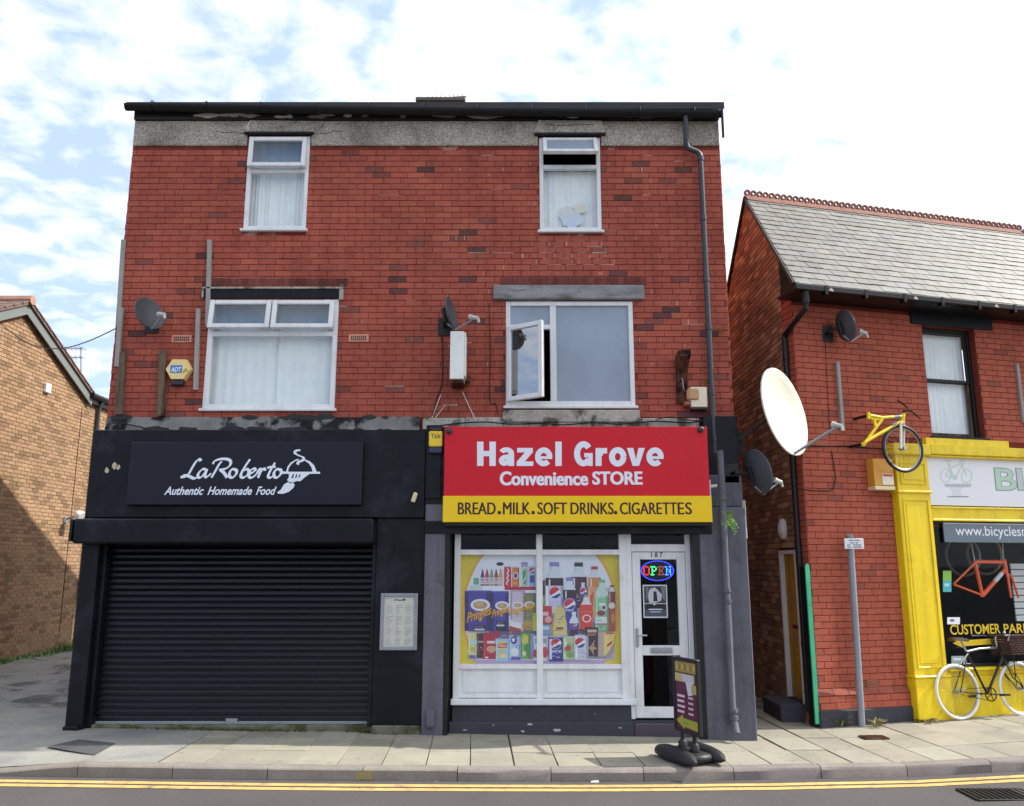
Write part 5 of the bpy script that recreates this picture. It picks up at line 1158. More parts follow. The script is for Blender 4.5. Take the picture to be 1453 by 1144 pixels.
mb.box(pb0 + .017, UE, -.10, .1, zg1 + .02, sg0[1] - .02, b=.01); mb.box(pb0 + .018, UE, -.12, .1, sg0[1] - .045, sg0[1] - .018, b=.006); mb.box(pb0 + .018, UE, -.12, .1, zg1 + .02, zg1 + .05, b=.006)
q0 = R(1313, 632, -.06); q1 = R(1430, 628, -.06); mb.box(q0[0], q1[0], -.08, .0, zc1 + .002, zc1 + .11, b=.006)
rb(mb, 'cornice', M['yellow_paint'], right)
zs_ = R(1360, 947, -.05)[1]
mb = MB(); mb.box(pb0 + .022, UE, -.10, .1, gzb - .1, zs_ - .11, b=.01); mb.box(pb0 + .022, UE, -.09, .1, zs_ - .108, zs_ - .04, b=.008); mb.box(pb0 + .022, UE, -.16, .1, zs_ - .038, zs_, b=.012); rb(mb, 'stall_riser', M['yellow_paint'], right)
mb = MB(); mb.box(pb0 + .017, UE, -.06, .05, sg0[1], sgt[1]); rb(mb, 'sign_backing', M['iron'], right)
gl0 = pb0 + .02
mb = MB(); pane(mb, gl0, UE, zs_, zg1 + .02, -.03); glz = rb(mb, 'shop_window', M['glass_dark'], right)
mb = MB(); bars(mb, gl0, UE, zs_, zg1 + .03, -.06, .02, .045, .006); rb(mb, 'frame', M['iron'], glz)
mb = MB(); a_, b_ = .0, 1.6; P = [(gl0, .02, zs_), (UE, .02, zs_), (UE, .02, zg1), (gl0, .02, zg1), (gl0, b_, zs_ - .4), (UE, b_, zs_ - .4), (UE, b_, zg1 + .3), (gl0, b_, zg1 + .3)]
mb.add(P, [(4, 5, 6, 7), (0, 1, 5, 4), (1, 2, 6, 5), (2, 3, 7, 6), (3, 0, 4, 7)]); rb(mb, 'room_lining', M['interior'], glz)
# print on the window
pr = Print(lambda x, y, o: FR_ @ Vector((*(lambda q: (q[0], -.0315 - o))(R(x, y, -.0315)), R(x, y, -.0315)[1])), .0001)
YL = '#d9b92a'
def rtext(body, px0, py0, px1, py1, c, bold, v, xs=None):
    q0 = R(px0, py1, v); q1 = R(px1, py0, v)
    return text_mb(body, lambda x, y: FR_ @ Vector((q0[0] + x, v, q0[1] + y)), q1[0] - q0[0], q1[1] - q0[1], 0, bold, lin(c))
m_ = rtext('CUSTOMER', 1349, 885, 1418.5, 901, YL, .014, -.0325); m_.merge(rtext('PARKING', 1425, 884, 1487, 899, YL, .014, -.0325)); m_.merge(rtext('AT REAR', 1431, 906, 1487, 917, YL, .014, -.0325))
pr.P([(1352, 913), (1366, 904), (1364, 909), (1424, 905), (1424, 913), (1366, 917), (1368, 920)], YL)
pr.mb.merge(m_); pr.mb.build('window_lettering', M['print'], glz)
pr = Print(lambda x, y, o: FR_ @ Vector((R(x, y, -.0315)[0], -.0315 - o, R(x, y, -.0315)[1])), .0001)
pr.rect(1338, 810, 1350, 824, '#7cae4a'); pr.rect(1338, 824, 1350, 840, '#4aa6b4'); pr.rect(1340, 828, 1347, 832, '#9fd0d6'); pr.mb.build('sticker', M['print'], glz); pr.mb = MB(); pr.rect(1344, 876, 1362, 886, '#e4e6ec'); pr.ell(1351, 880.5, 3.5, 2, '#6b6f92'); pr.mb.build('sticker', M['print'], glz); pr.mb = MB(); pr.rect(1350, 931, 1372, 943, '#9fb4c4'); pr.rect(1353, 934, 1364, 937, '#dfe7ec')
pr.mb.build('sticker', M['print'], glz)
# grey web-address panel behind the glass top
q0 = R(1341, 770, .06); q1 = R(1460, 745, .06)
t = thing('address_panel', 'grey panel with a white web address at the head of the bicycle shop window', 'sign', tuple(FR_ @ Vector((q0[0], -.04, q0[1]))))
v_ = -.075; q0 = R(1341, 769.5, v_); q1 = R(1460, 744, v_)
mb = MB(); mb.box(q0[0], UE - .3, v_, v_ + .02, q0[1], q1[1], lin('#6c7a88'), b=.002); mb.box(q0[0], UE - .3, v_ - .004, v_ + .01, q1[1] - .012, q1[1] + .004, lin('#b9c0c6')); rb(mb, 'panel', M['paint'], t)
mb = rtext('www.bicyclesmith', 1357, 747.5, 1477, 764.5, '#eef1f4', .004, v_ - .002); mb.merge(rtext('est', 1346, 763, 1357, 767, '#c4ccd2', .01, v_ - .002)) if False else None
mb.build('lettering', M['print'], t)
# white fascia sign with the bicycle emblem
v_ = -.085; q0 = R(1323.5, 717, v_); q1 = R(1321, 646, v_)
t = thing('shop_sign', 'white fascia sign with a pale green bicycle emblem on the yellow shopfront', 'shop sign', tuple(FR_ @ Vector((q0[0] + 1, v_, q0[1]))))
mb = MB(); mb.box(pb0 + .03, UE - .02, v_, -.0605, q0[1], q1[1], b=.004); rb(mb, 'board', M['white_sign'], t)
pr = Print(lambda x, y, o: FR_ @ Vector((R(1300 + x / 7.15, 620 + y / 7.15, v_)[0], v_ - .001 - o, R(1300 + x / 7.15, 620 + y / 7.15, v_)[1])), .0001)
GC, GD = '#c9d8cb', '#b9bcc0'
def ringp(cx, cy, rx, ry, w, c):
    pts = [(cx + rx * cos(2 * pi * i / 28), cy + ry * sin(2 * pi * i / 28)) for i in range(29)]; pr.stroke(pts, w, c, m=1)
ringp(298, 392, 52, 68, 13, GC); ringp(512, 398, 52, 68, 13, GC)
for s in ([(298, 392), (345, 320), (460, 268)], [(345, 320), (395, 425), (298, 392)], [(395, 425), (465, 285)], [(325, 250), (345, 320), (368, 400)], [(465, 270), (512, 398)]): pr.stroke(s, 13, GC, m=1)
pr.stroke([(280, 246), (360, 242)], 12, GC); pr.stroke([(440, 245), (470, 240), (485, 262), (462, 278)], 11, GC); ringp(395, 412, 18, 22, 8, GC)
pr.P([(285, 478), (560, 478), (548, 508), (300, 508)], GD); pr.P([(350, 520), (475, 520), (450, 555), (465, 600), (360, 600), (378, 555)], '#dcdee2'); pr.rect(315, 603, 530, 611, '#7f9a94')
pr.mb.build('emblem', M['print'], t)
mb = MB()
for i, (body, xa_, xb_, c) in enumerate((('B', 810, 1010, '#b9d4bf'), ('I', 1030, 1075, '#c4c9cb'))):
    A_ = (1300 + xa_ / 7.15, 620 + 318 / 7.15); B_ = (1300 + xb_ / 7.15, 620 + 545 / 7.15)
    mb.merge(rtext(body, A_[0], A_[1], B_[0], B_[1], '#8fa398', .03, v_ - .002)); mb.merge(rtext(body, A_[0] + 1, A_[1] + 1.2, B_[0] - 1, B_[1] - 1.2, c, .012, v_ - .006))
mb.build('lettering', M['print'], t)
# alley side: gold door, lamp, step, gate, cream meter box
mb = MB(); o_ = .05
D = lambda a, b, c, d, z0, z1: (a, b, c, d, z0, z1)
z0, z1 = DH[2], DH[3]; m_ = MB()
m_.box(ad0 + .05, ad1 - .05, .05, .09, z0 + .02, z1 - .05, b=.003)
for zz0, zz1 in ((.12, .72), (.86, 1.24), (1.36, 1.82)):
    for a, b in ((.10, .29), (.35, .54)): bars(m_, ad0 + a, ad0 + b, z0 + zz0, z0 + zz1, .042, .052, .03, .004)
door_ = m_.xf(FG).build('alley_door', M['gold_door'], right)
m_ = MB(); m_.box(ad0, ad0 + .05, -.01, .1, z0, z1); m_.box(ad1 - .05, ad1, -.01, .1, z0, z1); m_.box(ad0 + .05, ad1 - .05, -.01, .1, z1 - .05, z1); m_.xf(FG).build('frame', M['upvc'], door_)
m_ = MB(); m_.box(ad0 + .2, ad0 + .42, .036, .05, z0 + .92, z0 + .97, b=.004); m_.xf(FG).build('letter_plate', M['iron'], door_)
m_ = MB(); m_.box(ad0 - .0, ad1 + .1, -.32, .0, -.2, .165, b=.015); m_.xf(FG).build('door_step', M['grey_dark'], right)
p = FG @ Vector((.42, 0, 2.42)); mb = MB()
mb.lathe([(.05, .0), (.095, .0), (.1, .03), (.09, .06), (.05, .085), (.01, .09)], p, Matrix.Rotation(-pi / 2, 4, 'Y'), 16, sx=1.45); mb.build('bulkhead_lamp', M['box_white'], smooth=40, label='oval white bulkhead lamp over the gold door in the alley', cat='lamp')
gA, gB = R(1146, 806, -.03), R(1162, 1030, -.03)
t = thing('alley_gate', 'black alley gate folded back with a bright green edge', 'gate', tuple(FR_ @ Vector((-.08, .0, gz(3.8)))))
mb = MB(); mb.box(-.085, -.03, -.015, .10, gz(3.8) + .02, gA[1] + .02, b=.004)
mb.box(-.09, -.025, .07, .08, gz(3.8) + .02, gA[1] + .01)
rb(mb, 'leaf_board', M['iron'], t)
mb = MB(); mb.prism([(-.088, -.018, gz(3.8) + .05), (-.027, -.018, gz(3.8) + .05), (-.027, -.018, gA[1] + .025), (-.045, -.018, gA[1] + .055), (-.075, -.018, gA[1] + .045), (-.088, -.018, gA[1] + .01)], (0, -.02, 0)); rb(mb, 'edge_strip', M['green_gate'], t)
q0 = R(1240, 693, -.12); q1 = R(1266, 652, -.12)
t = thing('meter_box', 'cream and orange utility box beside the yellow pilaster', 'utility box', tuple(FR_ @ Vector((q0[0], -.05, q0[1]))))
mb = MB(); mb.box(q0[0], q1[0] - .02, -.15, -.002, q0[1] + .03, q1[1], lin('#d79a35'), b=.008); rb(mb, 'body', M['paint'], t)
mb = MB(); mb.box(q0[0] - .004, q1[0] - .016, -.155, -.002, q0[1] - .02, q0[1] + .028, lin('#e2d4a8'), b=.006); mb.box(q0[0] + .12, q1[0] - .035, -.156, -.149, q0[1] + .05, q0[1] + .2, lin('#efe6cf')); mb.box(q0[0] + .13, q1[0] - .045, -.158, -.155, q0[1] + .16, q0[1] + .19, lin('#c9543a')); rb(mb, 'label', M['paint'], t)
q0 = R(1229, 982, -.02); mb = MB(); uo = R(1238, 982, -.02)[0]; zo = q0[1]
mb.box(uo - .075, uo + .115, -.012, .01, zo - .01, zo + .15, lin('#8a4a38')); 
for i in range(5): mb.box(uo - .065, uo + .105, -.02, -.01, zo + .002 + i * .03, zo + .016 + i * .03, lin('#9c5a46'))
rb(mb, 'air_brick', M['paint'], right)

# ------------------------------------------------------------------ parking sign on a pole
gp = Vector((*(lambda q: (q.x, q.y))(G(1223, 1031)), gz(4.5)))
pu = G(1223, 1031); pt = ray(1206, 762); 
t = thing('parking_sign', 'leaning grey pole with a small white parking sign before the brick wall', 'sign post', tuple(pu))
top = EYE + pt * ((pu.y + .0) / pt.y)
mb = MB(); mb.tube([pu - Vector((0, 0, .05)), top], .042, 14); mb.lathe([(.044, 0), (.044, .03), (.02, .045)], tuple(top - Vector((0, 0, .01))), None, 12); mb.build('pole', M['galv'], t, smooth=40)
a, b = W(1199, 779, pu.y - .06), W(1225, 764, pu.y - .06)
mb = MB(); mb.box(a.x, b.x, pu.y - .062, pu.y - .052, a.z, b.z, b=.003); mb.build('plate', M['white_sign'], t)
pr = Print(lambda x, y, o: (a.x + (b.x - a.x) * x, pu.y - .063 - o, b.z - (b.z - a.z) * y), .0002)
for y_, segs_ in ((.14, ((.22, .48), (.52, .80))), (.38, ((.28, .5), (.56, .70))), (.58, ((.12, .3), (.42, .86))), (.78, ((.12, .32), (.42, .88)))):
    for s0, s1 in segs_: pr.rect(s0, y_, s1, y_ + .1, '#7a8a86')
pr.mb.build('text_lines', M['print'], t)

# ------------------------------------------------------------------ house on the left
LX = -9.7
left = thing('side_house', 'buff brick house gable with grey bargeboards across the side drive', 'house', (LX, 15.7, 0))
FL = frame((LX, 0, 0), (0, 1, 0), (-1, 0, 0))
ay, az, ey, ez = 15.66, 7.05, 18.33, 5.80
sl_ = (az - ez) / (ey - ay); L0 = ay - (ey - ay)
def ltop(y): return az - sl_ * abs(y - ay) - .12
mb = MB(); mb.poly([FL @ Vector(p) for p in ((L0, .006, -.5), (ey, .006, -.5), (ey, .006, ltop(ey)), (ay, .006, ltop(ay)), (L0, .006, ltop(L0)))])
mb.poly([FL @ Vector(p) for p in ((ey, .006, -.5), (26, .006, -.5), (26, .006, 5.62), (ey, .006, 5.62))])
mb.poly([FL @ Vector(p) for p in ((L0, .006, -.5), (L0, 8, -.5), (L0, 8, ltop(L0)), (L0, .006, ltop(L0)))]); mb.build('wall', M['mortar_buff'], left)
def lspan(z):
    if z < ltop(ey): return [(L0, 24)] if z < 5.6 else [(L0, ey)]
    d = (az - .12 - z) / sl_; return [(ay - d, ay + d)] if d > .1 else []
bricks(left, FL, -.15, az - .1, lspan, M['brick_buff'], pal_buff, course=.0765, length=.225, joint=.011, count=300)
mb = MB()
for s in (-1, 1):
    y1 = ay + s * (ey - ay + .12); z1_ = az - sl_ * (ey - ay + .12)
    mb.prism([(LX + .10, ay, az - .02), (LX + .10, y1, z1_ - .02), (LX + .10, y1, z1_ - .25), (LX + .10, ay, az - .25)], (-.03, 0, 0))
mb.build('bargeboard', mat('bargeboard', lin('#6f7674'), .55, .1, 4, .05, 50, 0), left)
mb = MB()
for s in (-1, 1):
    y1 = ay + s * (ey - ay + .2); z1_ = az - sl_ * (ey - ay + .2)
    P = [(ay, az + .03), (y1, z1_ + .03), (y1, z1_ - .04), (ay, az - .04)]
    mb.prism([(LX + .14, *q) for q in P], (-8, 0, 0))
rf = mb.build('roof', M['roof_tile'], left)
for s in (-1, 1):
    for i in range(11):
        y0 = ay + s * (ey - ay + .2) * i / 11; y1 = ay + s * (ey - ay + .24) * (i + 1) / 11; z0_ = az + .035 - sl_ * abs(y0 - ay); z1_ = az + .05 - sl_ * abs(y1 - ay)
        mb = MB(); mb.prism([(LX + .16, y0, z0_), (LX + .16, y1, z1_), (LX + .16, y1, z1_ - .05), (LX + .16, y0, z0_ - .0)], (-.33, 0, 0)); mb.build('verge_tile', M['roof_tile'], rf)
mb = MB(); mb.tube([(LX + .18, ay, az + .04), (LX - 8, ay, az + .04)], .10, 8); mb.build('ridge', mat('ridge_clay', lin('#a5806c'), .85, .2, 5, .15, 50, .2, 50), left)
mb = MB(); mb.prism([(LX + .1, ey + .05, 5.66), (LX - 3, ey + .05, 5.9), (LX - 3, ey + .05, 5.96), (LX + .1, ey + .05, 5.74)], (0, 8, 0)); mb.build('rear_roof', M['roof_tile'], left)
mb = MB(); mb.tube([(LX + .14, ey + .0, 5.72), (LX + .14, 26, 5.72)], .065, 8); mb.box(LX + .02, LX + .09, ey + .1, 26, 5.55, 5.68); mb.build('gutter', M['gutter'], left, smooth=40)
p = W(137, 640, 1); dp = X_ = LX + .1
mb = MB(); yy = ray(137, 640); tt = (LX + .1) / yy.x; yy = yy.y * tt
mb.tube([(LX + .12, yy, 5.66), (LX + .06, yy, 5.45), (LX + .06, yy, .0)], .045, 8); mb.build('downpipe', M['pipe_dark'], left, smooth=40)
mb = MB(); mb.box(LX - .0, LX + .012, ey - .12, ey - .1, .5, 5.4); mb.build('movement_joint', M['mortar_dark'], left)
def onleft(px, py, off=0): r = ray(px, py); return EYE + r * ((LX + off) / r.x)
p = onleft(65, 551); mb = MB(); mb.box(LX - .0, LX + .07, p.y - .09, p.y + .09, p.z - .1, p.z + .1, b=.012); mb.build('wall_box', M['box_white'], label='small white box high on the buff gable', cat='utility box')
p = onleft(92, 735); t = thing('flood_lamp', 'small white flood lamp on an arm at the far end of the buff wall', 'lamp', tuple(p))
mb = MB(); mb.box(LX, LX + .04, p.y - .06, p.y + .06, p.z - .12, p.z + .03, b=.01); mb.tube([(LX + .03, p.y, p.z - .02), (LX + .22, p.y - .02, p.z + .02)], .025, 8); mb.build('arm', M['galv'], t)
mb = MB(); mb.lathe([(.05, 0), (.10, .05), (.115, .14), (.11, .16)], (LX + .24, p.y - .03, p.z + .10), Matrix.Rotation(radians(120), 4, 'Y'), 14); mb.build('lamp_head', M['box_white'], t, smooth=40)
mb = MB()
for s in (-1, 1): pass
# tv aerial beyond the house, wire across
p = onleft(117, 512, -.6); p = W(117, 512, 26)
t = thing('tv_aerial', 'thin television aerial standing beyond the buff house', 'aerial', (p.x, 26, 5))
mb = MB(); q = W(115, 493, 26); q2 = W(115, 560, 26); mb.tube([q2, q], .022, 6); mb.build('mast', M['galv'], t)
for yy_ in (494, 507):
    mb = MB(); a, b = W(92, yy_ + 1, 26), W(118, yy_, 26); mb.tube([a, b], .016, 5)
    for k in range(5): c = a.lerp(b, k / 4.2); mb.tube([c + Vector((0, -.25, .0)), c + Vector((0, .25, 0))], .012, 4); 
    mb.build('boom', M['galv'], t)
mb = MB(); a, b = onleft(0, 459, .15), Vector((-5.17, 10.6, W(165, 459, 10.6).z)); pts = [a.lerp(b, i / 14) - Vector((0, 0, .42 * sin(pi * i / 14))) for i in range(15)]; mb.tube(pts, .008, 5)
mb.build('overhead_wire', M['cable'], label='thin wire slung from the buff gable to the brick pair', cat='wire')

# ------------------------------------------------------------------ satellite dishes
def dish(label, c, nrm, w, h, m_, wall, lnb_d=.42, group=None, plate=.09, depth=.13):
    c = Vector(c); n_ = Vector(nrm).normalized(); wall = Vector(wall)
    t = thing('satellite_dish', label, 'satellite dish', tuple(wall), group)
    xa = Vector((0, 0, 1)).cross(n_).normalized(); ya = n_.cross(xa)
    Mx = Matrix((xa, ya, n_)).transposed().to_4x4(); Mx.translation = c
    mb = MB(); d = depth * h; pf = []
    k = 7
    for i in range(k + 1): r = i / k; pf.append((max(r, .001), d * r * r))
    pf += [(1.025, d), (1.025, d - .02), (.95, d * .88 - .02)] + [(max(r / 5, .001), d * (r / 5) ** 2 - .018) for r in (4, 3, 2, 1, 0)]
    mb.lathe([(r, hh) for r, hh in pf], (0, 0, 0), None, 32, sx=w / 2, sy=h / 2); mb.xf(Mx); mb.build('reflector', M[m_], t, smooth=40)
    foot = c - ya * h * .46 + n_ * d; tip = c + n_ * lnb_d - ya * h * .34
    mb = MB(); mb.tube([c - ya * h * .3 - n_ * .03, foot - ya * .03, tip], .012 if h < .8 else .02, 8); mb.build('arm', M['galv'], t)
    up = (c + n_ * .02 - tip).normalized()
    mb = MB(); mb.tube([tip - up * .03, tip + up * .05], .026, 10); mb.tube([tip + up * .05, tip + up * .09], .034, 12); mb.tube([tip - up * .03 , tip - up * .03 - ya * .06], .018, 8); mb.build('receiver', M['plastic_grey'], t, smooth=40)
    b = c - n_ * .05
    mb = MB(); mb.box(wall.x - plate, wall.x + plate, wall.y - .02, wall.y, wall.z - plate * 1.3, wall.z + plate * 1.3, b=.004)
    mid = Vector((wall.x, wall.y - .12, wall.z)); mb.tube([wall, mid, b], .022, 8); mb.tube([b - ya * .09, b + ya * .09], .03, 8); mb.build('bracket', M['iron'], t)
    return t
cd = W(209, 447, YB - .28); dish('dark grey satellite dish beside the ADT alarm box on the brick pair', cd, (.80, -.52, .30), .40, .43, 'dish_grey', (cd.x - .05, YB, cd.z - .05), .30, 'satellite dishes on the walls')
cd = W(636, 446, YB - .30); dish('grey satellite dish seen edge on above the white projecting box', cd, (.955, -.22, .2), .40, .42, 'dish_grey', (cd.x - .06, YB, cd.z - .08), .34, 'satellite dishes on the walls')
cd = W(1103, 587, 10.25); dish('large cream satellite dish standing out over the alley', cd, (.66, -.72, .17), .98, 1.13, 'dish_cream', (BX1 + .02, 10.42, cd.z - .35), .74, 'satellite dishes on the walls', .11, .10)
cd = W(1069, 671, 10.2); dish('grey satellite dish below the large cream dish at the alley corner', cd, (.86, .36, .24), .50, .56, 'dish_grey', (BX1 - .12, 10.1, cd.z - .02), .36, 'satellite dishes on the walls')
wl_ = RP(R(1172, 474)[0], 0, R(1172, 474)[1]); cd = W(1196, 463, (wl_ + EV * -.22).y + .02); dish('dark satellite dish under the gutter of the bicycle shop', cd, (.93, .20, .22), .40, .43, 'dish_grey', tuple(wl_), .30, 'satellite dishes on the walls')

# ------------------------------------------------------------------ fittings on the store's upper wall
p0, p1 = W(638, 540, 9.95), W(661, 470, 9.95)
t = thing('projecting_box', 'white projecting light box with a rusty base below the edge on dish', 'light box', ((p0.x + p1.x) / 2, YB, p0.z))
mb = MB(); mb.box(p0.x, p1.x - .02, 9.95, YB - .04, p0.z + .02, p1.z, b=.006); mb.box(p1.x - .018, p1.x, 9.97, YB - .04, p0.z + .06, p1.z - .01, b=.003); mb.build('case', M['box_white'], t)
mb = MB(); mb.box(p0.x + .01, p1.x - .03, 9.98, YB - .002, p0.z - .03, p0.z + .018, b=.006); mb.box(p1.x - .01, p1.x + .05, 10.18, 10.27, p0.z + .03, p0.z + .12, b=.01); mb.build('base', M['rust'], t)
# curved rusty console bracket
a = W(957, 575, YB); b = W(972, 512, YB)
t = thing('console_bracket', 'rusty scrolled console bracket to the right of the open window', 'bracket', (a.x + .05, YB, a.z))
mb = MB(); pr_ = [(YB - .06, a.z + .02), (YB - .09, a.z + .30), (YB - .13, a.z + .42), (YB - .24, a.z + .53), (YB - .34, a.z + .56), (YB - .34, a.z + .64), (YB - .15, a.z + .66), (YB - .002, a.z + .62), (YB - .002, a.z + .02)]
mb.prism([(a.x + .03, y, z) for y, z in pr_], (.13, 0, 0)); mb.build('console', M['rust'], t)
mb = MB(); mb.box(a.x + .14, a.x + .30, YB - .14, YB - .002, a.z + .03, a.z + .2, lin('#b98d64'), b=.03); mb.box(a.x + .10, a.x + .2, YB - .12, YB - .002, a.z - .03, a.z + .03, lin('#9a5a4a'), b=.02); mb.build('insulator', M['paint'], t)
mb = MB(); mb.tube([(a.x + .08, YB - .13, a.z + .32), (a.x + .08, YB - .17, a.z + .3), (a.x + .09, YB - .16, a.z + .18), (a.x + .11, YB - .1, a.z + .16)], .008, 6); mb.build('hook', M['galv'], t)
a, b = W(981, 580, YB - .12), W(1003, 549, YB - .12)
t = thing('junction_box', 'cream electric box under the downpipe bend right of the bracket', 'utility box', ((a.x + b.x) / 2, YB, a.z))
mb = MB(); mb.box(a.x, b.x, YB - .12, YB - .01, a.z + .02, b.z, b=.008); mb.build('cover', M['box_cream'], t); mb = MB(); mb.box(a.x + .005, b.x - .005, YB - .11, YB - .002, a.z - .01, a.z + .018, b=.004); mb.build('base', M['rubber'], t)
a, b = W(604, 1037, 9.97), W(617, 1008, 9.97); mb = MB(); mb.box(a.x, b.x, 9.955, 9.989, a.z + .03, b.z, b=.008); mb.box(a.x + .01, b.x - .01, 9.945, 9.956, a.z + .05, b.z - .03, b=.004); mb.build('conduit_box', M['grey_paint'], label='grey painted cover plate low on the pier between the shops', cat='utility box')
a, b = W(1041, 765, 10.35), W(1054, 710, 10.35); mb = MB(); mb.box(a.x - .06, b.x + .02, 10.3, 10.42, a.z, b.z, b=.008); mb.box(a.x, b.x - .005, 10.29, 10.31, a.z - .06, a.z - .02, b=.004); mb.build('side_meter_box', M['plastic_grey'], label='narrow pale box on the alley side of the grey pier', cat='utility box')
a = W(1008, 693, 9.93); mb = MB(); mb.box(a.x - .05, a.x + .0, 9.9, 9.99, a.z - .12, a.z + .1, b=.006); mb.tube([(a.x - .01, 9.93, a.z + .02), (a.x + .08, 9.93, a.z + .03)], .02, 8); mb.build('sign_switch', M['plastic_grey'], label='small grey switch at the right end of the red sign', cat='switch')

# cables
def cable(label, pts, r=.007, m_='cable', Y=None):
    P = [(W(x, y, Y if Y else YB - .012) if not isinstance(x, Vector) else x) for x, y in pts]; Q = []
    E = [P[0] * 2 - P[1]] + P + [P[-1] * 2 - P[-2]]
    for i in range(1, len(E) - 2):
        for k in range(4):
            t = k / 4; p0, p1, p2, p3 = E[i - 1:i + 3]; Q.append(.5 * ((2 * p1) + (p2 - p0) * t + (2 * p0 - 5 * p1 + 4 * p2 - p3) * t * t + (3 * p1 - p0 - 3 * p2 + p3) * t ** 3))
    Q.append(P[-1]); mb = MB(); mb.tube(Q, r, 5); return mb.build('cable', M[m_], label=label, cat='cable', group='cables on the walls')
cable('black cable hanging from the edge on dish beside the white light box', [(627, 465), (628, 510), (627, 545), (620, 565), (614, 590)])
cable('thin dark cable dropping left of the open casement', [(694, 430), (696, 500), (695, 566), (704, 574), (706, 588)], .005)
cable('pale wire slanting from the white light box to the red sign', [(656, 556), (667, 580), (677, 601)], .006, 'cable_pale')
cable('pale wire fanning out above the yellow alarm box', [(626, 560), (617, 582), (609, 605), (607, 622)], .006, 'cable_pale')
cable('short pale wire crossing above the yellow alarm box', [(632, 575), (620, 590), (611, 601)], .005, 'cable_pale')
cable('black cable looped along the top edge of the red sign', [(612, 606), (650, 601), (690, 599), (725, 602), (770, 601), (800, 603), (840, 600), (880, 602), (930, 598), (975, 600), (1003, 596)], .009, 'cable', 10.2)
cable('second black cable sagging over the red sign', [(930, 596), (950, 592), (975, 596), (1003, 598)], .007, 'cable', 10.19)
cable('dark cable sagging across the cement strip over the black fascia', [(160, 600), (200, 606), (240, 620), (280, 617), (330, 613)], .008, 'cable', 10.2)
def rcable(label, pts, r=.006):
    P = [FR_ @ Vector((R(x, y, -.012)[0], -.012, R(x, y, -.012)[1])) for x, y in pts]; mb = MB(); mb.tube(P, r, 5); mb.build('cable', M['cable'], label=label, cat='cable', group='cables on the walls')
rcable('dark cable dropping from the dish on the bicycle shop wall', [(1171, 484), (1173, 530), (1176, 580), (1178, 622)], .004)
rcable('dark cable looping below the big dish receiver on the brick front', [(1180, 640), (1184, 665), (1186, 680), (1182, 694), (1176, 697), (1150, 696), (1138, 694)], .006)
rcable('black cable run level from the big dish receiver to the yellow bicycle', [(1140, 634), (1200, 633), (1250, 637), (1262, 638)], .008)

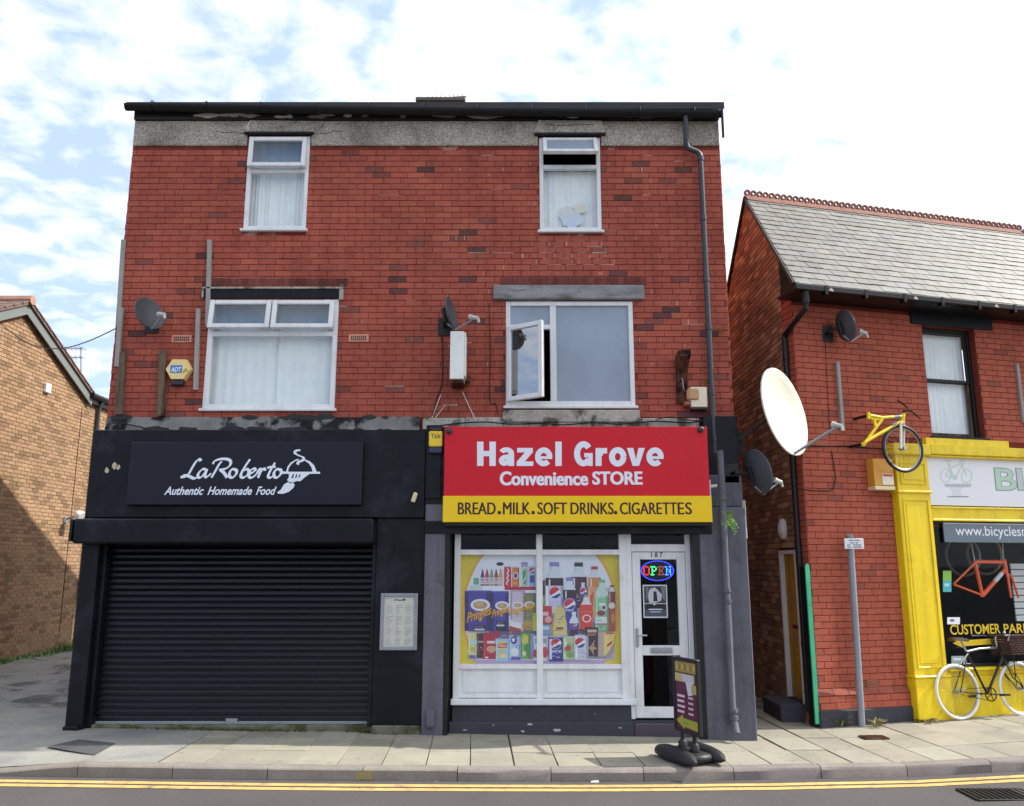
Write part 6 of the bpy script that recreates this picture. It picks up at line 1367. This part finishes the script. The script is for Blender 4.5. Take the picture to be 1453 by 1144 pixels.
# ------------------------------------------------------------------ bicycles
def wheel(mb_t, mb_r, mb_s, c, ax, r, tyre=.02, spokes=24):
    mb_t.ring(c, ax, r - tyre, tyre, 40, 8); mb_r.ring(c, ax, r - tyre * 2.1, .011, 40, 6)
    ax = Vector(ax).normalized(); u = ax.orthogonal().normalized(); w = ax.cross(u); c = Vector(c)
    for k in range(spokes):
        A = 2 * pi * k / spokes; s = (-1) ** k * .025; d = u * cos(A) + w * sin(A); mb_s.tube([c + ax * s + (u * cos(A + .9) + w * sin(A + .9)) * .022, c + d * (r - tyre * 2.2)], .0014, 3)
    mb_s.tube([c - ax * .05, c + ax * .05], .022, 10)
def street_bike():
    g = G(1365, 1022); v0 = (g - RC).dot(EV); u0 = (g - RC).dot(EU); r = .345; gzv = g.z
    lean = radians(5); B = frame(RP(u0, v0, gzv), EU, EV) @ Matrix.Rotation(-lean, 4, 'X')
    t = thing('bicycle', 'black bicycle with white tyres and a wicker basket leaning at the yellow shopfront', 'bicycle', tuple(g))
    V = lambda x, z, y=0: B @ Vector((x, y, z)); AX = B.to_3x3() @ Vector((0, 1, 0))
    wb = 1.0; rh, fh, bb, sc, hd0, hd1 = (0, r), (wb, r), (.46, .30), (.24, .84), (.755, .90), (.80, .74)
    for nm, h in (('rear', rh), ('front', fh)):
        a, b, c = MB(), MB(), MB(); wheel(a, b, c, V(*h), AX, r, .021)
        w_ = a.build('wheel', mat('tyre_cream_' + nm, lin('#e4e0d2'), .7, .1, 8, .08, 60, .1, 60), t, smooth=60); b.build('rim', M['metal'], w_, smooth=60); c.build('spokes', M['metal'], w_)
    mb = MB()
    mb.tube([V(*sc), V(*bb)], .0155, 8); mb.tube([V(*hd1), V(*bb)], .0165, 8); mb.tube([V(*hd0), V(*hd1)], .018, 8)
    for s in (-.055, .055):
        mb.tube([V(sc[0], sc[1] - .03, s * .3), V(*rh, s)], .0075, 6); mb.tube([V(*bb, s * .5), V(*rh, s)], .009, 6)
        mb.tube([V(hd1[0] + .004, hd1[1] - .02, s * .5), V(hd1[0] + .06, .5, s), V(wb - .03, r + .06, s), V(*fh, s)], .009, 6)
    mb.build('frame', mat('bike_black', lin('#141416'), .3, .1, 8, .05, 60, 0, spec=.5), t, smooth=50)
    mb = MB(); mb.tube([V(sc[0] + .01, sc[1] - .005), V(.45, .865), V(hd0[0] - .005, .875)], .015, 8); mb.tube([V(sc[0], sc[1]), V(.185, .985)], .0135, 8); mb.tube([V(sc[0] + .005, sc[1] - .03, -.02), V(.09, .69, -.03)], .01, 6); mb.build('top_tube', M['metal'], t, smooth=50, label='bright chromed top tube and seat post')
    mb = MB(); S = [(.02, 1.0, .075), (.07, 1.015, .08), (.14, 1.01, .055), (.24, 1.0, .028), (.30, .99, .02)]; P = []
    for x, z, hw in S:
        for y, dz in ((-hw, -.03), (-hw * .9, 0), (0, .008), (hw * .9, 0), (hw, -.03)): P.append(V(x, z + dz, y))
    mb.add(P, [[i * 5 + j, i * 5 + j + 1, i * 5 + j + 6, i * 5 + j + 5] for i in range(4) for j in range(4)] + [[0, 1, 2, 3, 4], [20, 21, 22, 23, 24]], lin('#3a2620'))
    mb.build('saddle', M['paint'], t, smooth=60)
    mb = MB(); mb.ring(V(*bb, -.06), AX, .085, .008, 28, 6); 
    for k in range(5): A = 2 * pi * k / 5; mb.tube([V(*bb, -.06), V(bb[0] + .085 * cos(A), bb[1] + .085 * sin(A), -.06)], .006, 5)
    mb.tube([V(*bb, -.07), V(bb[0] + .155, bb[1] - .01, -.08)], .011, 6); mb.tube([V(*bb, .07), V(bb[0] - .155, bb[1] - .03, .08)], .011, 6); mb.tube([V(bb[0], bb[1] + .085, -.06), V(0, r + .03, -.05)], .004, 4); mb.tube([V(bb[0], bb[1] - .085, -.06), V(0, r - .03, -.05)], .004, 4)
    mb.build('chainset', M['iron'], t)
    for x, z, y in ((bb[0] + .155, bb[1] - .01, -.13), (bb[0] - .155, bb[1] - .03, .13)):
        mb = MB(); q = V(x, z, y); mb.prism([V(x - .05, z - .012, y - .04), V(x + .05, z - .012, y - .04), V(x + .05, z - .012, y + .04), V(x - .05, z - .012, y + .04)], B.to_3x3() @ Vector((0, 0, .024))); mb.build('pedal', M['rubber'], t)
    mb = MB(); mb.tube([V(hd0[0] - .005, hd0[1] - .02), V(hd0[0] - .01, 1.0), V(hd0[0] + .04, 1.02)], .013, 8)
    mb.tube([V(hd0[0] - .12, 1.03, -.28), V(hd0[0] + .0, 1.03, -.23), V(hd0[0] + .05, 1.02, -.1), V(hd0[0] + .05, 1.02, .1), V(hd0[0] + .0, 1.03, .23), V(hd0[0] - .12, 1.03, .28)], .0115, 8); mb.build('handlebar', M['metal'], t, smooth=50)
    mb = MB(); mb.tube([V(hd0[0] - .02, 1.02, -.24), V(hd0[0] - .05, .96, -.24)], .008, 5); mb.ball(V(hd0[0] + .05, 1.06, -.1), .022, 8); mb.build('brake_lever', M['metal'], t)
    # wicker basket of woven hoops
    bx0, bx1, bz0, bz1 = .80, 1.12, .79, 1.02; mb = MB(); n = 9
    for k in range(n):
        f = k / (n - 1); z = bz0 + (bz1 - bz0) * f; e = .02 * f
        loop = [V(bx0 - e, z, -.17 - e), V(bx1 + e, z, -.17 - e), V(bx1 + e, z, .17 + e), V(bx0 - e, z, .17 + e)]; L2 = []
        for i in range(4):
            for j in range(8): q = loop[i].lerp(loop[(i + 1) % 4], j / 8) ; L2.append(q + AX * (.004 * (-1) ** (j + k)))
        mb.tube(L2, .0135 if k < n - 1 else .018, 5, closed=True)
    mb.prism([V(bx0, bz0 - .01, -.17), V(bx1, bz0 - .01, -.17), V(bx1, bz0 - .01, .17), V(bx0, bz0 - .01, .17)], B.to_3x3() @ Vector((0, 0, .02)))
    for x0_, y0_, x1_, y1_ in ((bx0, -.17, bx1, -.17), (bx0, .17, bx1, .17), (bx0, -.17, bx0, .17), (bx1, -.17, bx1, .17)):
        for j in range(1, 8): x_ = x0_ + (x1_ - x0_) * j / 8; y_ = y0_ + (y1_ - y0_) * j / 8; mb.tube([V(x_, bz0, y_), V(x_, bz1, y_ * 1.1)], .008, 4)
    bk = mb.build('basket', M['wicker'], t)
    mb = MB()
    for s in (-.09, .09):
        mb.tube([V(bx0 + .1, bz0 - .01, s), V(.88, .55, s), V(wb, r + .02, s * .7)], .006, 5); mb.tube([V(bx1 - .04, bz0 - .01, s), V(bx1 - .06, .55, s), V(wb + .02, r + .02, s * .7)], .006, 5)
    mb.build('carrier', M['iron'], t)
    mb = MB(); mb.tube([V(hd0[0] + .04, 1.0, -.05), V(.86, .9, -.1), V(.80, .70, -.06), V(.90, .5, -.06)], .005, 5); mb.build('brake_cable', M['cable'], t)
street_bike()
def RPP(px, py, v): u, z = R(px, py, v); return RP(u, v, z)
def wall_bike():
    v = -.30; Z = lambda x, y, dv=0: RPP(1200 + x / 8.17, 540 + y / 8.17, v + dv)
    c = Z(660, 790); t = thing('wall_bicycle', 'yellow bicycle frame with one front wheel fixed high on the brick wall', 'bicycle', tuple(RP((c - RC).dot(EU), 0, c.z)))
    a, b, s_ = MB(), MB(), MB(); wheel(a, b, s_, c, EV, .325, .021); w_ = a.build('wheel', M['rubber'], t, smooth=60); b.build('rim', M['metal'], w_, smooth=60); s_.build('spokes', M['metal'], w_)
    YP = M['yellow_paint']; mb = MB()
    mb.tube([Z(672, 385), Z(662, 490)], .026, 8); mb.tube([Z(665, 415), Z(430, 432), Z(280, 405)], .022, 8); mb.tube([Z(425, 445), Z(215, 735)], .021, 8); mb.tube([Z(655, 470), Z(230, 710)], .023, 8); mb.tube([Z(330, 450), Z(350, 560)], .018, 6); mb.tube([Z(265, 370), Z(262, 445)], .022, 8); mb.tube([Z(410, 450), Z(330, 460), Z(270, 425)], .016, 6)
    mb.prism([Z(280, 395), Z(420, 432), Z(335, 470), Z(340, 545), Z(320, 470), Z(272, 432)], EV * .02); mb.tube([Z(208, 735, -.06), Z(208, 735, .06)], .03, 10); mb.build('frame', YP, t, smooth=40)
    mb = MB(); mb.tube([Z(640, 490, -.05), Z(640, 790, -.06)], .017, 8); mb.tube([Z(672, 490, .05), Z(672, 780, .06)], .017, 8); mb.tube([Z(640, 490, -.05), Z(672, 490, .05)], .02, 8); mb.build('fork', mat('fork_white', lin('#dfe0d0'), .4, .1, 6, .05, 50, 0), t, smooth=40)
    mb = MB(); mb.tube([Z(672, 385), Z(675, 350), Z(740, 345)], .017, 8); mb.tube([Z(600, 230, .25), Z(690, 290, .12), Z(740, 345, 0), Z(790, 378, -.12), Z(860, 437, -.25)], .012, 8); mb.build('handlebar', M['rust'], t, smooth=50)
    mb = MB(); mb.tube([Z(560, 424), Z(620, 418)], .024, 8); mb.tube([Z(540, 522), Z(580, 498)], .025, 8); mb.build('frame_decal', mat('decal_blue', lin('#5f7f94'), .4, .1, 6, .05, 50, 0), t)
    mb = MB(); q = Z(215, 735); mb.tube([q, q + EV * .3], .02, 6); mb.build('wall_fixing', M['iron'], t); mb = MB(); q = Z(265, 405); mb.tube([q, q + EV * .3], .02, 6); mb.build('wall_fixing', M['iron'], t)
wall_bike()
def window_bike():
    v = .22; Z = lambda x, y, dv=0: RPP(1310 + x / 4.4, 780 + y / 4.4, v + dv)
    c = Z(350, 180); t = thing('hanging_bicycle', 'orange bicycle frame and fork hung inside the bicycle shop window', 'bicycle', tuple(c))
    mb = MB(); mb.tube([Z(322, 75), Z(500, 78)], .026, 8); mb.tube([Z(320, 70), Z(368, 285)], .026, 8); mb.tube([Z(510, 125), Z(370, 287)], .029, 8); mb.tube([Z(503, 62), Z(517, 135)], .03, 8)
    for s in (-.05, .05): mb.tube([Z(322, 85, s * .4), Z(190, 215, s)], .014, 6); mb.tube([Z(368, 285, s * .5), Z(190, 218, s)], .015, 6)
    mb.tube([Z(368, 287, -.04), Z(368, 287, .04)], .024, 10); mb.build('frame', mat('orange', lin('#ff6a35'), .3, .05, 6, .03, 60, 0, spec=.5), t, smooth=50)
    mb = MB()
    for s in (-.05, .05): mb.tube([Z(517, 135, s * .4), Z(530 + (25 if s > 0 else 0), 180, s), Z(548 + (46 if s > 0 else 0), 300, s)], .017, 6)
    mb.build('fork', bpy.data.materials['orange'], t, smooth=50)
    mb = MB(); mb.tube([Z(490, 148, -.001), Z(445, 200, -.001)], .0305, 8); mb.build('decal', M['box_white'], t)
    mb = MB(); mb.tube([Z(300, -40), Z(322, 75)], .008, 5); mb.tube([Z(495, -40), Z(503, 62)], .008, 5); mb.build('hanger', M['cable_pale'], t)
    for x, y in ((245, 40), (380, 30)):
        a, b, s_ = MB(), MB(), MB(); wheel(a, b, s_, RPP(1310 + x / 4.4, 780 + y / 4.4, .62), (1, .4, 0), .30, .015, 16); a.merge(b); a.build('spare_wheel', M['wood_grey'], label='dim bicycle wheel hanging left inside the bicycle shop window' if x < 300 else 'dim bicycle wheel hanging behind the orange frame in the bicycle shop window', cat='wheel', group='wheels hanging in the shop')
    t = thing('slat_panel', 'white slatted display panel inside the bicycle shop window', 'display panel', tuple(Z(610, 450, .2)))
    q0, q1 = R(1310 + 585 / 4.4, 780 + 450 / 4.4, .42), R(1310 + 585 / 4.4, 780 + 85 / 4.4, .42); n = 9; h_ = (q1[1] - q0[1]) / n
    for k in range(n):
        mb = MB(); mb.box(q0[0], q0[0] + .9, .42, .44, q0[1] + k * h_ + .006, q0[1] + (k + 1) * h_ - .006, b=.003); rb(mb, 'slat', M['box_white'], t)
window_bike()

# ------------------------------------------------------------------ pavement sign
def a_board():
    P1, P2 = G(964, 1060, .10), G(992, 1070, .10); ax = (P2 - P1); ax.z = 0; ax.normalize(); nr = Vector((ax.y, -ax.x, 0)); nr = nr if nr.y < 0 else -nr
    c = (P1 + P2) / 2; z0 = gz(c.x)
    c.z = z0; t = thing('pavement_sign', 'pavement sign with a maroon poster and yellow arrow on a black weighted base', 'pavement sign', tuple(c))
    def FB(a, n, z): return c + ax * a + nr * n + Vector((0, 0, z))
    hw = .225
    zt, zb = 1.01, .26
    mb = MB(); A = Matrix((ax, nr, (0, 0, 1))).transposed().to_4x4(); A.translation = c
    m_ = MB(); m_.box(-hw, -hw + .035, -.022, .022, zb, zt, b=.006); m_.box(hw - .035, hw, -.022, .022, zb, zt, b=.006); m_.box(-hw + .035, hw - .035, -.021, .021, zb, zb + .035, b=.006); m_.box(-hw + .035, hw - .035, -.021, .021, zt - .035, zt, b=.006)
    m_.xf(A).build('frame', M['rubber'], t)
    m_ = MB(); m_.box(-hw + .03, hw - .03, -.008, .008, zb + .03, zt - .03, lin('#6d2440')); m_.xf(A).build('panel', M['print'], t)
    flip = 1 if ax.x > 0 else -1
    pr = Print(lambda x, y, o: FB(flip * (-hw + .03 + (2 * hw - .06) * x), .009 + o, zt - .03 - (zt - zb - .06) * y), .0003)
    pr.rect(0, 0, 1, 1, '#5a2440'); pr.rect(.02, .02, .98, .17, '#9c8a45')
    for k in range(7): pr.rect(.06 + k * .13, .05, .15 + k * .13, .14, '#8f6a3a' if k % 2 else '#b0a463')
    pr.rect(.02, .19, .9, .31, '#b5a97c'); pr.rect(.35, .2, .85, .30, '#bdbac4'); pr.P([(.5, .3), (.85, .3), (.8, .48), (.6, .5)], '#c9c4d2'); pr.rect(.75, .33, .98, .46, '#a89b5c')
    for k in range(4): y = .5 + k * .075; pr.rect(.10, y, .45 - .04 * (k % 2), y + .035, '#d4bccb'); pr.rect(.6, y + .01, .82, y + .04, '#c9aebf')
    pr.P([(.03, .88), (.35, .78), (.35, .83), (.98, .84), (.98, .97), (.4, .95), (.4, .99)], '#a39d3c'); pr.rect(.35, .87, .6, .92, '#7d9a3a')
    pr.mb.build('poster', M['print'], t)
    for a in (-hw + .12, hw - .12):
        m_ = MB(); m_.tube([(a, 0, .12), (a, 0, zb)], .022, 10); m_.lathe([(.05, .11), (.045, .17), (.028, .19)], (a, 0, 0), None, 12); m_.xf(A).build('post', M['rubber'], t, smooth=40)
    m_ = MB()
    m_.box(-.26, .26, -.12, .12, .015, .105, b=.03); m_.box(-.10, .10, -.05, .05, .1, .118, b=.01)
    for s in (-1, 1):                                 # two long rounded water-filled feet
        rings_ = []; n = 14; K = 10
        for i in range(K + 1):
            f = i / K; x = -.36 + .72 * f; e = (1 - abs(2 * f - 1) ** 2.6) ** .5 if 0 < f < 1 else 0.05
            e = max(e, .12)
            rings_.append([(x, s * .17 + (.085 + .01) * e * cos(2 * pi * k / n) , max(.0, .055 + (.095 if sin(2 * pi * k / n) > 0 else .055) * e * sin(2 * pi * k / n)) + .004) for k in range(n)])
        m_.add([p for r_ in rings_ for p in r_], [[i * n + k, i * n + (k + 1) % n, (i + 1) * n + (k + 1) % n, (i + 1) * n + k] for i in range(K) for k in range(n)] + [list(range(n)), [K * n + k for k in range(n)]])
    m_.xf(A).build('base', M['rubber'], t, smooth=50)
a_board()

# ------------------------------------------------------------------ plants, drain covers and litter
def tuft(name, label, cat, c, r, h, n, cols, up=(0, 0, 1), wide=.012, droop=.5, group=None, kind=None):
    mb = MB(); c = Vector(c); up = Vector(up)
    for k in range(n):
        A = random.uniform(0, 2 * pi); o = Vector((cos(A), sin(A) * .8, 0)); L_ = h * random.uniform(.5, 1.1); b = c + o * r * random.uniform(0, .6)
        p1 = b + up * L_ * .55 + o * r * .4; p2 = b + up * L_ * (1 - droop) + o * r * (.5 + droop) * random.uniform(.7, 1.2); sd = Vector((-o.y, o.x, .2)).normalized() * wide * random.uniform(.6, 1.3)
        mb.add([b - sd * .3, b + sd * .3, p1 + sd, p1 - sd, p2], [[0, 1, 2, 3], [3, 2, 4]], jit(random.choice(cols), .2))
    return mb.build(name, M['leaf'], label=label, cat=cat, group=group, kind=kind)
GR = [(.06, .16, .03), (.10, .22, .04), (.16, .26, .05)]
def fern():
    c = W(1032, 738, 9.96); mb = MB(); st = MB()
    for k in range(15):
        A = radians(random.uniform(-170, -10)) if k % 3 else radians(random.uniform(20, 160)); L_ = random.uniform(.12, .26); d = Vector((cos(A) * .6, -.55 * random.uniform(.4, 1), sin(A) * .75 + .3)); P = [c + d * L_ * f + Vector((0, 0, -.28 * f * f * L_ * 1.6)) for f in (0, .25, .5, .75, 1)]
        for i in range(1, 5):
            for s in (-1, 1):
                for q in (0, .5):
                    b = P[i - 1].lerp(P[i], q); dd = (P[i] - P[i - 1]).normalized(); sd = dd.cross(Vector((0, -1, .4))).normalized() * s; l = .06 * (1.1 - i / 5)
                    mb.add([b, b + sd * l * .6 + dd * l * .1, b + sd * l + dd * l * .5, b + dd * l * .35], [[0, 1, 2, 3]], jit(random.choice([(.10, .26, .03), (.16, .34, .05), (.30, .42, .12)]), .2))
    mb.build('fern', M['leaf'], label='bright green fern growing from the wall beside the grey downpipe', cat='fern')
fern()
c = W(1020, 470, YB - .01); tuft('wall_plant', 'small yellow plant rooted in the brickwork right of the downpipe', 'plant', c, .05, .07, 22, [(.4, .32, .05), (.5, .42, .12), (.25, .2, .05)], (0, -.8, .3), .02, .3)
c = W(1004, 545, YB - .02); tuft('wall_plant', 'small green weed on the wall above the cream electric box', 'plant', c, .06, .08, 20, GR, (0, -.6, .5), .01, .3)
for i, (px, lab) in enumerate(((1192, 'dry weeds at the brick plinth left of the parking sign pole'), (1242, 'thin weeds at the brick plinth right of the parking sign pole'))):
    g = G(px, 1031); tuft('weed', lab, 'weed', (g.x, g.y - .03, gz(g.x)), .12, .2 - i * .06, 46, [(.12, .18, .05), (.25, .2, .09), (.3, .22, .1)], (0, 0, 1), .008, .35, 'weeds at the wall foot')
g = G(1316, 1025); tuft('weed', 'brown weeds at the foot of the yellow pilaster', 'weed', (g.x, g.y - .02, gz(g.x)), .14, .07, 60, [(.2, .14, .07), (.1, .1, .04)], (0, 0, 1), .01, .5, 'weeds at the wall foot')
g = G(1430, 1013); tuft('weed', 'dark weed at the yellow stall riser behind the bicycle', 'weed', (g.x, g.y + .12, gz(g.x)), .1, .14, 30, [(.08, .1, .04), (.15, .12, .06)], (0, 0, 1), .01, .4, 'weeds at the wall foot')
mb = MB()
for k in range(420):
    y = random.uniform(15.4, 19.5); x = LX + .05 + abs(random.gauss(0, .16)); z = gz(-9.7) - .02; h_ = random.uniform(.03, .16) * (1.4 if y > 18 else .8); a = random.uniform(0, 6.28); w_ = .018
    mb.add([(x - w_ * cos(a), y - w_ * sin(a), z), (x + w_ * cos(a), y + w_ * sin(a), z), (x + random.uniform(-.06, .06), y + random.uniform(-.06, .06), z + h_)], [[0, 1, 2]], jit(random.choice(GR), .25))
mb.build('grass_strip', M['leaf'], label='strip of grass and weeds along the buff wall foot', kind='stuff', cat='grass')
mb = MB()
for k in range(520):
    x = random.choice((random.gauss(-3.2, .5), random.gauss(-1.5, .2))); x = min(max(x, -4.6), -1.1); y = 10.10 - abs(random.gauss(0, .018)); z = gz(x); a = random.uniform(0, 6.28); w_ = random.uniform(.006, .016)
    mb.add([(x - w_ * cos(a), y - w_ * sin(a), z + .002), (x + w_ * cos(a), y + w_ * sin(a), z + .002), (x + random.uniform(-.02, .02), y + random.uniform(-.03, .01), z + random.uniform(.012, .04))], [[0, 1, 2]], jit(random.choice([(.05, .10, .02), (.08, .14, .03), (.10, .09, .04)]), .25))
mb.build('moss_line', M['leaf'], label='line of moss and tiny weeds below the roller shutter', kind='stuff', cat='moss')
def grate(label, c, wx, wy, z, n, name='drain_cover', m_='iron'):
    t = thing(name, label, 'drain cover', (c.x, c.y, z)); mb = MB(); bars(mb, 0, 1, 0, 1, 0, 1, .1)
    a = MB(); a.box(c.x - wx, c.x + wx, c.y - wy, c.y + wy, z - .03, z + .002, (.01, .01, .01)); a.build('pit', M['paint'], t)
    b = MB(); w_ = .02
    b.box(c.x - wx, c.x + wx, c.y - wy, c.y - wy + w_, z, z + .010, b=.002); b.box(c.x - wx, c.x + wx, c.y + wy - w_, c.y + wy, z, z + .010, b=.002)
    for k in range(n + 1): x = c.x - wx + 2 * wx * k / n; b.box(x - .011, x + .011, c.y - wy + w_, c.y + wy - w_, z, z + .0095, b=.002)
    b.build('grating', M[m_], t)
g = G(1240, 1047); grate('small rusty drain grate set in the paving before the brick wall', g, .14, .1, gz(g.x) + .003, 6, m_='rust')
g = G(1418, 1128, -.11); t = grate('road gully grating at the kerb on the right', g, .30, .2, gz(g.x) - .108, 11)
g = G(616, 1106, -.1); mb = MB(); mb.add([(g.x - .07, g.y - .03, gz(0) - .108), (g.x + .02, g.y - .045, gz(0) - .106), (g.x + .09, g.y + .02, gz(0) - .06), (g.x + .03, g.y + .04, gz(0) - .07), (g.x - .05, g.y + .02, gz(0) - .075)], [[0, 1, 4], [1, 2, 3], [1, 3, 4]], (.75, .75, .72)); mb.build('litter', M['paint'], label='scrap of white paper in the gutter below the store', cat='litter')
g = G(844, 1108, -.1); mb = MB(); mb.add([(g.x - .04, g.y - .02, gz(1) - .106), (g.x + .04, g.y - .02, gz(1) - .106), (g.x + .03, g.y + .02, gz(1) - .09), (g.x - .03, g.y + .02, gz(1) - .095)], [[0, 1, 2], [0, 2, 3]], (.7, .7, .68)); mb.build('litter', M['paint'], label='tiny white scrap at the kerb near the pavement sign', cat='litter')
pk = G(517, 1100, -.05); mb = MB(); mb.poly([(pk.x - .09, yks(pk.x) - .007, gz(pk.x) - .10), (pk.x + .08, yks(pk.x) - .007, gz(pk.x) - .10), (pk.x + .07, yks(pk.x) - .007, gz(pk.x) - .025), (pk.x - .08, yks(pk.x) - .007, gz(pk.x) - .025)], lin('#8f8257')); mb.build('paint_mark', M['print'], kerb_root)
# aerial on the chimney
cz_ = W(655, 143, 13.1); t = thing('tv_aerial', 'thin slanting television aerial on the low chimney of the brick pair', 'aerial', tuple(cz_))
mb = MB(); q = W(660, 137, 13.1); mb.tube([Vector((q.x, 13.1, cz_.z - .4)), q], .012, 5); mb.build('mast', M['galv'], t)
mb = MB(); a, b = W(608, 140.5, 13.1), W(662, 136.5, 13.1); mb.tube([a, b], .010, 5)
for k in range(9): c = a.lerp(b, k / 9); mb.tube([c + Vector((0, -.12, -.02)), c + Vector((0, .12, .02))], .006, 4)
mb.build('boom', M['galv'], t)

# grey panel and slats added as the store door's glass reflections, chipped paint on the stall riser, shutter lock
sx = W(948, 900, YW + .9).x
t = thing('door_reflection', 'grey panel and slats added for the faint reflections right in the shop door glass', 'reflection stand-in', (sx + .25, YW + 1.0, .15))
mb = MB(); mb.box(sx, sx + .5, YW + .95, YW + 1.0, .15, 1.75, lin('#77787a')); mb.build('reflection_panel', M['paint'], t)
for k in range(4): mb = MB(); mb.box(sx, sx + .5, YW + .7, YW + .949, .3 + .4 * k, .32 + .4 * k, lin('#8a8b8c')); mb.build('reflection_slat', M['paint'], t)
mb = MB()
for px, py, w in ((752, 1028, .035), (790, 1036, .05), (700, 1029, .014), (845, 1014, .012), (880, 1033, .02), (660, 1036, .02), (742, 1038, .03), (725, 1006, .01)):
    p = W(px, py, 10.118); mb.poly([(p.x + w * cos(2 * pi * k / 8) * random.uniform(.5, 1.3), 10.1185 if p.z < .135 else 10.158, p.z + w * .35 * sin(2 * pi * k / 8) * random.uniform(.5, 1.3)) for k in range(8)], jit((.42, .41, .38), .2))
mb.build('paint_chips', M['print'], main, kind='stuff')
mb = MB(); mb.box(-3.36, -3.22, 10.175, 10.19, zA - .04, zA + .03, b=.005); mb.tube([(-3.29, 10.176, zA - .005), (-3.29, 10.16, zA - .005)], .018, 10); mb.build('lock', M['metal'], shut)
